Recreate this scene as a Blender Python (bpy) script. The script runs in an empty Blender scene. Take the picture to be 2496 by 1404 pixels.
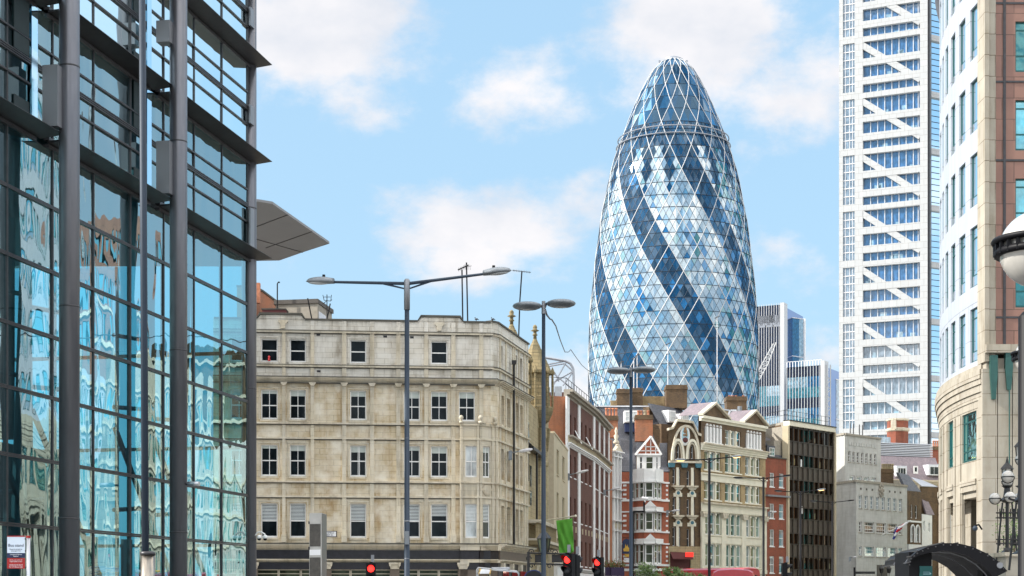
import bpy, math, random
from mathutils import Vector, Matrix
random.seed(7)
R = math.radians
C = bpy.context.scene.collection
scene = bpy.context.scene

# ------------------------------------------------------------------ camera, sky, sun, exposure
F, HY, CX, CZ = 4000.0, 1456.0, 1248.0, 1.6          # focal length and horizon in photo pixels, eye height
cam_d = bpy.data.cameras.new('camera'); cam = bpy.data.objects.new('camera', cam_d); C.objects.link(cam)
cam.location = (0, 0, CZ); cam.rotation_euler = (R(90), 0, 0)
cam_d.sensor_width = 36; cam_d.lens = 36 * F / 2496; cam_d.shift_y = (HY - 702) / 2496
cam_d.clip_start = 0.1; cam_d.clip_end = 6000
scene.camera = cam
scene.render.resolution_x = 1024; scene.render.resolution_y = 576
scene.view_settings.view_transform = 'Standard'; scene.view_settings.look = 'None'
scene.view_settings.gamma = 1; scene.view_settings.exposure = 1.1

SUN_EL, SUN_AZ = 36, -99      # azimuth measured from +Y towards +X
world = bpy.data.worlds.new('World'); scene.world = world; world.use_nodes = True
def sky():
    nt = world.node_tree; nt.nodes.clear(); N = nt.nodes.new; L = nt.links.new
    out = N('ShaderNodeOutputWorld'); bg = N('ShaderNodeBackground'); L(bg.outputs[0], out.inputs[0])
    st = N('ShaderNodeTexSky'); st.sky_type = 'NISHITA'; st.sun_disc = False
    st.sun_elevation = R(SUN_EL); st.sun_rotation = R(SUN_AZ); st.air_density = 1.3; st.dust_density = 1.0; st.ozone_density = 2.0
    bg.inputs[1].default_value = 0.12
    tc = N('ShaderNodeTexCoord'); G = tc.outputs['Generated']
    def math_(op, a, b=None, clamp=False):
        m = N('ShaderNodeMath'); m.operation = op; m.use_clamp = clamp
        for i, v in enumerate((a, b)):
            if v is None: continue
            if isinstance(v, (int, float)): m.inputs[i].default_value = v
            else: L(v, m.inputs[i])
        return m.outputs[0]
    def blob(px, py, rx, ry, amp):
        d = Vector(((px - CX) / F, 1, (HY - py) / F)).normalized()
        s = N('ShaderNodeVectorMath'); s.operation = 'SUBTRACT'; L(G, s.inputs[0]); s.inputs[1].default_value = d
        m = N('ShaderNodeVectorMath'); m.operation = 'MULTIPLY'; L(s.outputs[0], m.inputs[0]); m.inputs[1].default_value = (F / rx, F / rx, F / ry)
        l = N('ShaderNodeVectorMath'); l.operation = 'LENGTH'; L(m.outputs[0], l.inputs[0])
        r = N('ShaderNodeMapRange'); r.interpolation_type = 'SMOOTHSTEP'; L(l.outputs[1], r.inputs[0])
        r.inputs[1].default_value = 1.25; r.inputs[2].default_value = 0.1; r.inputs[3].default_value = 0; r.inputs[4].default_value = amp
        return r.outputs[0]
    blobs = [(790, 70, 300, 230, 1.3), (860, 230, 170, 150, .95), (1275, 240, 200, 170, .74), (1720, 70, 360, 210, 1.15), (1940, 220, 230, 190, .95),
             (1180, 540, 360, 150, 1.0), (1130, 640, 260, 120, .8), (1360, 560, 280, 170, .6), (1000, 560, 160, 110, .35), (1900, 560, 160, 300, .25),
             (2010, 900, 220, 260, .55), (1400, 980, 300, 180, .8), (700, 640, 200, 120, .25)]
    tot = None
    for b in blobs:
        v = blob(*b); tot = v if tot is None else math_('MAXIMUM', tot, v)
    def noise(scale, detail, rough, zs=1.6):
        mp = N('ShaderNodeMapping'); mp.inputs['Scale'].default_value = (1, 1, zs); L(G, mp.inputs[0])
        n = N('ShaderNodeTexNoise'); n.inputs['Scale'].default_value = scale; n.inputs['Detail'].default_value = detail; n.inputs['Roughness'].default_value = rough
        L(mp.outputs[0], n.inputs['Vector']); return n.outputs[0]
    n1 = noise(16, 7, .6); n2 = noise(3.2, 6, .55, 2.6)
    # clouds of the view: blob field eaten away by noise;  elsewhere a broken, unseen cloud cover, made extra bright to fill the shaded fronts
    a = math_('ADD', tot, math_('MULTIPLY', math_('SUBTRACT', n1, .5), 2.3))
    c1 = N('ShaderNodeMapRange'); c1.interpolation_type = 'SMOOTHSTEP'; L(a, c1.inputs[0]); c1.inputs[1].default_value = .26; c1.inputs[2].default_value = 1.02
    sx = N('ShaderNodeSeparateXYZ'); L(G, sx.inputs[0])
    front = N('ShaderNodeMapRange'); front.interpolation_type = 'SMOOTHSTEP'; L(sx.outputs[1], front.inputs[0]); front.inputs[1].default_value = .9; front.inputs[2].default_value = .5
    c2 = N('ShaderNodeMapRange'); c2.interpolation_type = 'SMOOTHSTEP'; L(n2, c2.inputs[0]); c2.inputs[1].default_value = .42; c2.inputs[2].default_value = .60
    back = math_('MULTIPLY', c2.outputs[0], front.outputs[0])
    cloud = math_('MAXIMUM', math_('MULTIPLY', c1.outputs[0], .97), math_('MULTIPLY', back, .95))
    # pale air near the horizon
    pale = N('ShaderNodeMixRGB'); pale.inputs[0].default_value = .80; L(st.outputs[0], pale.inputs[1]); pale.inputs[2].default_value = (1.72, 2.74, 3.68, 1)
    mix = N('ShaderNodeMixRGB'); L(cloud, mix.inputs[0]); L(pale.outputs[0], mix.inputs[1]); 
    hi_ = N('ShaderNodeMapRange'); hi_.interpolation_type = 'SMOOTHSTEP'; L(sx.outputs[2], hi_.inputs[0]); hi_.inputs[1].default_value = .16; hi_.inputs[2].default_value = .5
    low_ = math_('SUBTRACT', 1.0, math_('MULTIPLY', math_('SUBTRACT', 1.0, hi_.outputs[0]), .78))
    cc = N('ShaderNodeMixRGB'); L(math_('MULTIPLY', front.outputs[0], low_), cc.inputs[0]); nz2 = N('ShaderNodeMapRange'); L(noise(9, 5, .6), nz2.inputs[0]); nz2.inputs[1].default_value = .38; nz2.inputs[2].default_value = .62
    cw = N('ShaderNodeMixRGB'); L(nz2.outputs[0], cw.inputs[0]); cw.inputs[1].default_value = (3.15, 3.25, 3.5, 1); cw.inputs[2].default_value = (3.95, 3.85, 3.9, 1); L(cw.outputs[0], cc.inputs[1]); cc.inputs[2].default_value = (14.0, 13.0, 12.0, 1); L(cc.outputs[0], mix.inputs[2])  # last colour: unseen clouds outside the view, brightened to lift the shaded fronts
    L(mix.outputs[0], bg.inputs[0])
sky()
sd = bpy.data.lights.new('sun', 'SUN'); sd.energy = 3.0; sd.angle = R(0.6); sd.color = (1, .95, .87)
so = bpy.data.objects.new('sun', sd); C.objects.link(so)
sdir = Vector((math.sin(R(SUN_AZ)) * math.cos(R(SUN_EL)), math.cos(R(SUN_AZ)) * math.cos(R(SUN_EL)), math.sin(R(SUN_EL))))
so.rotation_euler = sdir.to_track_quat('Z', 'Y').to_euler(); so.location = (0, 0, 60)

# ------------------------------------------------------------------ materials
M = {}
def _base(name):
    m = bpy.data.materials.new(name); m.use_nodes = True; nt = m.node_tree
    return m, nt, nt.nodes['Principled BSDF'], nt.nodes.new, nt.links.new
def plain(name, col, rough=.5, metal=0., var=.12, scale=3., spec=.5, coat=0.):
    m, nt, b, N, L = _base(name)
    tc = N('ShaderNodeTexCoord'); n = N('ShaderNodeTexNoise'); n.inputs['Scale'].default_value = scale; n.inputs['Detail'].default_value = 6
    L(tc.outputs['UV'], n.inputs['Vector'])
    r = N('ShaderNodeValToRGB'); r.color_ramp.elements[0].position = .3; r.color_ramp.elements[1].position = .72
    r.color_ramp.elements[0].color = [c * (1 - var) for c in col] + [1]; r.color_ramp.elements[1].color = [min(1, c * (1 + var)) for c in col] + [1]
    L(n.outputs[0], r.inputs[0]); L(r.outputs[0], b.inputs['Base Color'])
    b.inputs['Roughness'].default_value = rough; b.inputs['Metallic'].default_value = metal
    b.inputs['Specular IOR Level'].default_value = spec; b.inputs['Coat Weight'].default_value = coat
    M[name] = m; return m
def masonry(name, c1, c2, mortar, bw, bh, ms, stain=(.2, .17, .12), sa=.35, rough=.85, bump=.25, scol2=None):
    m, nt, b, N, L = _base(name)
    tc = N('ShaderNodeTexCoord'); br = N('ShaderNodeTexBrick')
    br.inputs['Scale'].default_value = 1; br.inputs['Brick Width'].default_value = bw; br.inputs['Row Height'].default_value = bh
    br.inputs['Mortar Size'].default_value = ms; br.inputs['Mortar Smooth'].default_value = .1
    br.inputs['Color1'].default_value = (*c1, 1); br.inputs['Color2'].default_value = (*c2, 1); br.inputs['Mortar'].default_value = (*mortar, 1)
    L(tc.outputs['UV'], br.inputs['Vector'])
    def nz(sx, sy, sc, lo, hi, det=8):
        mp = N('ShaderNodeMapping'); mp.inputs['Scale'].default_value = (sx, sy, 1); L(tc.outputs['UV'], mp.inputs[0])
        n = N('ShaderNodeTexNoise'); n.inputs['Scale'].default_value = sc; n.inputs['Detail'].default_value = det; n.inputs['Roughness'].default_value = .62
        L(mp.outputs[0], n.inputs['Vector'])
        r = N('ShaderNodeMapRange'); r.inputs[1].default_value = lo; r.inputs[2].default_value = hi; L(n.outputs[0], r.inputs[0]); return r.outputs[0]
    f1 = nz(1, .14, 1.5, .46, .70); f2 = nz(1, 1, .6, .42, .64)
    def mix(fac, amt, a, col):
        mu = N('ShaderNodeMath'); mu.operation = 'MULTIPLY'; L(fac, mu.inputs[0]); mu.inputs[1].default_value = amt
        x = N('ShaderNodeMixRGB'); L(mu.outputs[0], x.inputs[0]); L(a, x.inputs[1]); x.inputs[2].default_value = (*col, 1); return x.outputs[0]
    c = mix(f1, sa, br.outputs['Color'], stain)
    c = mix(f2, sa * .9, c, scol2 or [min(1, k * 1.12) for k in c1])
    L(c, b.inputs['Base Color']); b.inputs['Roughness'].default_value = rough
    n3 = N('ShaderNodeTexNoise'); n3.inputs['Scale'].default_value = 14; n3.inputs['Detail'].default_value = 6; L(tc.outputs['UV'], n3.inputs['Vector'])
    ad = N('ShaderNodeMath'); ad.operation = 'SUBTRACT'; L(n3.outputs[0], ad.inputs[0]); L(br.outputs['Fac'], ad.inputs[1])
    bp = N('ShaderNodeBump'); bp.inputs['Strength'].default_value = bump; bp.inputs['Distance'].default_value = .02; L(ad.outputs[0], bp.inputs['Height']); L(bp.outputs[0], b.inputs['Normal'])
    M[name] = m; return m
def pane(name, col, gl=.12, rough=.03, wave=.0, tint=(1, 1, 1), var=.5, spec=.5):
    """window glass seen from outside: an unlit room tone under a reflecting surface"""
    m, nt, b, N, L = _base(name)
    tc = N('ShaderNodeTexCoord'); n = N('ShaderNodeTexNoise'); n.inputs['Scale'].default_value = 1.3; n.inputs['Detail'].default_value = 3
    mp = N('ShaderNodeMapping'); mp.inputs['Scale'].default_value = (1.3, .6, 1); L(tc.outputs['UV'], mp.inputs[0]); L(mp.outputs[0], n.inputs['Vector'])
    r = N('ShaderNodeValToRGB'); r.color_ramp.elements[0].position = .35; r.color_ramp.elements[1].position = .7
    r.color_ramp.elements[0].color = [c * (1 - var) for c in col] + [1]; r.color_ramp.elements[1].color = [min(1, c * (1 + var)) for c in col] + [1]
    L(n.outputs[0], r.inputs[0]); L(r.outputs[0], b.inputs['Base Color']); b.inputs['Roughness'].default_value = .35; b.inputs['Specular IOR Level'].default_value = 0
    g = N('ShaderNodeBsdfGlossy'); g.inputs['Roughness'].default_value = rough; g.inputs['Color'].default_value = (*tint, 1)
    mx = N('ShaderNodeMixShader'); fr = N('ShaderNodeFresnel'); fr.inputs[0].default_value = 1.5
    ad = N('ShaderNodeMath'); ad.operation = 'ADD'; ad.use_clamp = True; L(fr.outputs[0], ad.inputs[0]); ad.inputs[1].default_value = gl
    L(ad.outputs[0], mx.inputs[0]); L(b.outputs[0], mx.inputs[1]); L(g.outputs[0], mx.inputs[2])
    L(mx.outputs[0], nt.nodes['Material Output'].inputs[0])
    if wave:
        w = N('ShaderNodeTexNoise'); w.inputs['Scale'].default_value = .9; w.inputs['Detail'].default_value = 2; L(tc.outputs['UV'], w.inputs['Vector'])
        bp = N('ShaderNodeBump'); bp.inputs['Strength'].default_value = 1; bp.inputs['Distance'].default_value = wave; L(w.outputs[0], bp.inputs['Height']); L(bp.outputs[0], g.inputs['Normal'])
    M[name] = m; return m
def clear_glass(name, trans, refl, fac, wave, sx=1., sy=1., sc=.8):
    m = bpy.data.materials.new(name); m.use_nodes = True; nt = m.node_tree; nt.nodes.clear(); N = nt.nodes.new; L = nt.links.new
    out = N('ShaderNodeOutputMaterial'); t = N('ShaderNodeBsdfTransparent'); t.inputs[0].default_value = (*trans, 1)
    g = N('ShaderNodeBsdfGlossy'); g.inputs['Roughness'].default_value = .01; g.inputs['Color'].default_value = (*refl, 1)
    fr = N('ShaderNodeFresnel'); fr.inputs[0].default_value = 1.5; ad = N('ShaderNodeMath'); ad.operation = 'ADD'; ad.use_clamp = True
    L(fr.outputs[0], ad.inputs[0]); ad.inputs[1].default_value = fac
    mx = N('ShaderNodeMixShader'); L(ad.outputs[0], mx.inputs[0]); L(t.outputs[0], mx.inputs[1]); L(g.outputs[0], mx.inputs[2]); L(mx.outputs[0], out.inputs[0])
    tc = N('ShaderNodeTexCoord'); mp = N('ShaderNodeMapping'); mp.inputs['Scale'].default_value = (sx, sy, 1); L(tc.outputs['UV'], mp.inputs[0])
    w = N('ShaderNodeTexNoise'); w.inputs['Scale'].default_value = sc; w.inputs['Detail'].default_value = 1.2; w.inputs['Roughness'].default_value = .4; w.inputs['Distortion'].default_value = .35
    L(mp.outputs[0], w.inputs['Vector'])
    bp = N('ShaderNodeBump'); bp.inputs['Strength'].default_value = 1; bp.inputs['Distance'].default_value = wave; L(w.outputs[0], bp.inputs['Height'])
    L(bp.outputs[0], g.inputs['Normal'])
    M[name] = m; return m
def emit(name, col, s):
    m, nt, b, N, L = _base(name); b.inputs['Base Color'].default_value = (*col, 1)
    b.inputs['Emission Color'].default_value = (*col, 1); b.inputs['Emission Strength'].default_value = s; M[name] = m

masonry('stone_pale', (.68, .65, .58), (.60, .56, .48), (.26, .22, .16), .95, .34, .010, (.20, .16, .11), .8, scol2=(.74, .72, .67))
masonry('stone_tan', (.60, .51, .36), (.53, .44, .29), (.24, .18, .12), .9, .36, .010, (.34, .215, .09), .95, scol2=(.78, .73, .62))
masonry('stone_trim', (.62, .56, .43), (.55, .48, .36), (.25, .20, .13), 1.4, .5, .006, (.13, .11, .08), .6, scol2=(.64, .60, .52))
masonry('stone_yellow', (.42, .34, .20), (.32, .26, .15), (.14, .11, .07), .6, .3, .012, (.12, .10, .06), .65)
masonry('stone_moss', (.27, .21, .11), (.19, .16, .09), (.08, .07, .04), .8, .28, .02, (.07, .07, .04), .7)
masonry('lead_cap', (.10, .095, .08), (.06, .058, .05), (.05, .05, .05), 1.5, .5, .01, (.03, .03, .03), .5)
masonry('brick_orange', (.40, .13, .05), (.28, .09, .04), (.30, .22, .16), .225, .075, .010, (.09, .05, .03), .5)
masonry('brick_red', (.30, .075, .04), (.21, .055, .03), (.16, .1, .07), .225, .075, .008, (.06, .03, .02), .4)
masonry('brick_dark_red', (.13, .045, .028), (.09, .032, .022), (.08, .05, .04), .225, .075, .008, (.04, .02, .015), .4)
masonry('brick_brown', (.16, .10, .05), (.085, .055, .032), (.07, .05, .035), .225, .075, .008, (.03, .025, .02), .6)
masonry('brick_stock', (.40, .28, .13), (.26, .18, .09), (.3, .24, .16), .225, .075, .010, (.10, .07, .04), .6, scol2=(.5, .38, .2))
masonry('brick_scarlet', (.42, .12, .06), (.34, .09, .05), (.3, .15, .1), .225, .075, .006, (.14, .05, .03), .4)
masonry('slate', (.10, .105, .125), (.065, .07, .085), (.02, .02, .025), .28, .22, .014, (.03, .03, .035), .4, rough=.5)
masonry('slate_purple', (.25, .20, .22), (.18, .15, .17), (.08, .07, .08), .28, .2, .01, (.09, .08, .09), .4, rough=.6)
masonry('portland', (.52, .52, .50), (.46, .46, .44), (.34, .33, .30), 1.1, .42, .006, (.22, .20, .17), .45, scol2=(.60, .60, .58))
masonry('white_panel', (.44, .455, .465), (.42, .435, .445), (.25, .24, .23), 1.6, 1.3, .03, (.6, .58, .55), .2, rough=.4, bump=.05)
masonry('granite_light', (.41, .44, .50), (.38, .41, .47), (.18, .18, .19), 1.35, 2.0, .02, (.6, .6, .62), .25, rough=.45, bump=.08)
masonry('sandstone', (.39, .355, .29), (.33, .30, .25), (.12, .09, .06), 1.5, 1.15, .02, (.22, .18, .12), .6, bump=.3, scol2=(.46, .43, .36))
masonry('granite_brown', (.27, .145, .11), (.235, .125, .10), (.07, .04, .03), 1.3, 1.15, .02, (.18, .09, .07), .4, rough=.5, scol2=(.34, .19, .14))
masonry('asphalt', (.05, .05, .052), (.048, .048, .05), (.045, .045, .047), 9, 9, .01, (.03, .03, .03), .5)
masonry('paving', (.30, .29, .27), (.26, .25, .24), (.14, .13, .12), .75, .6, .01, (.15, .15, .14), .4)
plain('kerb', (.38, .37, .35), .8); plain('road_paint', (.75, .74, .7), .6)
plain('white_paint', (.80, .80, .79), .45, var=.05); plain('white_metal', (.50, .51, .52), .45, var=.05); plain('cream_paint', (.72, .68, .55), .6, var=.08, scale=1.2); plain('white_stucco', (.74, .74, .74), .7, var=.06)
plain('cream_render', (.50, .43, .30), .8, var=.08, scale=.7); plain('stucco_side', (.36, .30, .21), .85, var=.1)
plain('steel', (.16, .165, .185), .38, .75, .10, .8); plain('steel_box', (.25, .26, .28), .45, .6, .08, .7); plain('frame_dark', (.06, .06, .065), .4, .5, .2)
plain('shade_under', (.035, .033, .035), .45, .4, .2); plain('slab', (.05, .06, .07), .8); plain('interior', (.02, .035, .04), .8); plain('strut', (.02, .05, .065), .5, .2)
plain('canopy_grey', (.25, .25, .26), .6, .1, .04, .5); plain('canopy_edge', (.42, .42, .43), .5, .2, .04)
plain('pole_blue', (.03, .045, .068), .55, .15, .25, .5, .3); plain('pole_black', (.005, .005, .007), .5, .0, .2, 3, .2); plain('lamp_grey', (.20, .22, .24), .4, .4, .15); plain('lamp_lens', (.45, .47, .48), .2)
plain('stainless', (.34, .31, .27), .28, .95, .15, 6); plain('black_iron', (.008, .008, .009), .4); plain('fascia', (.014, .014, .020), .35, var=.4); plain('fascia_brown', (.13, .10, .075), .5)
plain('blind', (.70, .75, .76), .6, var=.03); plain('blind_cream', (.50, .55, .52), .6, var=.05); plain('curtain', (.62, .66, .66), .9, var=.1)
plain('wood_dark', (.075, .068, .06), .6, var=.3, scale=8); plain('totem_grey', (.44, .43, .41), .5); plain('totem_side', (.16, .16, .14), .5); plain('totem_pale', (.66, .66, .68), .4)
plain('flag_green', (.085, .30, .03), .85, var=0); plain('red_paint', (.55, .01, .012), .3, coat=.5); plain('bus_red', (.42, .03, .04), .3, coat=.6, var=.1)
plain('navy', (.008, .02, .075), .5); plain('white_sign', (.62, .72, .84), .5, var=.02); plain('sign_white', (.80, .80, .82), .5, var=.02); plain('sign_red', (.36, .012, .012), .5); plain('text_black', (.01, .01, .012), .6); plain('text_white', (.75, .8, .85), .5)
plain('blue_sign', (.01, .04, .2), .4); plain('sign_blue_light', (.03, .25, .5), .5); plain('gold', (.55, .33, .06), .4, .6); plain('purple', (.03, .015, .06), .6)
plain('terracotta', (.50, .20, .11), .8, var=.25, scale=6); plain('copper_green', (.03, .10, .09), .5, .3); plain('teal_frame', (.02, .11, .11), .4, .4)
plain('roof_metal', (.30, .32, .36), .4, .5, .1); plain('roof_white', (.6, .62, .66), .5); plain('duct', (.4, .42, .44), .3, .8); plain('louvre', (.55, .57, .62), .4, .3, .05)
plain('office_brown', (.045, .037, .031), .4, .3, .15); plain('office_spandrel', (.085, .070, .058), .45, .2, .1, 2); plain('concrete', (.33, .30, .25), .85, var=.15); plain('beige_cornice', (.52, .45, .34), .8, var=.15)
plain('alu', (.5, .52, .55), .35, .8); plain('van_white', (.7, .72, .74), .3, coat=.5); plain('yellow_paint', (.6, .36, .02), .4); plain('rubber', (.02, .02, .02), .8)
plain('leaf', (.07, .13, .025), .5, var=.35, scale=1); plain('leaf_light', (.12, .20, .04), .5, var=.3); plain('leaf_red', (.25, .07, .03), .6, var=.4); plain('bark', (.09, .06, .04), .9)
plain('globe', (.52, .50, .46), .15, coat=.9, var=.06); plain('grey_stone_dark', (.10, .09, .08), .8); plain('maroon', (.10, .02, .02), .6); plain('pale_blue', (.35, .55, .62), .6); plain('ship_brown', (.25, .14, .07), .7, var=.4, scale=20)
plain('blue_cap', (.05, .16, .21), .6, var=.4, scale=14); plain('clear_acrylic', (.2, .25, .27), .1)
plain('white_mast', (.7, .7, .72), .5); plain('bird_grey', (.06, .06, .07), .8); plain('union_red', (.5, .01, .03), .8); plain('union_blue', (.02, .03, .22), .8); plain('union_white', (.75, .75, .78), .8)
emit('red_light', (1, .02, .015), 2.2); emit('warm_light', (1, .62, .25), 1.6); emit('red_led', (1, .03, .02), .5)
pane('pane_dark', (.010, .014, .017), -.02, wave=.003, tint=(.5, .6, .66)); pane('pane_teal', (.02, .08, .09), .02, wave=.003, tint=(.5, .66, .68)); pane('pane_room', (.045, .055, .035), -.01, wave=.003, tint=(.5, .58, .5)); pane('pane_white', (.45, .5, .52), .03); pane('pane_far', (.025, .03, .035), -.02, tint=(.4, .44, .5))
pane('pane_cyan', (.05, .27, .30), -.02, wave=.003, tint=(.25, .4, .4))
pane('pane_shaft', (.030, .023, .016), -.03, tint=(.2, .2, .2)); pane('pane_brown', (.05, .035, .02), -.01, wave=.01, var=.8, tint=(.16, .13, .11))
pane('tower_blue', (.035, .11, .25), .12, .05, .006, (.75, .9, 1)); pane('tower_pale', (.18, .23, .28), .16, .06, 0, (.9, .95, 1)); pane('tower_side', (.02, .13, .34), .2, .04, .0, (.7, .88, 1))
pane('sky_glass', (.20, .40, .55), .55, .02, .01, (.80, .95, 1)); pane('sky_spandrel', (.40, .48, .58), .2, .1)
pane('teal_window', (.01, .14, .15), .12, .04, .012, (.5, .95, 1)); pane('cyan_window', (.05, .42, .55), .3, .04, .01, (.5, .9, 1))
pane('willis_dark', (.02, .03, .055), -.01, tint=(.35, .42, .6)); pane('willis_teal', (.04, .16, .21), .10, tint=(.6, .85, .95)); pane('willis_blue', (.015, .09, .20), .12, tint=(.6, .85, 1)); pane('willis_pale', (.2, .33, .42), .22)
for nm, col, g, tn in (('egg_dark', (.010, .028, .055), .03, (.35, .62, .9)), ('egg_slate', (.018, .055, .11), .05, (.5, .7, .9)), ('egg_navy', (.005, .045, .11), .03, (.3, .6, .95)), ('egg_blue', (.012, .13, .33), .07, (.6, .85, 1)), ('egg_sky', (.07, .22, .38), .13, (.75, .92, 1)),
                   ('egg_pale', (.15, .24, .33), .17, (.82, .94, 1)), ('egg_white', (.30, .39, .45), .20, (.9, .97, 1)), ('egg_teal', (.015, .12, .16), .06, (.5, .8, .85)), ('egg_mint', (.12, .27, .32), .14, (.8, .95, .97))):
    pane(nm, col, g, .05, 0, tn, .2)
clear_glass('curtain_glass', (.24, .74, .84), (.72, .96, 1.0), .34, .022, 1.5, .5, .55)
clear_glass('upper_glass', (.05, .28, .36), (.80, .96, 1.0), .92, .010, 1.2, .8, .5)
clear_glass('end_glass', (.72, .90, .95), (.6, .9, 1), .02, .002)
clear_glass('acrylic', (.85, .9, .93), (.9, .95, 1), .10, .002)

# ------------------------------------------------------------------ geometry helpers
def pt(px, py, Y): return Vector(((px - CX) / F * Y, Y, CZ + (HY - py) / F * Y))
def gx(px, Y): return (px - CX) / F * Y
def gz(py, Y): return CZ + (HY - py) / F * Y
class Fac:
    """vertical plane from ground point A (left in view) to B; n points out of the building"""
    curved = False
    def __init__(s, pa, Ya, pb, Yb):
        s.A = Vector((gx(pa, Ya), Ya, 0)); s.B = Vector((gx(pb, Yb), Yb, 0)); s.L = (s.B - s.A).length
        s.t = (s.B - s.A).normalized(); s.n = Vector((s.t.y, -s.t.x, 0))
    def u(s, px):
        r = (px - CX) / F; return -(s.A.x - s.A.y * r) / (s.t.x - s.t.y * r)
    def Y(s, px): return s.A.y + s.u(px) * s.t.y
    def z(s, px, py): return CZ + (HY - py) / F * s.Y(px)
    def P(s, u, z, d=0): v = s.A + s.t * u + s.n * d; v.z = z; return v
class Arc:
    curved = True
    def __init__(s, cx, cy, rad, a0): s.c = Vector((cx, cy, 0)); s.r = rad; s.a0 = a0
    def u(s, px):
        r = Vector(((px - CX) / F, 1, 0)).normalized(); b = r.dot(s.c); q = b * b - (s.c.length_squared - s.r * s.r)
        k = b - math.sqrt(max(q, 0)); p = r * k - s.c; a = math.atan2(p.y, p.x)
        if a < 0: a += 2 * math.pi
        return (a - s.a0) * s.r
    def P(s, u, z, d=0): a = s.a0 + u / s.r; return Vector((s.c.x + (s.r + d) * math.cos(a), s.c.y + (s.r + d) * math.sin(a), z))
    def Y(s, px): return s.P(s.u(px), 0).y
    def z(s, px, py): return CZ + (HY - py) / F * s.Y(px)
class Box2(Fac):
    """plane from two world ground points"""
    def __init__(s, A, B): s.A = Vector((*A, 0)); s.B = Vector((*B, 0)); s.L = (s.B - s.A).length; s.t = (s.B - s.A).normalized(); s.n = Vector((s.t.y, -s.t.x, 0))

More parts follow.
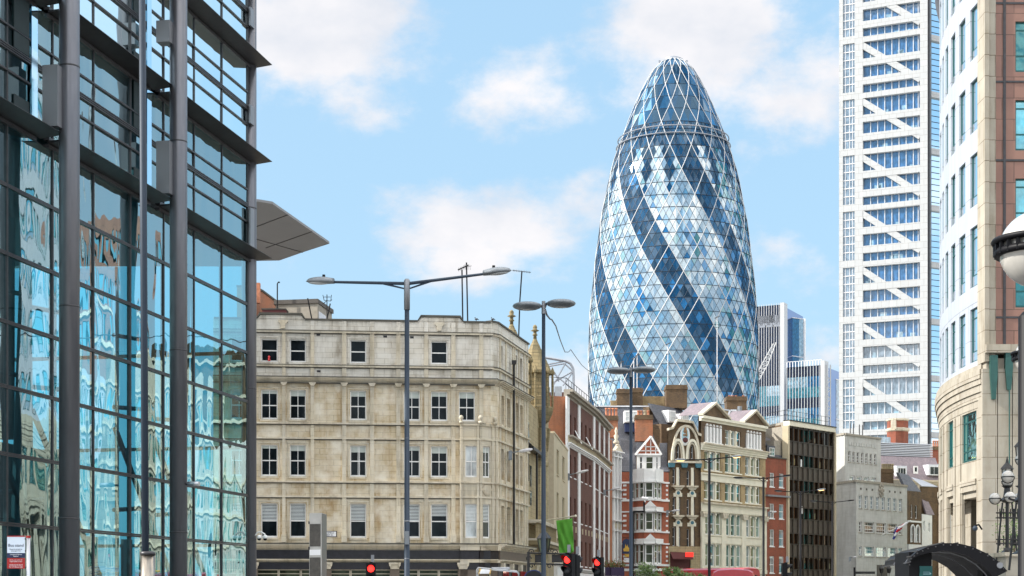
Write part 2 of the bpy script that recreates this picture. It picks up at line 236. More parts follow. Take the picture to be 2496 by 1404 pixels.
ORG = {}
class MB:
    def __init__(s): s.v = []; s.f = []; s.m = []; s.cur = 0
    def quad(s, *p):
        i = len(s.v); s.v += [Vector(q) for q in p]; s.f.append(tuple(range(i, i + len(p)))); s.m.append(s.cur)
    def hexa(s, a, b):      # a, b: lists of 4 points (matching rings)
        i = len(s.v); s.v += [Vector(q) for q in a + b]
        for q in ((3, 2, 1, 0), (4, 5, 6, 7), (0, 1, 5, 4), (1, 2, 6, 5), (2, 3, 7, 6), (3, 0, 4, 7)): s.f.append(tuple(i + k for k in q)); s.m.append(s.cur)
    def fb(s, f, u0, u1, z0, z1, d0, d1, seg=None):
        if u1 < u0: u0, u1 = u1, u0
        n = seg or (max(1, int((u1 - u0) / 1.2)) if f.curved else 1)
        for k in range(n):
            a = u0 + (u1 - u0) * k / n; b = u0 + (u1 - u0) * (k + 1) / n
            s.hexa([f.P(a, z0, d0), f.P(b, z0, d0), f.P(b, z0, d1), f.P(a, z0, d1)], [f.P(a, z1, d0), f.P(b, z1, d0), f.P(b, z1, d1), f.P(a, z1, d1)])
    def box(s, x0, x1, y0, y1, z0, z1):
        s.hexa([(x0, y0, z0), (x1, y0, z0), (x1, y1, z0), (x0, y1, z0)], [(x0, y0, z1), (x1, y0, z1), (x1, y1, z1), (x0, y1, z1)])
    def prism(s, pts, off):
        pts = [Vector(p) for p in pts]; off = Vector(off); n = len(pts); i = len(s.v); s.v += pts + [p + off for p in pts]
        s.f.append(tuple(range(i, i + n))); s.m.append(s.cur); s.f.append(tuple(range(i + 2 * n - 1, i + n - 1, -1))); s.m.append(s.cur)
        for k in range(n): s.f.append((i + k, i + n + k, i + n + (k + 1) % n, i + (k + 1) % n)); s.m.append(s.cur)
    def fprism(s, f, uz, d0, d1): s.prism([f.P(u, z, d0) for u, z in uz], f.n * (d1 - d0))
    def plan(s, xy, z0, z1): s.prism([(x, y, z0) for x, y in xy], (0, 0, z1 - z0))
    def tube(s, p0, p1, r0, r1=None, n=8, cap=True):
        p0 = Vector(p0); p1 = Vector(p1); r1 = r0 if r1 is None else r1
        d = (p1 - p0).normalized(); a = d.orthogonal().normalized(); b = d.cross(a); i = len(s.v)
        for p, r in ((p0, r0), (p1, r1)):
            for k in range(n): t = 2 * math.pi * k / n; s.v.append(p + a * (r * math.cos(t)) + b * (r * math.sin(t)))
        for k in range(n): s.f.append((i + k, i + (k + 1) % n, i + n + (k + 1) % n, i + n + k)); s.m.append(s.cur)
        if cap: s.f.append(tuple(i + n - 1 - k for k in range(n))); s.f.append(tuple(i + n + k for k in range(n))); s.m += [s.cur] * 2
    def path(s, pts, r, n=6):
        for a, b in zip(pts, pts[1:]): s.tube(a, b, r, r, n)
    def lathe(s, c, prof, n=16, ax=(0, 0, 1), rot=0):
        c = Vector(c); ax = Vector(ax).normalized()
        a = Vector((1, 0, 0)) if abs(ax.z) > .99 else ax.orthogonal().normalized(); b = ax.cross(a); i = len(s.v)
        for r, h in prof:
            for k in range(n): t = 2 * math.pi * (k + rot) / n; s.v.append(c + ax * h + a * (r * math.cos(t)) + b * (r * math.sin(t)))
        for j in range(len(prof) - 1):
            for k in range(n): s.f.append((i + j * n + k, i + j * n + (k + 1) % n, i + (j + 1) * n + (k + 1) % n, i + (j + 1) * n + k)); s.m.append(s.cur)
        m = len(prof) - 1
        s.f.append(tuple(i + n - 1 - k for k in range(n))); s.f.append(tuple(i + m * n + k for k in range(n))); s.m += [s.cur] * 2
    def ell(s, c, ax, ay, az, n=14, m=8, lo=-1., hi=1.):
        """ellipsoid with half-axis vectors, from latitude lo to hi (sin)"""
        c = Vector(c); ax, ay, az = Vector(ax), Vector(ay), Vector(az); i = len(s.v); A0 = math.asin(lo); A1 = math.asin(hi)
        for j in range(m + 1):
            la = A0 + (A1 - A0) * j / m
            for k in range(n): t = 2 * math.pi * k / n; s.v.append(c + az * math.sin(la) + (ax * math.cos(t) + ay * math.sin(t)) * max(math.cos(la), 1e-4))
        for j in range(m):
            for k in range(n): s.f.append((i + j * n + k, i + j * n + (k + 1) % n, i + (j + 1) * n + (k + 1) % n, i + (j + 1) * n + k)); s.m.append(s.cur)
        s.f.append(tuple(i + n - 1 - k for k in range(n))); s.f.append(tuple(i + m * n + k for k in range(n))); s.m += [s.cur] * 2
    def build(s, name, mat, parent=None, smooth=False, origin=None):
        o_ = ORG[parent.name] if parent else (Vector(origin) if origin else Vector((0, 0, 0)))
        me = bpy.data.meshes.new(name); me.from_pydata([v - o_ for v in s.v], [], s.f)
        mats = mat if isinstance(mat, (list, tuple)) else [mat]
        for k in mats: me.materials.append(M[k])
        if len(mats) > 1: me.polygons.foreach_set('material_index', s.m)
        uv = me.uv_layers.new(name='UVMap'); Z = Vector((0, 0, 1)); data = []
        for f in me.polygons:
            nrm = f.normal
            if abs(nrm.z) > .8: tx, ty = Vector((1, 0, 0)), Vector((0, 1, 0))
            else:
                tx = Z.cross(nrm).normalized(); ty = Z
            for vi in f.vertices:
                w = me.vertices[vi].co + o_; data += [w.dot(tx), w.dot(ty) if ty is not Z else w.z]
        uv.data.foreach_set('uv', data)
        if smooth: me.polygons.foreach_set('use_smooth', [len(f.vertices) == 4 for f in me.polygons])
        o = bpy.data.objects.new(name, me); C.objects.link(o)
        if parent: o.parent = parent
        else: o.location = o_
        ORG[o.name] = o_; return o
def tag(o, label=None, cat=None, group=None, kind=None):
    for k, v in (('label', label), ('category', cat), ('group', group), ('kind', kind)):
        if v: o[k] = v
    return o
def thing(name, loc, label, cat, group=None):
    o = bpy.data.objects.new(name, None); C.objects.link(o); o.location = loc; o.empty_display_size = .5; ORG[o.name] = Vector(loc)
    return tag(o, label, cat, group)
def wall(mb, f, u0, u1, z0, z1, holes, inset):
    """wall sheet with real openings and reveals; inset = depth of the reveals"""
    us = sorted({round(x, 4) for x in [u0, u1] + [h[0] for h in holes] + [h[1] for h in holes] if u0 - 1e-6 <= x <= u1 + 1e-6})
    if f.curved:
        ex = []
        for a, b in zip(us, us[1:]): k = int((b - a) / 1.2); ex += [a + (b - a) * i / (k + 1) for i in range(1, k + 1)]
        us = sorted(us + ex)
    zs = sorted({round(x, 4) for x in [z0, z1] + [h[2] for h in holes] + [h[3] for h in holes] if z0 - 1e-6 <= x <= z1 + 1e-6})
    for a, b in zip(us, us[1:]):
        run = None
        for c, d in zip(zs, zs[1:]):
            mu, mz = (a + b) / 2, (c + d) / 2
            hole = any(h[0] < mu < h[1] and h[2] < mz < h[3] for h in holes)
            if not hole: mb.quad(f.P(a, c), f.P(b, c), f.P(b, d), f.P(a, d))
    for h in holes:
        a, b, c, d = h[:4]; e = -inset
        mb.quad(f.P(a, c), f.P(a, c, e), f.P(a, d, e), f.P(a, d)); mb.quad(f.P(b, c, e), f.P(b, c), f.P(b, d), f.P(b, d, e))
        mb.quad(f.P(a, c), f.P(b, c), f.P(b, c, e), f.P(a, c, e)); mb.quad(f.P(a, d, e), f.P(b, d, e), f.P(b, d), f.P(a, d))
def window(parent, f, u0, u1, z0, z1, inset=.18, fw=.07, rails=(.5,), bars=(), glass='pane_dark', frame='white_paint', sill=None, blind=None, blind_n=11, blind_frac=.48, roller=0, bw=.035):
    """sash window: frame with rails and bars (fractions), its pane, sill and blind as sub-parts. Returns the hole"""
    m = MB(); e = -inset; t = .05
    m.fb(f, u0, u0 + fw, z0, z1, e, e + t); m.fb(f, u1 - fw, u1, z0, z1, e, e + t)
    m.fb(f, u0 + fw, u1 - fw, z1 - fw, z1, e, e + t); m.fb(f, u0 + fw, u1 - fw, z0, z0 + fw * 1.6, e, e + t + .01)
    H, W = z1 - z0, u1 - u0
    for r in rails: m.fb(f, u0 + fw, u1 - fw, z0 + H * r - bw, z0 + H * r + bw, e, e + t - .004)
    for b in bars: m.fb(f, u0 + W * b - bw * .6, u0 + W * b + bw * .6, z0 + fw * 1.6, z1 - fw, e, e + t - .012)
    w = m.build('window', frame, parent)
    p = MB(); p.fb(f, u0 + .01, u1 - .01, z0 + .01, z1 - .01, e - .03, e + .012); p.build('pane', glass, w)
    if sill:
        s = MB(); s.fb(f, u0 - .08, u1 + .08, z0 - .10, z0, e, .06); s.build('sill', sill, w)
    if blind:
        b = MB(); zt = z1 - fw; zb = z1 - H * blind_frac; n = blind_n
        for k in range(n):
            zz = zb + (zt - zb) * (k + .5) / n; q = (zt - zb) / n * .27
            b.fb(f, u0 + fw, u1 - fw, zz - q, zz + q, e + .013, e + .03)
        b.build('blind', blind, w)
    elif roller:
        b = MB(); b.fb(f, u0 + fw, u1 - fw, z1 - H * roller, z1 - fw, e + .013, e + .025); b.build('blind', 'blind_cream', w)
    return (u0, u1, z0, z1)
def strip(parent, name, mat, f, u0, u1, z0, z1, d0, d1, steps=0):
    m = MB()
    if steps:      # stepped moulding, widest at the top
        for k in range(steps): m.fb(f, u0, u1, z0 + (z1 - z0) * k / steps, z0 + (z1 - z0) * (k + 1) / steps, d0, d0 + (d1 - d0) * (k + 1) / steps)
    else: m.fb(f, u0, u1, z0, z1, d0, d1)
    return m.build(name, mat, parent)
def backing(parent, f, u0, u1, z0, z1, depth, mat, roof='lead_cap', inset=.25):
    """solid body behind the wall sheet, its flanks running straight back out of sight"""
    def ring(i):
        a, b = f.P(u0, 0, -i), f.P(u1, 0, -i); ra, rb_ = Vector((a.x, a.y, 0)).normalized(), Vector((b.x, b.y, 0)).normalized(); c, d = b + rb_ * depth, a + ra * depth; c.x -= .3; d.x += .3
        return [a.xy, b.xy, c.xy, d.xy]
    m = MB(); m.plan(ring(inset), z0, z1); o = m.build('building_body', mat, parent)
    if roof: r = MB(); r.plan(ring(.02), z1 + .001, z1 + .06); r.build('roof', roof, parent)
    return o
def text(parent, s, size, loc, rotz, mat, name='lettering', align='CENTER', sx=1.0):
    cu = bpy.data.curves.new(name, 'FONT'); cu.body = s; cu.size = size; cu.align_x = align; cu.align_y = 'CENTER'; cu.extrude = .002; cu.resolution_u = 2
    to = bpy.data.objects.new('tmp', cu); C.objects.link(to); bpy.context.view_layer.update()
    me = bpy.data.meshes.new_from_object(to.evaluated_get(bpy.context.evaluated_depsgraph_get())); bpy.data.objects.remove(to)
    me.transform(Matrix.Translation(Vector(loc) - ORG[parent.name]) @ Matrix.Rotation(rotz, 4, 'Z') @ Matrix.Rotation(R(90), 4, 'X') @ Matrix.Diagonal((sx, 1, 1, 1)))
    me.materials.clear(); me.materials.append(M[mat])
    o = bpy.data.objects.new(name, me); C.objects.link(o); o.parent = parent; ORG[o.name] = ORG[parent.name]; return o
def dup(root, delta, label):
    r = root.copy(); C.objects.link(r); r.location = root.location + Vector(delta); r['label'] = label
    for ch in list(root.children):
        c = ch.copy(); C.objects.link(c); c.parent = r
        for g in list(ch.children): d = g.copy(); C.objects.link(d); d.parent = c
    return r

# ------------------------------------------------------------------ ground, road, pavements
m = MB(); m.box(-900, 900, -300, 1500, -.5, 0); tag(m.build('ground', 'paving'), kind='structure')
def road_x(Y): return 3.0 + .17 * (Y - 40)          # the street axis drifts right
m = MB()
for a in range(-60, 300, 12):
    for w0, w1 in ((-7.5, 7.5),): m.quad((road_x(a) + w0, a, .004), (road_x(a) + w1, a, .004), (road_x(a + 12) + w1, a + 12, .004), (road_x(a + 12) + w0, a + 12, .004))
tag(m.build('road', 'asphalt'), kind='structure')
m = MB(); m.quad((-60, 80, .008), (road_x(80) - 7.4, 80, .008), (road_x(96) - 7.4, 96, .008), (-60, 96, .008)); tag(m.build('side_road', 'asphalt'), kind='structure')
m = MB()
for a in range(-60, 300, 6):
    x = road_x(a); m.quad((x - .06, a, .012), (x + .06, a, .012), (x + .06 + .5, a + 3, .012), (x - .06 + .5, a + 3, .012))
tag(m.build('road_marking', 'road_paint'), kind='structure')
for sgn in (-1, 1):
    m = MB()
    for a in range(-60, 300, 12):
        if sgn < 0 and a in (84, 72): continue
        x0, x1 = road_x(a) + sgn * 7.5, road_x(a + 12) + sgn * 7.5
        p = [(x0, a), (x1, a + 12), (x1 + sgn * .2, a + 12), (x0 + sgn * .2, a)]
        m.plan(p if sgn < 0 else p, 0, .12)
    tag(m.build('kerb', 'kerb'), kind='structure')

# ------------------------------------------------------------------ left: glass office with steel columns
GL = Fac(-532, 103200 / 2580, 624, 103200 / 1424)
glass_b = thing('glass_office', GL.P(GL.L / 2, 0, -6), 'blue green glass office with round grey steel columns and blade sunshades, at the left edge', 'building')
S = [16.46, 20.7, 24.94, 29.18]; TR = [1.75, 3.87, 6.03, 8.12, 10.12, 12.24, 14.35]
uE = GL.u(602); MU = [uE - 3.0 * k for k in range(0, 13)]; MU = sorted(x for x in MU if x > 0)
rr = random.Random(3)
def glazing(name, mat, z_list, gaps=()):
    m = MB()
    for a, b in zip(MU, MU[1:]):
        for c, d in zip(z_list, z_list[1:]):
            j = [rr.uniform(-.012, .012) for _ in range(3)]
            m.quad(GL.P(a, c, j[0]), GL.P(b, c, j[1]), GL.P(b, d, j[1] + j[2]), GL.P(a, d, j[0] + j[2]))
    return m.build(name, mat, glass_b)
glazing('glass_wall', 'curtain_glass', [0] + TR + [16.2])
for k, s in enumerate(S[:3]): glazing('glass_wall', 'upper_glass' if k else 'curtain_glass', [s + .15, s + 1.46, s + 2.17, s + 2.87, s + 4.1])
m = MB()
for u in MU: m.fb(GL, u - .035, u + .035, 0, 16.3, -.10, .045)
m.build('mullion', 'frame_dark', glass_b)
m = MB()
for z in TR: m.fb(GL, MU[0], uE, z - .06, z - .008, -.1, .06); m.fb(GL, MU[0], uE, z + .008, z + .06, -.1, .045)
m.build('transom', 'frame_dark', glass_b)
for s in S[:3]:
    m = MB()
    for u in MU: m.fb(GL, u - .035, u + .035, s, s + 4.2, -.10, .045)
    for z in (1.46, 2.87): m.fb(GL, MU[0], uE, s + z - .035, s + z + .0, -.1, .07); m.fb(GL, MU[0], uE, s + z + .012, s + z + .04, -.1, .05)
    for z in (2.10, 2.17, 2.24): m.fb(GL, MU[0], uE, s + z - .02, s + z + .02, -.1, .08)
    m.build('window_frame', 'frame_dark', glass_b)
colY = lambda px: 99000 / (2048 - px)
COLS = [(gx(169, colY(169)), colY(169)), (gx(435, colY(435)), colY(435)), (gx(607, 103600 / 1441), 103600 / 1441)]
d0 = Vector((COLS[1][0] - COLS[0][0], COLS[1][1] - COLS[0][1])); COLS.insert(0, (COLS[0][0] - d0.x, COLS[0][1] - d0.y))
cu = []
for k, (x, y) in enumerate(COLS):
    v = Vector((x, y, 0)) - GL.A; cu.append((v.dot(GL.t), v.dot(GL.n)))
    m = MB(); m.lathe((x, y, 0), [(.325, 0), (.325, 34)], 28)
    c = m.build('column', 'steel', glass_b, True)
    m = MB()
    for z in (4.0 + (k % 2) * .1, 11.0 - k * .1, 18.6, 25.4): m.lathe((x, y, z), [(.332, 0), (.332, .05)], 28)
    m.build('joint_ring', 'frame_dark', c, True)
for k, (u, d) in enumerate(cu):
    if k == 3: d = .3; 
    for s in S[:3]:
        h = 1.95 if s == S[0] else .8; zz = s + (.12 if s == S[0] else 1.5)
        m = MB(); m.fb(GL, u - .62, u - .12, zz, zz + h, max(d - .62, .12), max(d - .1, .2)); m.build('bracket', 'steel_box', glass_b)
# blade sunshades, one run per bay and level
for k in range(len(cu)):
    ua = cu[k - 1][0] + .45 if k else 0; ub = cu[k][0] - .05
    if k == 3: ub = uE + .75
    for s in S:
        m = MB(); out = .88
        m.prism([GL.P(ua, s - .02, .05), GL.P(ua, s - .10, .05), GL.P(ua, s - .01, out), GL.P(ua, s + .01, out)], GL.t * (ub - ua))
        m.build('sunshade', 'shade_under', glass_b)
        m = MB(); m.fb(GL, ua, ub - .3, s - .24, s - .12, -.1, .08); m.fb(GL, ua, ub - .3, s + .0, s + .10, -.1, .10); m.build('shade_rail', 'frame_dark', glass_b)
# dark recessed strips left of each column on the upper levels
for s in S[:3]:
    for a, b in zip(MU, MU[1:]):
        q = rr.random()
        if q < .55: m = MB(); c = rr.choice((.1, 1.5, 2.3)); m.fb(GL, a + (.1 if q < .3 else 1.5), b - .1, s + c, s + c + rr.choice((.75, 1.3)) + (.4 if c > 2 else 0), -.55, -.5); m.build('inner_blind', rr.choice(('interior', 'strut', 'teal_frame')), glass_b)
for k, (u, d) in enumerate(cu[:3]):
    for s in S[:3]:
        m = MB(); m.fb(GL, u - 1.75, u - .78, s + 2.3, s + 4.05, .02, .05); m.fb(GL, u - 1.75, u - .78, s + .2, s + .85, .02, .05); m.build('recess_panel', 'interior', glass_b)
        m = MB(); m.fb(GL, u - .7, u - .30, s + .2, s + 4.0, .06, .09); m.build('side_light', 'willis_blue', glass_b)
# inside: upper floors, side wall, end glazing, posts and leaning struts
m = MB()
def in_poly(z0, z1, dd=15., y1=72.3):
    pts = [GL.P(0, z0, -.25), GL.P(uE, z0, -.25), GL.P(uE - 3, z0, -dd), GL.P(0, z0, -dd)]
    m.prism(pts, (0, 0, z1 - z0))
in_poly(16.0, 16.4)
for s in S[1:]: in_poly(s - .5, s - .1)
m.build('floor_slab', 'slab', glass_b)
m = MB(); m.fb(GL, 0, uE - 1.5, 16.4, 32.5, -6.2, -6); m.build('core_wall', 'interior', glass_b)
for a, b, c, d, e in ((0, uE - 3, 0, 7.6, -6.5), (0, uE - 26, 7.6, 16, -5), (uE - 21.5, uE - 18.6, 7.6, 16, -5.5), (uE - 12, uE - 10.2, 7.6, 16, -5.5), (uE - 18.6, uE - 12, 13.2, 16, -6)):
    m = MB(); m.fb(GL, a, b, c, d, e - .5, e); m.build('core_wall', 'interior', glass_b)
for k in range(9):
    m = MB(); a = uE - 2.9 - 3 * k; m.fb(GL, a - rr.uniform(.2, 1.6), a, .1, rr.choice((1.7, 3.8, 6)), -1.4, -1.3); m.build('inner_screen', rr.choice(('strut', 'interior', 'steel_box')), glass_b)
m = MB(); m.fb(GL, 0, uE + .1, 33, 34, -15, .25); m.build('roof', 'steel_box', glass_b)
EN = Box2((GL.P(uE, 0, -15).x, GL.P(uE, 0, -15).y), (GL.P(uE, 0, -.1).x, GL.P(uE, 0, -.1).y))
m = MB(); m.quad(EN.P(0, 0), EN.P(EN.L, 0), EN.P(EN.L, 16.2), EN.P(0, 16.2)); m.build('end_glazing', 'end_glass', glass_b)
m = MB()
for k in range(6): m.fb(EN, EN.L * k / 5 - .05, EN.L * k / 5 + .05, 0, 16.2, -.1, .1)
for z in TR[1::2]: m.fb(EN, 0, EN.L, z - .07, z + .07, -.1, .1)
m.build('end_frame', 'frame_dark', glass_b)
m = MB(); m.fb(EN, 0, EN.L, 16.4, 33, -.3, 0); m.build('end_wall', 'steel_box', glass_b)
for k, (u, d) in enumerate(cu):
    for du, lean, dd in ((-2.4, 1.1, -2.4), (-4.6, -.2, -2.6), (-6.6, 1.1, -2.2)):
        m = MB(); m.tube(GL.P(u + du, 0, dd), GL.P(u + du + lean, 16, dd), .17, .17, 8)
        if lean > 1:
            for z in (5.2, 9.2, 12.0): m.tube(GL.P(u + du + lean * z / 16, z, dd), GL.P(u + du - 2.1, z - .2, dd - .2), .09, .09, 6)
            m.tube(GL.P(u + du - 2, 8.2, dd - .2), GL.P(u + du + 2.8, 1.2, dd + .6), .12, .12, 6)
        m.build('strut', 'strut', glass_b)
# cameras fixed to the columns
x, y = COLS[2]; t = thing('tube_camera', (x, y, 6.25), 'grey tube camera on the middle steel column above the street', 'camera')
m = MB(); z = gz(1181, y); m.tube((x + .3, y - .1, z), (x + .50, y - .25, z), .04); m.build('bracket', 'frame_dark', t)
m = MB(); m.tube((x + .42, y - .3, z + .01), (x + .86, y - .45, z - .01), .085, .085, 14); m.build('camera_tube', 'alu', t, True)
x, y = COLS[3]; t = thing('dome_camera', (x + .5, y - .2, gz(1310, y)), 'white double dome camera on a curved arm beside the corner column', 'camera')
z = gz(1300, y); m = MB(); m.path([(x + .3, y - .2, z - .1), (x + .42, y - .25, z + .05), (x + .6, y - .3, z + .04), (x + .74, y - .3, z - .05), (x + .76, y - .3, z - .14)], .03, 8); m.build('arm', 'white_paint', t)
for dx in (.5, .76):
    m = MB(); m.ell((x + dx, y - .35, z - .18), (.11, 0, 0), (0, .11, 0), (0, 0, .10)); o = m.build('dome', 'white_paint', t, True)
    m = MB(); m.ell((x + dx, y - .35, z - .24), (.09, 0, 0), (0, .09, 0), (0, 0, .09)); m.build('lens', 'pole_black', o, True)

# ------------------------------------------------------------------ angular roof canopy behind it
t = thing('roof_canopy', (-14.5, 94, 0), 'angular grey pointed roof canopy sticking out behind the glass office', 'canopy')
zc = 22.5
def on_plane(px, py, z=zc): Y = (z - CZ) * F / (HY - py); return Vector((gx(px, Y), Y, z))
pl = [on_plane(627, 491), on_plane(664, 497), on_plane(803, 594), on_plane(738, 615), on_plane(681, 635), on_plane(627, 636)]
back = [Vector((-19, 101, zc)), Vector((-19, 87, zc))]
pts = pl + back; m = MB(); m.prism(pts, (0, 0, .12)); m.build('soffit', 'canopy_grey', t)
m = MB()
tops = [p.lerp(Vector((-19, 94, zc)), .35) + Vector((0, 0, .9)) for p in pts]; low = [p + Vector((0, 0, .125)) for p in pts]
for k in range(len(pts)): q = (k + 1) % len(pts); m.quad(low[k], low[q], tops[q], tops[k])
m.quad(*tops); m.build('roof_top', 'canopy_edge', t)
m = MB()
def lerp2(a, b, k): return a.lerp(b, k)
for a, b in ((Vector((-19, 89, zc)), pl[3].lerp(pl[4], .0)), (pl[2].lerp(pl[1], .33), pl[2].lerp(pl[1], .33) + (pl[4] - pl[2]) * .9), (pl[2].lerp(pl[1], .75), pl[2].lerp(pl[1], .75) + (pl[4] - pl[2]) * .9)):
    m.tube(a - Vector((0, 0, .0)), b - Vector((0, 0, .0)), .035, .035, 4)
m.build('panel_joint', 'shade_under', t)
m = MB(); m.tube((-16.15, 100.5, 0), (-16.15, 100.5, zc), .25, .25, 12); m.build('post', 'steel', t)

# ------------------------------------------------------------------ main stone building
MF = Fac(520, 104.8, 1198, 106.5)
mz = lambda py: MF.z(850, py)
stone = thing('stone_corner_building', MF.P(MF.L / 2, 0, -5), 'pale tan stone corner building with sash windows and a dark ground floor fascia', 'building')
MFu = MF.u
colsW = [(562, 603), (636, 677), (706, 746), (853, 893), (984, 1024), (1050, 1091), (1118, 1158)]
rowA = (mz(885), mz(828)); rowB = (mz(1024), mz(951)); rowC = (mz(1162), mz(1085)); rowD = (mz(1311), mz(1227))
zB, zT = mz(1330), mz(783)
holes = []
def mw(c, row, **k): holes.append(window(stone, MF, MFu(colsW[c][0]), MFu(colsW[c][1]), *row, inset=.22, fw=.075, **k))
for c in (0, 1, 2, 3, 5): mw(c, rowA, rails=(.5,))
for c in range(7): mw(c, rowB, rails=(.47,), bars=(.5,), roller=(.2, .14, .21, .20, .24, .17, .22)[c])
for c in range(6): mw(c, rowC, rails=(.5,), bars=(.5,) if c != 3 else (.5, .58), roller=(.2, .12, .19, .22, .15, .23)[c])
for c in range(6): mw(c, rowD, rails=(.49,), blind='blind', glass='pane_dark', blind_frac=(.5, .49, .5, .485, .5, .36)[c], blind_n=(11, 11, 12, 11, 11, 8)[c])
U1 = MFu(1196)
zmid = mz(926)
m = MB(); wall(m, MF, 0, U1, zmid, mz(779), [h for h in holes if h[2] > zmid], .22); m.build('wall', 'stone_pale', stone)
zbay = mz(1031); UB = MFu(1124)
m = MB(); wall(m, MF, 0, U1, zbay, zmid, [h for h in holes if zbay < h[2] < zmid], .22); wall(m, MF, 0, UB, zB, zbay, [h for h in holes if h[2] < zbay], .22); m.build('wall', 'stone_tan', stone)
# raised parapet pieces
for a, b in ((627, 742), (1020, 1128)):
    m = MB(); u0, u1 = MFu(a), MFu(b); z = mz(781); m.fprism(MF, [(u0, z), (u0 + .2, z + .28), (u1 - .2, z + .28), (u1, z)], -.35, .0); m.build('parapet', 'stone_pale', stone)
    m = MB(); m.fprism(MF, [(u0 - .05, z + .0), (u0 + .18, z + .30), (u1 - .18, z + .30), (u1 + .05, z + .0), (u1 + .05, z + .1), (u1 - .15, z + .42), (u0 + .15, z + .42), (u0 - .05, z + .1)], -.42, .10); m.build('coping', 'lead_cap', stone)
for a, b in ((520, 627), (742, 1020), (1128, 1198)): strip(stone, 'coping', 'lead_cap', MF, MFu(a) + .05, MFu(b) - .05, mz(782), mz(778), -.42, .10)
for a in (690, 1071):
    m = MB(); u = MFu(a); z = mz(793); m.fprism(MF, [(u - .3, z + .25), (u - .3, z + .14), (u - .16, z), (u - .12, z - .28), (u + .12, z - .28), (u + .16, z), (u + .3, z + .14), (u + .3, z + .25)], .0, .18); m.build('corbel', 'stone_trim', stone)
def course(y0, y1, d, steps=0, mat='stone_trim'):
    ue = U1 + d if y0 < 1030 else MFu(1122)
    strip(stone, 'cornice', mat, MF, 0, ue, mz(y1), mz(y0), .0, d, steps)
    strip(stone, 'ledge_shade', 'lead_cap', MF, 0, ue - d * .4, mz(y1) - .06, mz(y1), .0, d * .6)  # added dark strip stands for the shadow under the ledge, in the lead tone
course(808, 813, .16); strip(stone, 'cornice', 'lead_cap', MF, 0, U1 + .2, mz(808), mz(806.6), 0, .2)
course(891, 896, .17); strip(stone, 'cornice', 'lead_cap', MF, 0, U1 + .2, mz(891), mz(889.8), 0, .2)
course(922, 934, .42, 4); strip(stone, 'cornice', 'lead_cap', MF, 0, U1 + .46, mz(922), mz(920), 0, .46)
course(1031, 1035, .18); course(1067, 1071, .14); course(1173, 1177, .18); course(1209, 1213, .14)
PIL = [(605, 613), (688, 696), (757, 766), (834, 844), (902, 912), (966, 976), (1034, 1044), (1100, 1110), (1168, 1178)]
segs = [(813, 891), (896, 922), (934, 1031), (1035, 1067), (1071, 1173), (1177, 1209), (1213, 1322)]
for a, b in PIL:
    m = MB()
    for y0, y1 in segs:
        if a > 1160 and y0 > 1000: continue
        m.fb(MF, MFu(a), MFu(b), mz(y1), mz(y0), .0, .10)
        if y0 == 934:                                   # flared head under the main cornice
            m.fprism(MF, [(MFu(a), mz(942)), (MFu(b), mz(942)), (MFu(b) + .12, mz(934)), (MFu(a) - .12, mz(934))], .1, .28)
    if a < 1160: m.fb(MF, MFu(a) - .05, MFu(b) + .05, mz(1322), mz(1303), .1, .22); m.fb(MF, MFu(a), MFu(b), mz(1303), mz(1300), .1, .17)
    m.build('pilaster', 'stone_trim', stone)
    m = MB(); m.fb(MF, MFu(a), MFu(b), mz(806), mz(783), .0, .07); m.build('pilaster', 'stone_pale', stone)
# moulded surround heads (rounded shoulders) of each opening
for h in holes:
    m = MB(); u0, u1, z0, z1 = h; r = .13
    for sx, uu in ((1, u0), (-1, u1)):
        m.fprism(MF, [(uu - .001 * sx, z1 + .001)] + [(uu + sx * (r - r * math.cos(a)), z1 - (r - r * math.sin(a))) for a in [R(x) for x in (0, 22, 45, 67, 90)]], -.15, .015)
    m.fb(MF, u0 - .16, u1 + .16, z1 + .08, z1 + .15, 0, .05); m.fb(MF, u0 - .14, u0 - .07, z0, z1 + .08, 0, .035); m.fb(MF, u1 + .07, u1 + .14, z0, z1 + .08, 0, .035)
    m.fb(MF, u0 - .05, u1 + .05, z0 - .12, z0, -.1, .07)
    m.build('window_surround', 'stone_trim' if z0 < zmid else 'stone_pale', stone)
for px, py in ((776, 817), (939, 819), (777, 906), (1004, 820)):
    m = MB(); u = MFu(px); m.fb(MF, u - .12, u + .12, mz(py) - .07, mz(py) + .07, .0, .012); m.build('vent', 'fascia', stone)
# ground floor: cornice, fascia, frieze, capitals, shop windows
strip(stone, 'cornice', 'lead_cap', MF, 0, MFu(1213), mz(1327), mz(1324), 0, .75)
strip(stone, 'cornice', 'stone_trim', MF, 0, MFu(1213), mz(1341), mz(1327), 0, .7, 4)
strip(stone, 'fascia', 'fascia', MF, 0, MFu(1195), mz(1363), mz(1341), -.2, .25)
strip(stone, 'frieze', 'stone_trim', MF, 0, MFu(1213), mz(1371), mz(1363), -.2, .42, 3)
strip(stone, 'fascia', 'fascia', MF, 0, MFu(1195), mz(1388), mz(1371), -.2, .12)
pil = [617, 796, 962, 1128]; 
for p in pil:
    m = MB(); u = MFu(p); m.fb(MF, u - .3, u + .3, 0, mz(1386), -.1, .35); s_ = m.build('pier', 'fascia_brown', stone)
    m = MB(); m.fb(MF, u - .38, u + .38, mz(1376), mz(1371), .1, .5); m.fprism(MF, [(u - .26, mz(1387)), (u + .26, mz(1387)), (u + .36, mz(1376)), (u - .36, mz(1376))], .1, .44)
    for sx in (-1, 1): m.tube(MF.P(u + sx * .3, mz(1378), .45), MF.P(u + sx * .3, mz(1378), .52), .07, .07, 10)
    m.build('capital', 'stone_trim', stone)
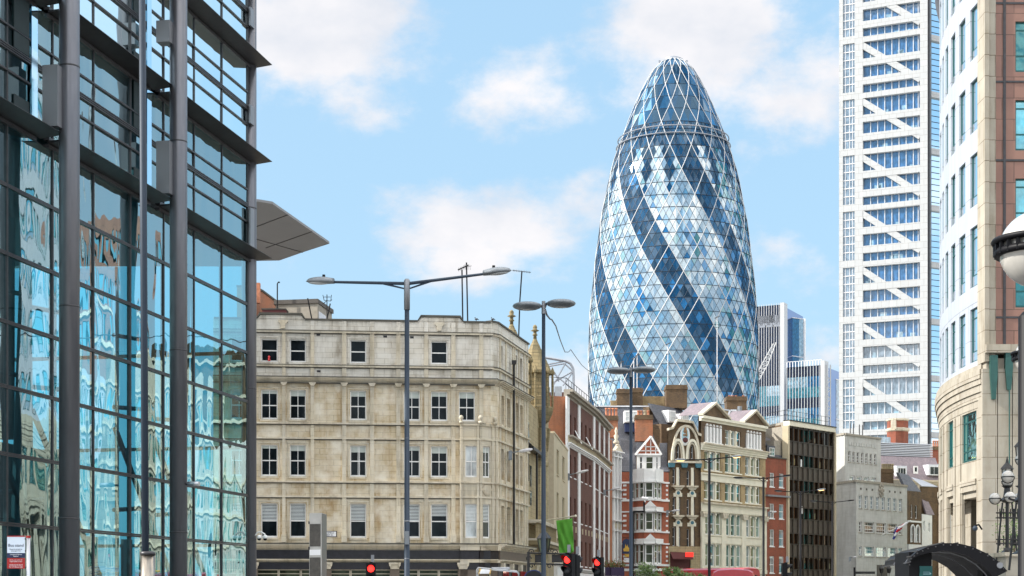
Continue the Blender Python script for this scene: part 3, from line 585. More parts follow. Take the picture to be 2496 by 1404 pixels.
for a, b in ((520, 608), (625, 787), (805, 953), (971, 1119), (1137, 1196)):
    u0, u1 = MFu(a), MFu(b); n = 3
    for k in range(n):
        q0, q1 = u0 + (u1 - u0) * k / n, u0 + (u1 - u0) * (k + 1) / n
        window(stone, MF, q0 + .01, q1 - .01, .6, mz(1388), inset=.12, fw=.06, rails=(.9,), glass='pane_room', frame='stone_trim', bw=.02)
    m = MB(); m.fb(MF, u0, u1, 0, .59, -.2, .1); m.build('stall_riser', 'fascia', stone)
# corner bay from first to third floor
b0 = MF.P(MFu(1120.5), 0, 0).xy; b1 = MF.P(MFu(1121), 0, .35).xy; b2 = MF.P(MFu(1166), 0, .35).xy
SX, SY = gx(1213, 107.1), 107.1
b3 = Vector((SX, SY)); zb0, zb1 = zB, mz(1031)
SF = Fac(1213, 107.1, 1288, 116.2)
BF = Box2(b1, b2); BC = Box2(b2, b3)
fzh, czh = [], []
for row, kw in ((rowC, dict(glass='pane_white', rails=(.5,), bars=(.5,))), (rowD, dict(glass='pane_white', rails=(.49,), blind='blind'))):
    fzh.append(window(stone, BF, BF.L * .27, BF.L * .93, *row, inset=.18, **kw))
for row, kw in ((rowC, dict(rails=(.5,), bars=(.5,), roller=.2)), (rowD, dict(rails=(.49,), blind='blind'))):
    czh.append(window(stone, BC, BC.L * .22, BC.L * .62, *row, inset=.18, **kw))
m = MB(); wall(m, BF, 0, BF.L, zb0, zb1, fzh, .2); wall(m, BC, 0, BC.L, zb0, zb1, czh, .2)
B0 = Box2(b0, b1); wall(m, B0, 0, B0.L, zb0, zb1, [], .1)
m.build('bay_window', 'stone_trim', stone)
m = MB(); m.plan([b0, b1, b2, b3, (SX - 1.2, SY + 1)], zb1, zb1 + .05); m.build('bay_roof', 'lead_cap', stone)
for y0, y1, d in ((1031, 1036, .12), (1067, 1071, .10), (1173, 1177, .13), (1209, 1213, .1), (1326, 1341, .3), (1363, 1371, .15)):
    m = MB()
    for f in (BF, BC): m.fb(f, -.02, f.L + .04, mz(y1), mz(y0), .0, d)
    m.build('bay_cornice', 'stone_trim', stone)
m = MB()
for f, us in ((BF, (.06, 1 - .04)), (BC, (.08, .72, .93))):
    for u in us:
        for y0, y1 in ((1036, 1067), (1071, 1173), (1177, 1209), (1213, 1326)): m.fb(f, f.L * u - .08, f.L * u + .08, mz(y1), mz(y0), .0, .08)
m.build('bay_pilaster', 'stone_trim', stone)
m = MB(); c = BC.P(BC.L * .42, mz(1192), .02); m.lathe(c, [(.36, 0), (.36, .05)], 20, BC.n); m.lathe(c, [(.28, .05), (.28, .08)], 20, BC.n); m.fb(BC, BC.L * .42 - .5, BC.L * .42 + .5, mz(1195), mz(1189), .02, .05)
m.build('carved_roundel', 'stone_trim', stone)
for px in (1123, 1170, 1208):
    p = MF.P(MFu(px), zb1, .45 if px < 1200 else -.2); m = MB(); m.box(p.x - .13, p.x + .13, p.y - .13, p.y + .13, zb1, zb1 + .15)
    m.lathe(p, [(.10, .15), (.05, .22), (.12, .28), (.15, .38), (.12, .48), (.02, .54)], 12); m.build('ball_finial', 'stone_trim', stone, True)
m = MB(); m.plan([(b1.x, b1.y), (b2.x, b2.y), (b3.x, b3.y), (b3.x - 1.5, b3.y + 1.2), (b0.x, b0.y + .8)], 0, mz(1388)); m.build('bay_base', 'fascia_brown', stone)
m = MB()
for f in (BF, BC): m.fb(f, .0, f.L, mz(1363), mz(1341), .0, .10)
m.build('fascia', 'fascia', stone)
m = MB()
for f in (BF, BC): m.fb(f, .0, f.L, mz(1388), mz(1371), .0, .05)
m.build('fascia', 'fascia', stone)
# side wall along the street
sz = lambda py: CZ + (HY - py) / F * 106.5
su = SF.u
US0 = SF.u(1198) if False else 0.0
sideW = [(1222, 1228, 1), (1236, 1243, 1), (1256, 1262, 1), (1268, 1273, 1)]
sholes = []
for a, b, k in sideW:
    for row in (rowB, rowC, rowD):
        sholes.append(window(stone, SF, su(a), su(b + 1.2), row[0], row[1], inset=.55, fw=.02, rails=(), frame='frame_dark', glass='pane_shaft'))
for a, b in ((1217, 1222), (1252, 1257), (1265, 1270)):
    sholes.append(window(stone, SF, su(a + 2), su(b + 3), *rowA, inset=.55, fw=.02, rails=(), frame='frame_dark', glass='pane_shaft'))
m = MB(); wall(m, SF, 0, SF.L, zmid, mz(779), [h for h in sholes if h[2] > zmid], .55); m.build('wall', 'stone_pale', stone)
m = MB(); wall(m, SF, 0, SF.L, zB, zmid, [h for h in sholes if h[2] < zmid], .55); m.build('wall', 'stone_tan', stone)
UC = Box2(MF.P(U1, 0, 0).xy, b3)      # narrow corner facet above the bay
m = MB(); wall(m, UC, 0, UC.L, zb1, zmid, [], .1); m.build('wall', 'stone_tan', stone)
m = MB(); wall(m, UC, 0, UC.L, zmid, mz(779), [], .1); m.build('wall', 'stone_pale', stone)
for f in (SF, UC):
    for y0, y1, d, st in ((808, 813, .16, 0), (891, 896, .17, 0), (922, 934, .42, 4), (1031, 1035, .18, 0), (1067, 1071, .14, 0), (1173, 1177, .18, 0), (1209, 1213, .14, 0), (1324, 1341, .6, 4), (1363, 1371, .35, 3)):
        if f is UC and y0 > 1000: continue
        strip(stone, 'cornice', 'stone_trim', f, 0 if f is UC else -.05, f.L, mz(y1), mz(y0), 0, d * (1 if f is SF else .9), st)
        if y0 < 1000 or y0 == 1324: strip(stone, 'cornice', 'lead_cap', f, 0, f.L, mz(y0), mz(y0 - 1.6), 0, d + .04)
    strip(stone, 'coping', 'lead_cap', f, 0, f.L, mz(779), mz(775), -.4, .1)
m = MB()
for px in (1218, 1232, 1249, 1253, 1264, 1277, 1284):
    for y0, y1 in segs: m.fb(SF, su(px) - .14, su(px) + .14, mz(y1), mz(y0), 0, .08)
m.build('pilaster', 'stone_trim', stone)
m = MB(); m.tube(SF.P(su(1243), mz(1322), .28), SF.P(su(1243), mz(858), .28), .075, .075, 8); m.box(*[k for k in (SF.P(su(1243), 0, .28).x - .16, SF.P(su(1243), 0, .28).x + .16, SF.P(su(1243), 0, .28).y - .16, SF.P(su(1243), 0, .28).y + .16)], mz(862), mz(852)); m.build('drainpipe', 'black_iron', stone)
strip(stone, 'fascia', 'fascia_brown', SF, 0, SF.L, mz(1363), mz(1341), -.2, .18); m = MB(); m.fb(SF, 0, SF.L, 0, mz(1371), -.2, .05); m.build('shop_front', 'fascia', stone)
for k in range(4):
    u = .8 + k * 2.6; m = MB(); m.fb(SF, u - .2, u + .2, mz(1388), mz(1371), .05, .3); m.build('capital', 'stone_trim', stone)
    m = MB(); m.fb(SF, u + .4, u + 2.1, .8, mz(1388), .05, .09); m.build('shop_window', 'pane_room', stone)
m = MB(); A = MF.P(.1, 0, -.3); B_ = MF.P(U1 - .1, 0, -.3); Cc = SF.P(.3, 0, -.7); D = SF.P(SF.L, 0, -.7)
m.plan([A.xy, B_.xy, Cc.xy, D.xy, (A.x, D.y)], zbay, mz(786)); B2_ = MF.P(MFu(1120), 0, -.3); m.plan([A.xy, B2_.xy, (B2_.x + 1.2, B2_.y + 1.2), Cc.xy, D.xy, (A.x, D.y)], 0, zbay - .01); m.build('building_body', 'grey_stone_dark', stone)
# roof things (things of their own stand on the roof)
zr = mz(786)
t = thing('brick_parapet', (gx(640, 108), 108, zr), 'orange brick parapet wall stepping down behind the stone coping at the left', 'wall')
BP = Fac(590, 107.6, 680, 116)
m = MB(); hz = [(590, 700), (627, 705), (640, 712), (680, 742)]
m.prism([BP.P(BP.u(px), 0).xy.to_3d() + Vector((0, 0, BP.z(px, py))) for px, py in hz] + [BP.P(BP.u(680), zr), BP.P(0, zr)], BP.n * -.35); m.build('brickwork', 'brick_orange', t)
m = MB(); m.prism([BP.P(BP.u(px), BP.z(px, py) + .01, .06) for px, py in hz] + [BP.P(BP.u(px), BP.z(px, py) + .14, .06) for px, py in reversed(hz)], BP.n * -.45); m.build('coping', 'lead_cap', t)
m = MB(); m.box(gx(628, 108) - .1, gx(633, 108), 108, 108.4, zr + 1.7, gz(689, 108)); m.build('chimney_pot', 'terracotta', t)
t = thing('roof_hut', (gx(735, 111), 111, zr), 'drab grey rendered box hut on the flat roof of the stone corner building', 'hut')
HF = Fac(672, 109.5, 774, 109.0); HS = Fac(774, 109.0, 809, 113)
zh = gz(739, 109); m = MB(); m.plan([HF.P(0, 0).xy, HF.P(HF.L, 0).xy, HS.P(HS.L, 0).xy, (HF.P(0, 0).x, 113)], zr, zh); m.build('hut_wall', 'concrete', t)
m = MB(); m.plan([HF.P(-.1, 0, .1).xy, HF.P(HF.L + .05, 0, .1).xy, HS.P(HS.L + .1, 0, .1).xy, (HF.P(0, 0).x - .1, 113.1)], zh, zh + .28); m.build('hut_roof', 'grey_stone_dark', t)
m = MB(); m.fb(HS, .3, HS.L * .55, zr, gz(763, 110), .0, .03); m.build('poster', 'totem_pale', t)
t = thing('skylight_roof', (gx(675, 107.5), 107.5, zr), 'low brown lead hipped roof light behind the raised parapet', 'roof light')
m = MB(); a, b = gx(640, 107.6), gx(715, 107.6); z1 = gz(756, 107.6); m.prism([(a, 107.4, zr), (b, 107.4, zr), (b - .5, 107.4, z1), (a, 107.4, z1)], (0, 1.2, 0)); m.build('roof_slope', 'maroon', t)
m = MB(); m.box(a - .05, b - .45, 107.35, 108.6, z1, z1 + .08); m.build('coping', 'lead_cap', t)
def rod_thing(name, label, cat, pts, r, Y, mat='pole_black'):
    P_ = [pt(px, py, Y) for px, py in pts]; t = thing(name, P_[0], label, cat); m = MB(); m.path(P_, r, 6); m.build('pole', mat, t); return t
rod_thing('vent_pipe', 'thin black hooked vent pipe standing on the brick parapet', 'pipe', [(676, 775), (676, 692), (679, 687), (682, 689)], .045, 109)
rod_thing('roof_stay', 'short black leaning rod at the front of the roof hut', 'rod', [(760, 778), (750, 727)], .045, 108)
rod_thing('roof_stay', 'short black leaning rod below the small antenna', 'rod', [(797, 778), (805, 740)], .045, 108)
t = rod_thing('antenna', 'small grid television antenna on the roof hut corner', 'antenna', [(797, 778), (797, 718)], .03, 109)
m = MB()
for a, b in (((787, 719), (790, 732)), ((808, 719), (806, 734)), ((787, 741), (797, 733)), ((806, 734), (809, 730)), ((790, 732), (806, 734)), ((789, 724), (806, 724)), ((797, 733), (790, 738))): m.tube(pt(*a, 109), pt(*b, 109.3), .02, .02, 5)
m.build('grid', 'pole_black', t)
t = rod_thing('antenna_mast', 'tall thin mast with a slanting aerial, left one of the pair on the stone roof', 'antenna', [(1128, 785), (1126, 657)], .05, 110)
m = MB(); m.tube(pt(1116, 658, 110), pt(1142, 646, 110), .05, .05, 6); [m.tube(pt(x, 658 - (x - 1116) * .46 - 5, 110), pt(x, 658 - (x - 1116) * .46 + 5, 110), .012, .012, 4) for x in range(1118, 1142, 4)]; m.build('aerial', 'frame_dark', t)
t = rod_thing('antenna_mast', 'tall thin mast with faint spiky aerial, right one of the pair on the stone roof', 'antenna', [(1140, 785), (1137, 640)], .05, 111)
m = MB(); [m.tube(pt(1133 + k * 3, 645, 111), pt(1131 + k * 4, 658, 111), .012, .012, 4) for k in range(5)]; m.tube(pt(1131, 652, 111), pt(1150, 648, 111), .015, .015, 4); m.build('aerial', 'frame_dark', t)
t = rod_thing('antenna_mast', 'leaning lattice mast with a comb aerial on top, between the pinnacle and the disc lamp', 'antenna', [(1264, 830), (1267, 735), (1272, 662)], .05, 117)
m = MB(); m.tube(pt(1249, 659, 117), pt(1294, 664, 117), .025, .025, 5); [m.tube(pt(x, 659 + (x - 1249) * .11 - 3, 117), pt(x, 659 + (x - 1249) * .11 + 3, 117), .014, .014, 4) for x in range(1251, 1293, 4)]; m.build('aerial', 'frame_dark', t)
for px, py, lab in ((1161, 781, 'dark pigeon perched on the stone parapet'), (1201, 781, 'small dark urn finial bird at the parapet corner')):
    p = pt(px, py, 106.8); t = thing('pigeon', p, lab, 'bird'); m = MB(); m.ell(p + Vector((0, 0, .08)), (.10, 0, 0), (0, .06, 0), (.03, 0, .065)); m.ell(p + Vector((-.08, 0, .17)), (.035, 0, 0), (0, .035, 0), (0, 0, .045)); m.tube(p + Vector((.06, 0, .08)), p + Vector((.17, 0, .03)), .035, .015, 6); m.tube(p + Vector((0, 0, -.03)), p + Vector((0, 0, .05)), .02, .02, 5); m.build('body', 'bird_grey', t, True)
# red ornament on a sill, street sign
p = MF.P(MFu(656), rowA[0] + .06, -.0); t = thing('sill_ornament', p, 'small red figure standing on the top floor window sill', 'ornament')
m = MB(); m.lathe(p, [(.07, 0), (.08, .12), (.05, .2), (.09, .28), (.02, .36)], 10); m.build('figure', 'red_paint', t, True)
p = MF.P(MFu(800), mz(1303), .03); t = thing('street_sign', p, 'white street name plate with black border on the stone wall beside the totem', 'sign')
m = MB(); u0, u1 = MFu(778), MFu(821); m.fb(MF, u0, u1, mz(1309), mz(1294.5), .0, .03); m.build('plate_border', 'text_black', t)
m = MB(); m.fb(MF, u0 + .05, u1 - .05, mz(1307.5), mz(1296), .03, .036); m.build('plate', 'sign_white', t)
ry = math.atan2(MF.t.y, MF.t.x); text(t, 'BRUSHFIELD', .145, MF.P((u0 + u1) / 2, mz(1299), .04), ry, 'text_black'); text(t, 'STREET E1', .145, MF.P((u0 + u1) / 2, mz(1304.6), .04), ry, 'text_black')

# ------------------------------------------------------------------ gothic institute behind the corner building
t = goth = thing('gothic_institute', (gx(1305, 124), 126, 0), 'mossy yellow stone gothic building with two pointed turrets beside the stone corner building', 'building')
GF = Fac(1284, 117, 1337, 131)
m = MB(); wall(m, GF, 0, GF.L, 0, GF.z(1310, 1000), [], .1); m.plan([GF.P(.05, 0, -.1).xy, GF.P(GF.L, 0, -.1).xy, (GF.P(0, 0).x - 5, 131), (GF.P(0, 0).x - 5, 117.5)], 0, GF.z(1310, 1002)); m.build('wall', 'stone_yellow', t)
def turret(x, y, py_tip, Yr, rad, name='turret'):
    ztip = gz(py_tip, Yr); k = rad
    m = MB(); pr = []
    z0 = ztip - 6.7
    pr = [(.25 * k, z0 - 1.2), (.8 * k, z0 - .6), (1.0 * k, z0), (1.02 * k, z0 + .35), (.86 * k, z0 + .5), (.88 * k, z0 + 1.2), (.82 * k, z0 + 1.25), (.84 * k, z0 + 1.9), (.80 * k, z0 + 1.95), (.80 * k, z0 + 2.9), (.95 * k, z0 + 2.95), (.95 * k, z0 + 3.15)]
    for i in range(6):
        a = .90 - .14 * i; pr += [(a * k, z0 + 3.2 + i * .42), ((a - .11) * k, z0 + 3.58 + i * .42)]
    m.lathe((x, y, 0), pr, 8, rot=.5); o = m.build(name, 'stone_moss', t)
    m = MB(); zz = z0 + 5.55; m.lathe((x, y, 0), [(.14, zz), (.12, zz + .35), (.22, zz + .4), (.13, zz + .5), (.12, zz + .65), (.34, zz + .74), (.14, zz + .85), (.17, zz + 1.0), (.13, zz + 1.12), (.03, zz + 1.2)], 10); m.build('finial', 'stone_moss', o, True)
    for a in range(8):
        A = math.pi * 2 * (a + .5 + .5) / 8; px_, py_ = x + math.cos(A) * k * .92, y + math.sin(A) * k * .92
        m = MB(); m.tube((px_, py_, z0 + .3), (px_, py_, z0 + 2.95), .09, .09, 6); m.lathe((px_, py_, 0), [(.16, z0 + 2.95), (.18, z0 + 3.1), (.02, z0 + 3.5)], 6); m.build('shaft', 'stone_moss', o)
    return z0
turret(gx(1247, 119.5), 119.5, 757, 119.5, 1.5)
tx, ty = gx(1304, 125), 125
z0 = turret(tx, ty, 793, 125, 1.45)
m = MB(); m.lathe((tx, ty, 0), [(1.0, 0), (1.0, 11.5), (1.12, 11.6), (1.12, 11.85), (1.0, 12), (1.0, z0 - 2.0), (1.1, z0 - 1.9), (1.1, z0 - 1.2)], 8, rot=.5); m.build('turret_shaft', 'stone_yellow', t)
for a in range(8):
    A = math.pi * 2 * (a + .5) / 8; m = MB(); m.tube((tx + math.cos(A) * 1.0, ty + math.sin(A) * 1.0, z0 - 2.9), (tx + math.cos(A) * 1.1, ty + math.sin(A) * 1.1, z0 - 1.2), .08, .17, 6); m.build('carved_bracket', 'stone_moss', t)
m = MB(); m.prism([GF.P(GF.u(1284), gz(1085, 118), .3), GF.P(GF.u(1316), gz(1110, 124), .3), GF.P(GF.u(1300), gz(1000, 121), -3), GF.P(GF.u(1284), gz(985, 118), -3)], GF.n * -.4); m.build('roof_slope', 'slate', t)
m = MB(); m.fb(GF, GF.u(1284), GF.u(1317), gz(1108, 121), gz(1100, 121), .2, .5); m.tube(GF.P(GF.u(1297), 6, .35), GF.P(GF.u(1297), gz(1108, 121), .35), .08, .08, 8); m.build('gutter', 'black_iron', t)
for a, b, y0, y1 in ((1286, 1289, 1040, 1180), (1291, 1295, 1140, 1190), (1291, 1295, 1200, 1235)):
    m = MB(); m.fb(GF, GF.u(a), GF.u(b), gz(y1, 121), gz(y0, 121), .01, .03); m.build('window', 'pane_dark', t)
# balustrade balcony
z1, z2, z3 = gz(1274, 119.5), gz(1318, 119.5), gz(1285, 119.5)
for za, zb_, d in ((z1 - .12, z1 + .12, 1.0), (z2 - .1, z2 + .1, 1.0)):
    m = MB(); m.fb(GF, .1, GF.L * .95, za, zb_, -.1, d); m.build('balcony_rail', 'stone_trim', t)
m = MB()
for k in range(16): u = .3 + k * GF.L * .9 / 16; m.fb(GF, u, u + .28, z2, z1 - .1, .6, .8)
m.build('balustrade', 'stone_yellow', t)
m = MB(); m.fb(GF, 0, GF.L, gz(1330, 119.5), gz(1320, 119.5), 0, .9); m.build('cornice', 'stone_moss', t)
m = MB()
for r_, d in ((1.9, .06), (1.6, .12)):
    pts = [(GF.L * .5 + r_ * math.cos(a), 2.2 + r_ * 1.35 * math.sin(a)) for a in [math.pi * k / 14 for k in range(15)]]
    for a, b in zip(pts, pts[1:]): m.tube(GF.P(*a, d), GF.P(*b, d), .1, .1, 6)
m.build('entrance_arch', 'stone_trim', t)
m = MB(); m.fprism(GF, [(GF.L * .5 + 1.5 * math.cos(a), 2.2 + 2.0 * math.sin(a)) for a in [math.pi * k / 14 for k in range(15)]] + [(GF.L * .5 - 1.5, 0), (GF.L * .5 + 1.5, 0)], .01, .05); m.build('doorway', 'interior', t)

# green banner on a raking pole
p = pt(1290, 1275, 118); t = thing('flagpole', p, 'pale raking pole over the balustrade, the green banner hanging from it', 'pole')
e = pt(1403, 1257.5, 112); m = MB(); m.tube(p, e, .05, .04, 8); m.ell(e, (.09, 0, 0), (0, .09, 0), (0, 0, .09), 10, 6); m.build('pole', 'cream_paint', t)
t = thing('green_banner', pt(1376, 1300, 112.8), 'plain bright green banner with slanting folds hanging in front of the brick building', 'banner')
m = MB(); n, k2 = 14, 18; g = {}
for i in range(n + 1):
    for j in range(k2 + 1):
        s, q = i / n, j / k2
        x = 1356 + s * 39 + q * (8 + (-4) * s) ; y = 1269 - s * 5.5 + q * (85 - 4 * s) + (3.0 * math.sin(s * 3.1) * (q > .95))
        Y = 112.8 + .16 * math.sin(s * 7 + q * 3.5) + .10 * math.sin(s * 15 - q * 9) * (.3 + q)
        g[i, j] = pt(x, y, Y)
ix = {}
for i in range(n + 1):
    for j in range(k2 + 1): ix[i, j] = len(m.v); m.v.append(g[i, j])
for i in range(n):
    for j in range(k2): m.f.append((ix[i, j], ix[i, j + 1], ix[i + 1, j + 1], ix[i + 1, j])); m.m.append(0)
o = m.build('cloth', 'flag_green', t, True); md = o.modifiers.new('s', 'SOLIDIFY'); md.thickness = .015

# cream rendered block
t = thing('cream_block', (gx(1355, 140), 140, 0), 'plain cream rendered block with narrow slot windows between gothic stone and red brick', 'building')
A = Fac(1332, 131.5, 1350, 132.5); Bf = Fac(1350, 132.5, 1384, 149)
zt = A.z(1340, 1054)
m = MB(); m.plan([A.P(0, 0).xy, A.P(A.L, 0).xy, (A.P(0, 0).x + .2, 150)], 0, zt - .02); m.build('side_wall', 'stucco_side', t)
hs = []
for a, b in ((1357, 1362), (1371, 1376)):
    for y0, y1 in ((1095, 1156), (1200, 1262), (1312, 1345)):
        zz = (Bf.z(1358, y1), Bf.z(1358, y0)); hs.append(window(t, Bf, Bf.u(a), Bf.u(b), *zz, inset=.15, rails=(), glass='pane_shaft', frame='cream_render', sill='cream_render'))
m = MB(); wall(m, Bf, 0, Bf.L, 0, zt, hs, .15); m.fb(Bf, -.05, Bf.L, zt, zt + .15, -.3, .05); m.build('wall', 'cream_render', t)
backing(t, Bf, 0, Bf.L, 0, zt, 5, 'stucco_side', None, .2)
strip(t, 'shop_cornice', 'white_stucco', Bf, 0, Bf.L + 6, Bf.z(1358, 1380), Bf.z(1358, 1374), 0, .5, 2)
m = MB(); m.fb(Bf, 0, Bf.L, 0, Bf.z(1358, 1381), 0, .3); m.build('shop_front', 'white_stucco', t)

# long red brick building following the curve of the street
red = t = thing('long_brick_building', (gx(1420, 165), 165, 0), 'long dark red brick building with thin white piers receding along the street', 'building')
RS = Fac(1330, 149.5, 1382, 150.5)
P0 = RS.P(RS.L, 0).xy; P1 = Vector((gx(1446, 167), 167)); P2 = Vector((gx(1484, 184), 184))
R1 = Box2(P0, P1); R2 = Box2(P1, P2)
zt = RS.z(1382, 967)
m = MB(); wall(m, RS, 0, RS.L, 0, zt, [], .1); m.build('end_wall', 'brick_orange', t)
m = MB(); m.plan([RS.P(0, 0, -.1).xy, P0 + Vector((-.1, .2)), P1 + Vector((-.3, .2)), P2 + Vector((-.3, 0)), (RS.P(0, 0).x, 184)], 0, zt - .1); m.build('building_body', 'brick_dark_red', t)
rz = lambda py: R1.z(1400, py)
rows = [(1017, 1068), (1113, 1166), (1215, 1272), (1316, 1378)]
hs1, hs2 = [], []
def uu(f, px): return f.u(px)
for y0, y1 in rows:
    zz = (rz(y1), rz(y0))
    for a in ((1388, 1392.5), (1399, 1403.5), (1415, 1419.5), (1426, 1430), (1436, 1440)): hs1.append(window(t, R1, R1.u(a[0]), R1.u(a[1]), *zz, inset=.22, fw=.10, rails=(.5,), glass='pane_far', sill='white_stucco'))
    for a in ((1450.5, 1453), (1455, 1457.5), (1463, 1465), (1467, 1469.2), (1474.5, 1476.5), (1478.5, 1480.3)): hs2.append(window(t, R2, R2.u(a[0]), R2.u(a[1]), *zz, inset=.22, fw=.10, rails=(.5,), glass='pane_far', sill='white_stucco'))
m = MB(); wall(m, R1, 0, R1.L, 0, zt, hs1, .22); wall(m, R2, 0, R2.L, 0, zt, hs2, .22); m.build('wall', 'brick_dark_red', t)
for f, ps in ((R1, ((1379.5, 1386), (1408, 1413), (1445, 1449))), (R2, ((1459, 1461.3), (1470.5, 1472.8), (1482, 1484)))):
    for a, b in ps: m = MB(); m.fb(f, f.u(a), f.u(b), rz(1385), zt, -.05, .10); m.build('pier', 'white_stucco', t)
for f in (R1, R2):
    strip(t, 'cornice', 'concrete', f, 0, f.L, zt, zt + .7, -.3, .55, 3)
    strip(t, 'balcony_cornice', 'white_stucco', f, 0, f.L, rz(1098), rz(1088), 0, .35, 3); strip(t, 'balcony_cornice', 'cream_render', f, 0, f.L, rz(1088), rz(1075), 0, .18)
    strip(t, 'balcony_cornice', 'concrete', f, 0, f.L, rz(1075), rz(1071), 0, .55)
    strip(t, 'shop_cornice', 'white_stucco', f, 0, f.L, rz(1394), rz(1386), 0, .5, 3); m = MB(); m.fb(f, 0, f.L, 0, rz(1396), .0, .3); m.build('shop_front', 'white_stucco', t)
    for k in range(int(f.L / 2.1)):
        m = MB(); u = .8 + k * 2.1; m.fb(f, u, u + .35, rz(1298), rz(1284), .0, .06); m.build('panel', 'cream_render', t)
m = MB()
for f in (R1, R2):
    for k in range(int(f.L / 1.6) + 1): m.tube(f.P(k * 1.6, zt + .7, -.1), f.P(k * 1.6, zt + 1.75, -.1), .03, .03, 4)
    for h in (1.2, 1.75): m.tube(f.P(0, zt + h, -.1), f.P(f.L, zt + h, -.1), .03, .03, 4)
m.tube(RS.P(0, zt + 1.7), RS.P(RS.L, zt + 1.7), .03, .03, 4)
m.build('railing', 'black_iron', t)
for a, y in ((1401, 1050), (1428, 1066)):
    m = MB(); f = R1; u = f.u(a); m.prism([f.P(u, f.z(a, y), .0), f.P(u + .7, f.z(a, y), .0), f.P(u + .7, f.z(a, y) - 1.2, .6), f.P(u, f.z(a, y) - 1.2, .6)], (0, 0, .05)); m.build('open_casement', 'white_paint', t)
m = MB(); m.box(gx(1343, 155), gx(1350, 155), 154, 155, zt, gz(932, 155)); m.box(gx(1352, 155), gx(1369, 155), 154, 155, zt, gz(945, 155)); m.build('roof_plant', 'duct', t)
# arched glass lift hood on the far roof
t = thing('glass_hood', (gx(1365, 172), 172, 0), 'clear rounded glass hood on white cross braced tubes above the brick roof', 'roof structure')
m = MB(); Yh = 172
out = [(1330, 872), (1378, 880), (1390, 886), (1397, 898), (1398, 915), (1398, 955)]
for dy in (0, 6):
    m.path([pt(a, b, Yh + dy) for a, b in out], .13, 6)
for a, b in (((1340, 902), (1397, 950)), ((1380, 882), (1345, 945)), ((1397, 905), (1350, 932)), ((1336, 888), (1378, 880)), ((1336, 900), (1352, 908)), ((1352, 908), (1362, 930)), ((1376, 886), (1397, 905)), ((1337, 893), (1376, 886)), ((1397, 905), (1372, 940))): m.tube(pt(*a, Yh), pt(*b, Yh), .08, .08, 5)
for a, b in out: m.tube(pt(a, b, Yh), pt(a, b, Yh + 6), .06, .06, 5)
m.build('tube_frame', 'roof_metal', t)
m = MB()
for a, b in zip(out, out[1:]): m.quad(pt(*a, Yh), pt(*b, Yh), pt(*b, Yh + 6), pt(*a, Yh + 6))
m.quad(*[pt(a, b, Yh + .05) for a, b in out + [(1330, 955)]]); m.build('glass', 'acrylic', t)
m = MB(); m.box(gx(1332, Yh), gx(1398, Yh), Yh, Yh + 6, 0, gz(956, Yh)); m.build('base_block', 'brick_dark_red', t)

# narrow white carved facade
t = thing('narrow_carved_house', (gx(1497, 186), 186, 0), 'narrow white carved stone house front squeezed beside the red and white bay building', 'building')
NF = Fac(1484, 184, 1513, 187.5); nz_ = lambda py: NF.z(1500, py)
hs = []
for y0, y1 in ((1118, 1190), (1215, 1255), (1300, 1395)):
    for a, b in ((1495.5, 1500), (1504, 1508.5)): hs.append(window(t, NF, NF.u(a), NF.u(b), nz_(y1), nz_(y0), inset=.3, rails=(.55,), glass='pane_room', fw=.07))
m = MB(); wall(m, NF, 0, NF.L, 0, nz_(1100), hs, .3); m.build('wall', 'white_stucco', t)
backing(t, NF, 0, NF.L, 0, nz_(1100), 9, 'brick_orange', 'lead_cap', .35)
for px in (1493.5, 1502, 1510.5): 
    m = MB(); m.tube(NF.P(NF.u(px), nz_(1395), .15), NF.P(NF.u(px), nz_(1105), .15), .09, .09, 8); m.build('half_column', 'white_stucco', t)
for y, d in ((1100, .5), (1112, .3), (1192, .45), (1212, .3), (1268, .5), (1292, .3)): strip(t, 'cornice', 'white_stucco', NF, NF.u(1491), NF.L, nz_(y + 3), nz_(y), 0, d)
m = MB()
for k in range(2):
    for q in range(6):
        u = NF.u(1494 + k * 9 + q * 1.2); m.tube(NF.P(u, nz_(1290 - (q % 2) * 4), .2), NF.P(u, nz_(1272 + (q % 3) * 3), .2), .045, .045, 5)
m.build('carving', 'stone_trim', t)
m = MB(); m.fprism(NF, [(NF.u(1494), nz_(1100)), (NF.L, nz_(1100)), (NF.u(1503.5), nz_(1082))], -.1, .3); m.build('pediment', 'stone_trim', t)
m = MB(); m.lathe(NF.P(NF.u(1500), nz_(1082), .1), [(.3, 0), (.35, .2), (.15, .5), (.3, .9), (.1, 1.1), (.2, 1.5), (.03, 1.9)], 8); m.build('statue', 'stone_trim', t, True)
m = MB(); m.fb(NF, 0, NF.u(1490), nz_(1400), nz_(1075), -.5, .12); m.build('party_wall', 'brick_orange', t)

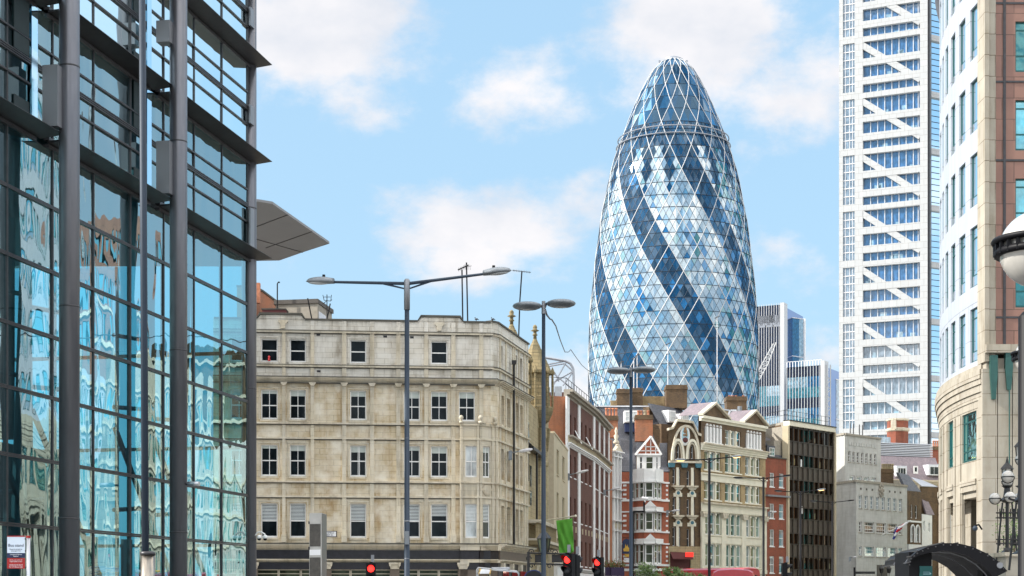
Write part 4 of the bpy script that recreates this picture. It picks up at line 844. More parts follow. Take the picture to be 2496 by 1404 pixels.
# red and white bay-fronted pub
pub = t = thing('bay_fronted_pub', (gx(1570, 189), 191, 0), 'red brick and white painted pub with a round bay and small half timbered gable', 'building')
BF2 = Fac(1513, 187.5, 1546, 187.2); CF = Fac(1602, 187.0, 1630, 188.2)
bz = lambda py: gz(py, 187.2)
pb = [(gx(1546, 187.2), 187.2), (gx(1556, 186.2), 186.2), (gx(1570, 185.6), 185.6), (gx(1595, 185.6), 185.6), (gx(1604, 186.3), 186.3), (gx(1602, 187) + .5, 187.2)]
FB = [Box2(a, b) for a, b in zip(pb, pb[1:])]
rowsP = [(1177, 1217), (1250, 1295), (1327, 1375)]
ztop = bz(1150)
for f, name in ((BF2, 'left'), (CF, 'right')):
    hs = []
    for y0, y1 in rowsP:
        for a, b in (((1540, 1546),) if name == 'left' else ((1609, 1613.5), (1604.5, 1607))):
            if a > 1600 and a < 1606: continue
            hs.append(window(t, f, f.u(a), f.u(b), bz(y1), bz(y0), inset=.12, rails=(.5,), glass='pane_room', sill='white_paint'))
    m = MB(); wall(m, f, 0, f.L, 0, ztop, hs, .12); m.build('wall', 'brick_scarlet', t)
m = MB()
for f in FB: 
    for y0, y1 in ((1222, 1237), (1299, 1314), ): m.fb(f, 0, f.L, bz(y1), bz(y0), -.3, .0)
m.build('bay_wall', 'brick_scarlet', t)
for k, f in enumerate(FB):
    for y0, y1 in rowsP:
        L_ = f.L; ww = (.10, L_ - .10) if k != 2 else (.12, L_ - .12)
        if k == 2: window(t, f, *ww, bz(y1), bz(y0), inset=.1, fw=.12, rails=(.5,), glass='pane_room')
        else: window(t, f, *ww, bz(y1), bz(y0), inset=.1, fw=.10, rails=(.62,), bars=() , glass='pane_room')
for y0, y1, d in ((1145, 1174, .35), (1174, 1178, .5), (1217, 1222, .3), (1237, 1249, .35), (1246, 1249, .5), (1295, 1299, .3), (1314, 1327, .35), (1324, 1327, .5), (1375, 1380, .4), (1386, 1392, .5)):
    m = MB()
    for f in FB: m.fb(f, -.05, f.L + .05, bz(y1), bz(y0), -.35, d - .12)
    if d == .5 or y0 in (1217, 1295, 1375): m.fb(BF2, 0, BF2.L, bz(y1), bz(y0), -.1, .15); m.fb(CF, 0, CF.L, bz(y1), bz(y0), -.1, .15)
    m.build('white_band', 'white_paint', t)
for y in (1183, 1194, 1205, 1216, 1257, 1269, 1281, 1294, 1334, 1345, 1356, 1367):
    m = MB(); m.fb(BF2, BF2.u(1519), BF2.u(1527), bz(y + 2.4), bz(y - 2.4), .0, .05); m.build('quoin', 'white_paint', t)
    m = MB(); m.fb(CF, CF.u(1623), CF.u(1627.5), bz(y + 2.4), bz(y - 2.4), .0, .05); m.build('quoin', 'white_paint', t)
for y in (1222, 1302):
    f = FB[2]; m = MB(); c = f.L / 2 + .1; m.fprism(f, [(c - .7, bz(y + 15)), (c + .7, bz(y + 15)), (c, bz(y))], -.1, .28); m.build('pediment', 'white_paint', t)
m = MB(); m.plan([(gx(1514, 188), 188), (gx(1546, 188), 188), (gx(1560, 187), 187), (gx(1600, 187), 187), (gx(1603, 188), 188), (gx(1630, 188.4), 188.6), (gx(1640, 196), 200), (gx(1514, 198), 200)], 0, bz(1175)); m.build('building_body', 'white_paint', t)
f = Fac(1541, 188.6, 1612, 188.6); gzz = lambda py: f.z(1580, py)
hs = []
for a, b, gl in ((1559, 1566, 'pane_far'), (1574.5, 1592, 'pane_room'), (1599, 1604, 'pane_far')): hs.append(window(t, f, f.u(a), f.u(b), gzz(1144), gzz(1113), inset=.15, rails=(.55,), glass=gl))
m = MB(); wall(m, f, f.u(1552), f.u(1610), gzz(1160), gzz(1107), hs, .15); m.fb(f, f.u(1550), f.u(1612), gzz(1110), gzz(1106), 0, .25); m.build('gable_storey', 'white_paint', t)
a_, b_, c_ = (f.u(1550), gzz(1107)), (f.u(1610), gzz(1107)), (f.u(1586), gzz(1066))
m = MB(); m.fprism(f, [a_, b_, c_], -.3, .0); m.build('gable', 'brick_scarlet', t)
m = MB()
def bar(p, q, w=.13, d=.12): m.tube(f.P(*p, d), f.P(*q, d), w, w, 4)
bar((f.u(1548), gzz(1109)), (f.u(1586), gzz(1064)), .16, .2); bar((f.u(1612), gzz(1109)), (f.u(1586), gzz(1064)), .16, .2)
bar((f.u(1586), gzz(1107)), (f.u(1586), gzz(1068)), .07, .05); bar((f.u(1571), gzz(1089)), (f.u(1600), gzz(1089)), .07, .05); bar((f.u(1574), gzz(1107)), (f.u(1574), gzz(1082)), .07, .05); bar((f.u(1598), gzz(1107)), (f.u(1598), gzz(1086)), .07, .05); bar((f.u(1556), gzz(1099)), (f.u(1606), gzz(1099)), .07, .05)
m.build('timber_frame', 'white_paint', t)
m = MB(); m.prism([f.P(*a_, 0), f.P(*c_, 0), f.P(c_[0], c_[1], -5), f.P(a_[0], a_[1], -5)], (0, 0, -.1)); m.prism([f.P(*b_, 0), f.P(*c_, 0), f.P(c_[0], c_[1], -5), f.P(b_[0], b_[1], -5)], (0, 0, -.1)); m.build('gable_roof', 'slate_purple', t)
m = MB(); m.prism([(gx(1513, 188), 187.8, bz(1148)), (gx(1550, 188), 187.8, bz(1148)), (gx(1550, 192), 192, bz(1075) + .4), (gx(1513, 192), 192, bz(1066) + .4)], (0, .2, -.1)); m.prism([(gx(1608, 188), 188, bz(1148)), (gx(1632, 188), 188, bz(1148)), (gx(1632, 192), 192, bz(1070)), (gx(1608, 192), 192, bz(1070))], (0, .2, -.1)); m.build('main_roof', 'slate', t)
# hanging pub sign
p = pt(1527, 1345, 186.2); t = thing('hanging_pub_sign', p, 'dark blue hanging pub sign with a golden emblem on the red and white pub', 'sign')
f = Fac(1517, 186.0, 1537, 186.0); zz = lambda py: f.z(1527, py)
m = MB(); m.fb(f, 0, f.L, zz(1350), zz(1320), -.1, .1); m.fprism(f, [(0, zz(1320)), (f.L, zz(1320)), (f.L * .8, zz(1315)), (f.L * .5, zz(1313)), (f.L * .2, zz(1315))], -.1, .1); m.build('board', 'navy', t)
m = MB(); m.fprism(f, [(f.L * .15, zz(1344)), (f.L * .85, zz(1344)), (f.L * .9, zz(1337)), (f.L * .7, zz(1334)), (f.L * .62, zz(1327)), (f.L * .5, zz(1333)), (f.L * .38, zz(1325)), (f.L * .3, zz(1335)), (f.L * .1, zz(1338))], .1, .15); m.build('emblem', 'gold', t)
m = MB(); m.fb(f, f.L * .2, f.L * .9, zz(1371), zz(1360), -.05, .05); m.build('notice', 'totem_pale', t)
m = MB(); m.fb(f, f.L * .3, f.L * .8, zz(1357), zz(1350), -.06, .06); m.build('small_panel', 'gold', t)
m = MB(); m.path([(p.x + .4, 187.4, zz(1300)), (p.x + .4, 186, zz(1311)), (p.x - .5, 186, zz(1311))], .04, 5); m.build('bracket', 'black_iron', t)

# slate mansard house with chimneys behind the pub
t = thing('slate_mansard_house', (gx(1530, 200), 204, 0), 'tall slate mansard roofed house behind the pub with white sash dormers', 'building')
f = Fac(1440, 199, 1612, 199); z_ = lambda py: f.z(1530, py)
def slope(f, pts_low, pts_high, thick=.3):
    m = MB(); m.prism([f.P(*pts_low[0], 0), f.P(*pts_low[1], 0), f.P(*pts_high[1], -2.2), f.P(*pts_high[0], -2.2)], f.n * -thick); return m
slope(f, ((0, z_(1112)), (f.u(1612), z_(1112))), ((f.u(1452), z_(986)), (f.u(1604), z_(984)))).build('mansard_roof', 'slate', t)
m = MB(); m.fb(f, 0, f.L, 0, z_(1112), -8, 0); m.build('wall', 'brick_brown', t)
m = MB(); m.fb(f, .6, f.L - .4, z_(1110), z_(988), -9, -2.6); m.build('attic_body', 'slate', t)
strip(t, 'ridge_flashing', 'roof_white', f, f.u(1450), f.u(1606), z_(987), z_(984), -2.6, -2.0)
f2 = Fac(1612, 199, 1685, 203); z2 = lambda py: f2.z(1640, py)
m = MB(); m.prism([f2.P(0, z2(1036), 0), f2.P(f2.L, z2(1040), 0), f2.P(f2.L, z2(990), -1.5), f2.P(-.5, z2(985), -1.5)], f2.n * -.3); m.build('mansard_roof', 'slate', t)
m = MB(); m.fb(f2, 0, f2.L, 0, z2(1036), -8, 0); m.fb(f2, 0, f2.L, z2(1036), z2(992), -8, -1.9); m.build('wall', 'brick_brown', t)
def dormer(f, zf, a, b, y0, y1, d0=-.9, d1=.25, bars=(.33, .66)):
    m = MB(); m.fb(f, f.u(a) - .12, f.u(b) + .12, zf(y1) - .1, zf(y0) + .15, -2.2, d1 - .08); o = m.build('dormer', 'white_paint', t)
    w = window(t, f, f.u(a), f.u(b), zf(y1), zf(y0), inset=-d1 + .02, rails=(.5,), bars=bars, glass='curtain', fw=.06, bw=.03)
dormer(f, z_, 1524, 1553, 1004, 1028); dormer(f2, z2, 1629, 1643, 1004, 1029); dormer(f2, z2, 1659, 1674, 1009, 1031)
m = MB(); m.fb(f, f.u(1524), f.u(1548), z_(1052), z_(1031), -1.4, -.1); m.build('lead_apron', 'navy', t)
def chimney(name, label, px0, px1, Y, ytop, ybase, mat, pots=(), potmat='terracotta', depth=1.4, pot_h=None, steps=True, group='chimney stacks on the roofs'):
    x0, x1 = gx(px0, Y), gx(px1, Y); zt_, zb_ = gz(ytop, Y), gz(ybase, Y)
    t = thing(name, ((x0 + x1) / 2, Y + depth / 2, zb_), label, 'chimney', group)
    m = MB(); m.box(x0, x1, Y, Y + depth, zb_, zt_ - .55); m.build('stack', mat, t)
    m = MB(); m.box(x0 - .08, x1 + .08, Y - .08, Y + depth + .08, zt_ - .549, zt_ - .25); m.box(x0 - .03, x1 + .03, Y - .03, Y + depth + .03, zt_ - .249, zt_); m.build('chimney_head', 'brick_brown' if mat != 'brick_stock' else mat, t)
    for k, px in enumerate(pots):
        h = pot_h or .5; x = gx(px, Y + depth / 2); m = MB(); m.lathe((x, Y + depth / 2, zt_ + .001), [(.20, 0), (.15, .1), (.13, h * .8), (.17, h * .85), (.17, h), (.10, h), (.10, h - .1)], 12); m.build('chimney_pot', potmat if isinstance(potmat, str) else potmat[k % len(potmat)], t, True)
    return t
chimney('chimney_stack', 'orange brick chimney with four tall terracotta pots beside the slate roof edge', 1473, 1506, 190, 1013, 1066, 'brick_orange', (1478, 1486, 1494, 1502), pot_h=.95)
chimney('chimney_stack', 'orange brick chimney with short pots standing over the pub roof', 1549, 1591, 190, 1011, 1075, 'brick_orange', (1556, 1563, 1571, 1580), ('terracotta', 'terracotta', 'cream_render', 'terracotta'), pot_h=.55)
m = MB()
chimney('chimney_stack', 'brown brick double chimney behind the lamp post heads', 1504, 1534, 203, 948, 990, 'brick_brown', (1510, 1520), pot_h=.12)
chimney('chimney_stack', 'brown brick chimney joined to the yellow brick parapet', 1536, 1567, 204, 946, 990, 'brick_brown', (1545, 1556), pot_h=.12)
chimney('chimney_stack', 'largest brown brick chimney above the dark slate dormers', 1624, 1675, 203, 938, 994, 'brick_brown', (1632, 1641, 1650, 1662, 1670), pot_h=.15, depth=2.6)
chimney('chimney_stack', 'brown brick chimney with broken pots behind the right pediment', 1772, 1820, 207, 966, 1022, 'brick_brown', (1778, 1786, 1794, 1812), pot_h=.25, depth=2.4)
t = thing('stock_brick_parapet', (gx(1595, 204), 205, gz(1000, 204)), 'speckled yellow brick parapet wall between two brown chimneys', 'wall')
m = MB(); m.box(gx(1566, 205), gx(1625, 205), 205, 205.5, gz(1000, 205), gz(966, 205)); m.box(gx(1489, 203), gx(1504, 203), 203.5, 204, gz(1000, 203), gz(975, 203)); m.build('brickwork', 'brick_stock', t)
for px, y0, Y, lab in ((1514, 882, 204, 'thin white aerial mast left of the disc lamp over the chimneys'), (1553, 865, 205, 'thin white aerial mast right of the lamp over the chimneys'), (1545, 872, 204.5, 'thin white aerial mast with cowl between the chimney stacks'), (1628, 837, 206, 'thin pale mast rising from the largest chimney'), (1748, 772, 207, 'tallest thin pale mast in front of the pointed tower'), (1458, 948, 198, 'small aerial mast at the left end of the slate roof')):
    p = pt(px, y0, Y); t = thing('aerial_mast', (p.x, Y, gz(965, Y)), lab, 'aerial', 'thin masts on the far roofs'); m = MB(); m.tube((p.x, Y, gz(985, Y)), p, .06, .045, 5); m.build('mast', 'white_mast', t)
    m = MB(); m.tube(p + Vector((-.3, 0, -.2)), p + Vector((.35, 0, .1)), .07, .05, 5); m.tube(p + Vector((-.25, 0, -1.4)), p + Vector((.25, 0, -1.3)), .04, .04, 5); m.build('aerial_head', 'frame_dark', t)

# brown gothic house with painted medallion
t = thing('gothic_arch_house', (gx(1668, 190), 194, 0), 'narrow dark brown brick house with a tall pointed double arch and oval ship medallion', 'building')
f = Fac(1629, 188.3, 1708, 189.3); z_ = lambda py: f.z(1668, py)
hs = []
WR = [(1143, 1181), (1213, 1252), (1286, 1331)]
for y0, y1 in WR:
    for a, b in ((1639.5, 1645.5), (1652, 1658.5), (1674, 1680), (1687, 1693.5)): hs.append(window(t, f, f.u(a), f.u(b), z_(y1 + (a - 1640) * .12), z_(y0 + (a - 1640) * .12), inset=.25, rails=(.5,), glass='pane_far', fw=.05))
for a, b in ((1642, 1656), (1677, 1690)):
    for q in (0, 1): w = (b - a) / 2 - .8; hs.append(window(t, f, f.u(a + q * (w + 1.6)), f.u(a + q * (w + 1.6) + w), z_(1118), z_(1086), inset=.3, rails=(.5,), glass='pane_far', fw=.06))
m = MB(); wall(m, f, 0, f.L, 0, z_(1052), hs, .25); m.build('wall', 'brick_brown', t)
m = MB(); m.fprism(f, [(0.02, z_(1052)), (f.L, z_(1065)), (f.u(1700), z_(1052)), (f.u(1689), z_(1033)), (f.u(1648), z_(1027)), (f.u(1640), z_(1042))], -.6, -.01); m.build('gable_wall', 'brick_brown', t)
m = MB(); gp = [(0, z_(1050)), (f.u(1640), z_(1047)), (f.u(1650), z_(1028)), (f.u(1688), z_(1032)), (f.u(1700), z_(1060)), (f.L, z_(1063))]
for a, b in zip(gp, gp[1:]): m.hexa([f.P(*a, -.5), f.P(*b, -.5), f.P(*b, .3), f.P(*a, .3)], [f.P(a[0], a[1] + .28, -.5), f.P(b[0], b[1] + .28, -.5), f.P(b[0], b[1] + .28, .3), f.P(a[0], a[1] + .28, .3)])
m.build('coping', 'stone_trim', t)
def arch(name, mat, c, half, zbase, ztip, w, d0, d1, n=12):
    """pointed arch band"""
    m = MB()
    def pr(h, zb, zt): return [(c + s * h * math.cos(a * math.pi / 2) ** .85, zb + (zt - zb) * math.sin(a * math.pi / 2)) for s in (-1,) for a in [k / n for k in range(n + 1)]] + [(c + h * math.cos(a * math.pi / 2) ** .85, zb + (zt - zb) * math.sin(a * math.pi / 2)) for a in [k / n for k in range(n - 1, -1, -1)]]
    o_, i_ = pr(half, zbase, ztip), pr(half - w, zbase, ztip - w * 1.3)
    for k in range(len(o_) - 1): m.hexa([f.P(*o_[k], d0), f.P(*o_[k + 1], d0), f.P(*i_[k + 1], d0), f.P(*i_[k], d0)], [f.P(*o_[k], d1), f.P(*o_[k + 1], d1), f.P(*i_[k + 1], d1), f.P(*i_[k], d1)])
    return m.build(name, mat, t)
cc = f.u(1671); arch('outer_arch', 'stone_trim', cc, f.u(1707) - cc, z_(1128), z_(1036), .22, 0, .25)
for px in (1651, 1686): c = f.u(px); arch('window_arch', 'cream_paint', c, .82, z_(1122), z_(1070), .24, 0, .3); arch('window_arch', 'stone_trim', c, .58, z_(1122), z_(1078), .16, 0, .14)
c = f.P(f.u(1669), z_(1061), .1)
for nm, mat, a, b, d in (('medallion_rim', 'white_paint', .60, 1.2, .12), ('medallion', 'pale_blue', .48, 1.05, .17)):
    m = MB(); m.ell(c, f.t * a, Vector((0, 0, b)), f.n * d, 24, 6); m.build(nm, mat, t)
m = MB(); m.ell(c + f.n * .12 + Vector((0, 0, -.55)), f.t * .33, f.n * .1, Vector((0, 0, .33))); m.build('ship_hull', 'maroon', t)
m = MB(); [m.ell(c + f.n * .13 + Vector((dx, 0, dz)), f.t * .16, f.n * .09, Vector((0, 0, .24))) for dx, dz in ((-.15, .0), (.1, .05), (-.1, .4), (.08, .42), (0, .7))]; m.build('ship_sails', 'ship_brown', t)
for px in (1636, 1667, 1701):
    m = MB(); u = f.u(px); m.fprism(f, [(u - .3, z_(1140)), (u + .3, z_(1140)), (u + .42, z_(1129)), (u - .42, z_(1129))], 0, .3); m.build('capital', 'blue_cap', t)
strip(t, 'string_course', 'stone_trim', f, 0, f.L, z_(1129), z_(1124), 0, .35)
for k, y in enumerate((1184, 1256)):
    for px in (1652, 1686):
        c = f.u(px); m = MB(); m.fb(f, c - .75, c + .65, z_(y + 4), z_(y), 0, .5); m.fprism(f, [(c - .6, z_(y + 4)), (c + .6, z_(y + 4)), (c + .35, z_(y + 10)), (c - .35, z_(y + 10))], 0, .32); m.build('sill_bracket', 'stone_trim', t)
        m = MB(); m.fb(f, c - .55, c + .5, z_(y + 27), z_(y + 18), 0, .12); m.lathe(f.P(c, z_(y + 18), .12), [(.34, 0), (.34, .08)], 18, f.n); m.build('roundel', 'cream_paint', t)
        m = MB(); m.lathe(f.P(c, z_(y + 18), .2), [(.2, 0), (.2, .04)], 16, f.n); m.build('roundel_centre', 'blue_cap', t)
for px in (1651, 1687):
    m = MB(); m.fb(f, f.u(px) - .16, f.u(px) + .16, z_(1331), z_(1140), .0, .1); m.build('mullion_pier', 'cream_paint', t)
m = MB(); m.fb(f, 0, f.L, z_(1350), z_(1332), 0, .15); m.fb(f, f.u(1682), f.L, 0, z_(1351), 0, .2); m.fb(f, 0, f.u(1632), 0, z_(1351), 0, .2); m.build('ground_storey', 'stone_yellow', t)
m = MB(); m.fb(f, f.u(1633), f.u(1681), 0, z_(1350), -.1, .05); m.build('shop_front', 'maroon', t)
m = MB(); m.prism([f.P(f.u(1632), z_(1347), .2), f.P(f.u(1682), z_(1349), .2), f.P(f.u(1682), z_(1364), 1.1), f.P(f.u(1632), z_(1364), 1.1)], (0, 0, .08)); m.build('awning', 'maroon', t)
m = MB(); m.fb(f, f.u(1662), f.u(1681), z_(1358), z_(1347), 1.12, 1.2); m.build('red_lit_sign', 'red_led', t)
backing(t, f, 0, f.L, 0, z_(1060), 9, 'brick_brown', None, .35)

# cream and brick warehouse with two pediments
t = thing('pediment_warehouse', (gx(1788, 196), 200, 0), 'cream painted and brick warehouse with triple sash windows and two small pediments', 'building')
f = Fac(1708.5, 189, 1866, 201.5); z_ = lambda py: f.z(1712, py)
hs = []; sk = (1866 - 1708)
bays = [(1716, 1757), (1767, 1806), (1816, 1853)]
def triple(bay, y0, y1, n=3, glass='pane_teal', piers=True, gap=.28, mats='cream_paint'):
    a, b = f.u(bay[0]), f.u(bay[1]); w = (b - a - gap * (n - 1)) / n
    for k in range(n):
        q = a + k * (w + gap)
        window(t, f, q, q + w, z_(y1), z_(y0), inset=.22, rails=(.5,), glass=glass[k % len(glass)] if isinstance(glass, (list, tuple)) else glass, fw=.07)
        if k < n - 1: m = MB(); m.fb(f, q + w, q + w + gap, z_(y1) + .01, z_(y0), -.22, .05); m.fb(f, q + w - .06, q + w + gap + .06, z_(y0) - .28, z_(y0) - .1, -.1, .12); m.build('window_pier', 'cream_paint', t)
    m = MB(); m.fb(f, a - .1, b + .1, z_(y1) - .14, z_(y1), -.22, .14); m.build('sill', 'cream_paint', t)
    hs.append((a, b, z_(y1), z_(y0)))
gA, gB, gC = ['pane_room', 'pane_dark', 'pane_room'], ['pane_cyan', 'pane_cyan', 'pane_teal'], ['pane_dark', 'pane_room', 'pane_teal']
for y0, y1 in ((1098, 1144), (1172, 1216)):
    for bay, g in zip(bays, (gA, gB, gC)): triple(bay, y0, y1, glass=g)
for y0, y1 in ((1248, 1302), (1325, 1380)):
    for bay, g in zip(bays, (gA, gB, gC)): triple(bay, y0, y1, glass=g, gap=.14)
triple(bays[1], 1038, 1076, glass='pane_dark')
for bay in (bays[0], bays[2]):         # white colonnettes instead of windows
    a, b = f.u(bay[0]), f.u(bay[1]); m = MB(); n = 5
    for k in range(n): 
        u = a + (b - a) * (k + .5) / n; m.fb(f, u - .17, u + .17, z_(1076), z_(1038), .01, .25); m.fprism(f, [(u - .12, z_(1036)), (u + .12, z_(1036)), (u, z_(1031))], .05, .3)
    m.build('colonnette', 'white_paint', t)
    m = MB(); m.fb(f, a - .1, b + .1, z_(1079), z_(1076), 0, .3); m.build('sill', 'white_paint', t)
    m = MB(); m.fb(f, a, b, z_(1076), z_(1042), .0, .006); m.build('blind_recess', 'grey_stone_dark', t)
def wsec(y0, y1, mat):
    hh = [h for h in hs if z_(y1) - .01 <= h[2] and h[3] <= z_(y0) + .01]; m = MB(); wall(m, f, 0, f.L, z_(y1), z_(y0), hh, .22); m.build('wall', mat, t)
wsec(1022, 1080, 'brick_brown'); wsec(1080, 1152, 'brick_stock'); wsec(1152, 1225, 'brick_stock'); wsec(1225, 1404, 'cream_paint')
m = MB(); wall(m, f, 0, f.L, 0, z_(1404), [], .2); m.build('ground_storey', 'cream_paint', t)
strip(t, 'entablature', 'cream_paint', f, -.05, f.L + .05, z_(1026), z_(1013), -.2, .35, 2)
strip(t, 'cornice', 'stone_trim', f, -.05, f.L + .1, z_(1082), z_(1079), 0, .6); strip(t, 'cornice', 'cream_paint', f, -.05, f.L + .05, z_(1097), z_(1082), 0, .4, 3)
strip(t, 'band', 'cream_paint', f, 0, f.L, z_(1171), z_(1152), 0, .15); strip(t, 'band', 'cream_paint', f, -.02, f.L + .02, z_(1155), z_(1151.5), 0, .3)
strip(t, 'band', 'cream_paint', f, 0, f.L, z_(1246), z_(1227), 0, .2); strip(t, 'cornice', 'stone_trim', f, -.02, f.L + .05, z_(1227), z_(1223), 0, .5)
strip(t, 'band', 'cream_paint', f, 0, f.L, z_(1325) + .1, z_(1304) - .15, -.05, .08); strip(t, 'band', 'cream_paint', f, 0, f.L, z_(1396), z_(1386), 0, .25)
for a, b in ((1708.5, 1716), (1757, 1767), (1806, 1816), (1854, 1866)):
    m = MB(); m.fb(f, f.u(a), f.u(b), z_(1386), z_(1260), -.05, .18); m.build('pier', 'cream_paint', t)
    m = MB(); u0, u1 = f.u(a), f.u(b); m.fprism(f, [(u0, z_(1260)), (u1, z_(1260)), (u1 + .2, z_(1247)), (u0 - .2, z_(1247))], .0, .42); [m.ell(f.P(u0 + (u1 - u0) * q, z_(1252), .4), f.t * .13, f.n * .1, Vector((0, 0, .2)), 8, 5) for q in (0, .5, 1)]; m.build('capital', 'stone_trim', t)
for a, b, c in ((1708.5, 1774, 1740), (1810, 1867, 1838)):
    ua, ub, uc = f.u(a), f.u(b), f.u(c); zb_ = z_(1013); zt_ = zb_ + 1.55
    m = MB(); m.fprism(f, [(ua, zb_), (ub, zb_), (uc, zt_)], -.3, .05); m.build('pediment', 'brick_brown', t)
    m = MB()
    for p, q in ((ua - .15, uc), (ub + .15, uc)): m.hexa([f.P(p, zb_, -.3), f.P(q, zt_, -.3), f.P(q, zt_, .4), f.P(p, zb_, .4)], [f.P(p, zb_ + .25, -.3), f.P(q, zt_ + .25, -.3), f.P(q, zt_ + .25, .4), f.P(p, zb_ + .25, .4)])
    m.build('raking_cornice', 'stone_trim', t)
    m = MB(); m.prism([f.P(ua, zb_ + .1, -.3), f.P(uc, zt_ + .2, -.3), f.P(uc, zt_ + .2, -3), f.P(ua, zb_ + .1, -3)], (0, 0, .06)); m.prism([f.P(ub, zb_ + .1, -.3), f.P(uc, zt_ + .2, -.3), f.P(uc, zt_ + .2, -3), f.P(ub, zb_ + .1, -3)], (0, 0, .06)); m.build('pediment_roof', 'slate_purple', t)
def bk(u, z, y): p = f.P(u, z); return Vector((p.x + y * .12, p.y + y, z))
m = MB(); m.prism([bk(.2, z_(1012), 1), bk(f.L - .3, z_(1012), 1), bk(f.L - .6, z_(994), 6), bk(.3, z_(994), 6)], (0, 0, .1)); m.build('roof', 'slate_purple', t)
m = MB(); m.prism([bk(.2, z_(1003), 6), bk(f.L * .66, z_(1003), 6), bk(f.L * .62, z_(984), 9), bk(.2, z_(974), 9)], (0, 0, .1)); m.build('roof', 'roof_metal', t)
m = MB(); m.prism([bk(f.L * .1, z_(990), 10), bk(f.L * .6, z_(990), 10), bk(f.L * .6, z_(966), 10), bk(f.L * .1, z_(966), 10)], (0, .5, 0)); m.build('parapet', 'brick_stock', t); m = MB(); m.prism([bk(f.L * .08, z_(966), 9.9), bk(f.L * .62, z_(966), 9.9), bk(f.L * .62, z_(962), 9.9), bk(f.L * .08, z_(962), 9.9)], (0, .7, 0)); m.build('coping', 'roof_white', t)
m = MB(); p = bk(f.L * .42, z_(984), 8); m.path([p, p + Vector((.3, 0, .6)), p + Vector((1.0, 0, .6)), p + Vector((1.2, 0, .3))], .22, 8); m.tube(p + Vector((1.4, 0, 0)), p + Vector((1.4, 0, 1.2)), .3, .3, 10); m.build('duct', 'duct', t)
backing(t, f, 0, f.L, 0, z_(1016), 12, 'brick_brown', None, .35)
m = MB(); m.fb(f, f.u(1719), f.u(1737), z_(1404), z_(1394), .25, .3); m.build('shop_sign', 'navy', t)

# narrow red brick house with dormer
t = thing('narrow_brick_house', (gx(1892, 204), 206, 0), 'narrow red brick house with two columns of white sash windows and a lead dormer', 'building')
f = Fac(1866, 201.6, 1921, 205); z_ = lambda py: f.z(1885, py)
hs = []
for y0, y1 in ((1153, 1187), (1228, 1264), (1291, 1332), (1356, 1397)):
    for a, b in ((1876, 1887), (1899, 1910)): hs.append(window(t, f, f.u(a), f.u(b), z_(y1), z_(y0), inset=.12, rails=(.5,), bars=(.36, .66), glass='pane_dark', sill='white_paint', bw=.04))
m = MB(); wall(m, f, 0, f.L, 0, z_(1117), hs, .12); m.build('wall', 'brick_red', t)
strip(t, 'lead_flashing', 'roof_metal', f, 0, f.L, z_(1211), z_(1207), 0, .4); strip(t, 'coping', 'lead_cap', f, 0, f.L, z_(1117), z_(1114), -.3, .12)
backing(t, f, 0, f.L, 0, z_(1118), 8, 'brick_brown', None, .2)
m = MB(); m.prism([f.P(.3, z_(1116), -.4), f.P(f.L - .2, z_(1116), -.4), f.P(f.L - .2, z_(1062), -2.5), f.P(.2, z_(1050), -2.5)], f.n * -.3); m.build('mansard_roof', 'slate', t)
m = MB(); m.fb(f, f.u(1875), f.u(1894), z_(1116), z_(1086), -2.5, -.3); m.build('dormer', 'slate', t); window(t, f, f.u(1879), f.u(1891), z_(1112), z_(1091), inset=.24, rails=(.5,), bars=(.33, .66), glass='pane_room')
m = MB(); m.fb(f, f.u(1900), f.L, z_(1116), z_(1070), -5, -.8); m.build('party_wall', 'concrete', t)
m = MB(); m.tube(f.P(f.L - .2, z_(1130), .2), f.P(f.L - .3, 0, .2), .07, .07, 6); m.build('drainpipe', 'black_iron', t)

# dark brown curtain walled office
t = thing('brown_panel_office', (gx(1975, 210), 214, 0), 'dark brown panelled office block with a grid of mullions and a pale roof edge', 'building')
f = Fac(1919, 205, 2030, 213.5); z_ = lambda py: f.z(1921, py)
zt = z_(1038)
def lr(k0, k1): return k0, k1
zl = lambda a: z_(1010 + a / 3.563)
rowsO = [(112, 228), (340, 446), (562, 672), (800, 905), (1030, 1125), (1236, 1345)]
n = 9
for k, (a, b) in enumerate(rowsO):
    m = MB(); m.fb(f, .05, f.L - .05, zl(b), zl(a), -.25, -.12); w = m.build('window_band', 'pane_brown', t)
    m = MB(); m.fb(f, 0, f.L, zl(b) - .08, zl(b) + .06, -.1, .10); m.fb(f, 0, f.L, zl(a) - .06, zl(a) + .08, -.1, .10); m.build('rail', 'office_brown', w)
lastz = zt
for k in range(len(rowsO) + 1):
    top = zt if k == 0 else zl(rowsO[k - 1][1]); bot = zl(rowsO[k][0]) if k < len(rowsO) else 0
    m = MB(); m.fb(f, 0, f.L, bot + .001, top - .001, -.3, .0); m.build('spandrel', 'office_spandrel', t)
for k in range(n + 1): m = MB(); u = f.L * k / n; m.fb(f, u - .08, u + .08, 0, zt, -.05, .13); m.build('mullion', 'office_brown', t)
rq = random.Random(5)
for k in range(14):
    b = rq.choice(rowsO); u = f.L * (rq.randrange(n) + .5) / n; m = MB(); ww = rq.uniform(.1, .45)
    m.fb(f, u - ww, u + ww, zl(b[1]) + .2, zl(b[1]) + rq.uniform(.5, 1.3), -.119, -.11); m.build('lit_interior', rq.choice(['pane_room', 'pane_dark', 'office_brown']), t)
strip(t, 'roof_edge', 'cream_paint', f, -.1, f.L + .1, zt, zl(58), -.5, .4); strip(t, 'roof_rim', 'black_iron', f, -.12, f.L + .12, zl(58), zl(50), -.5, .5)
m = MB(); q = MB(); m.plan([f.P(0, 0, -.3).xy, f.P(f.L, 0, -.3).xy, f.P(f.L, 0, -12).xy, (f.P(0, 0).x - 4, 212)], 0, zt - .02); m.build('building_body', 'concrete', t)
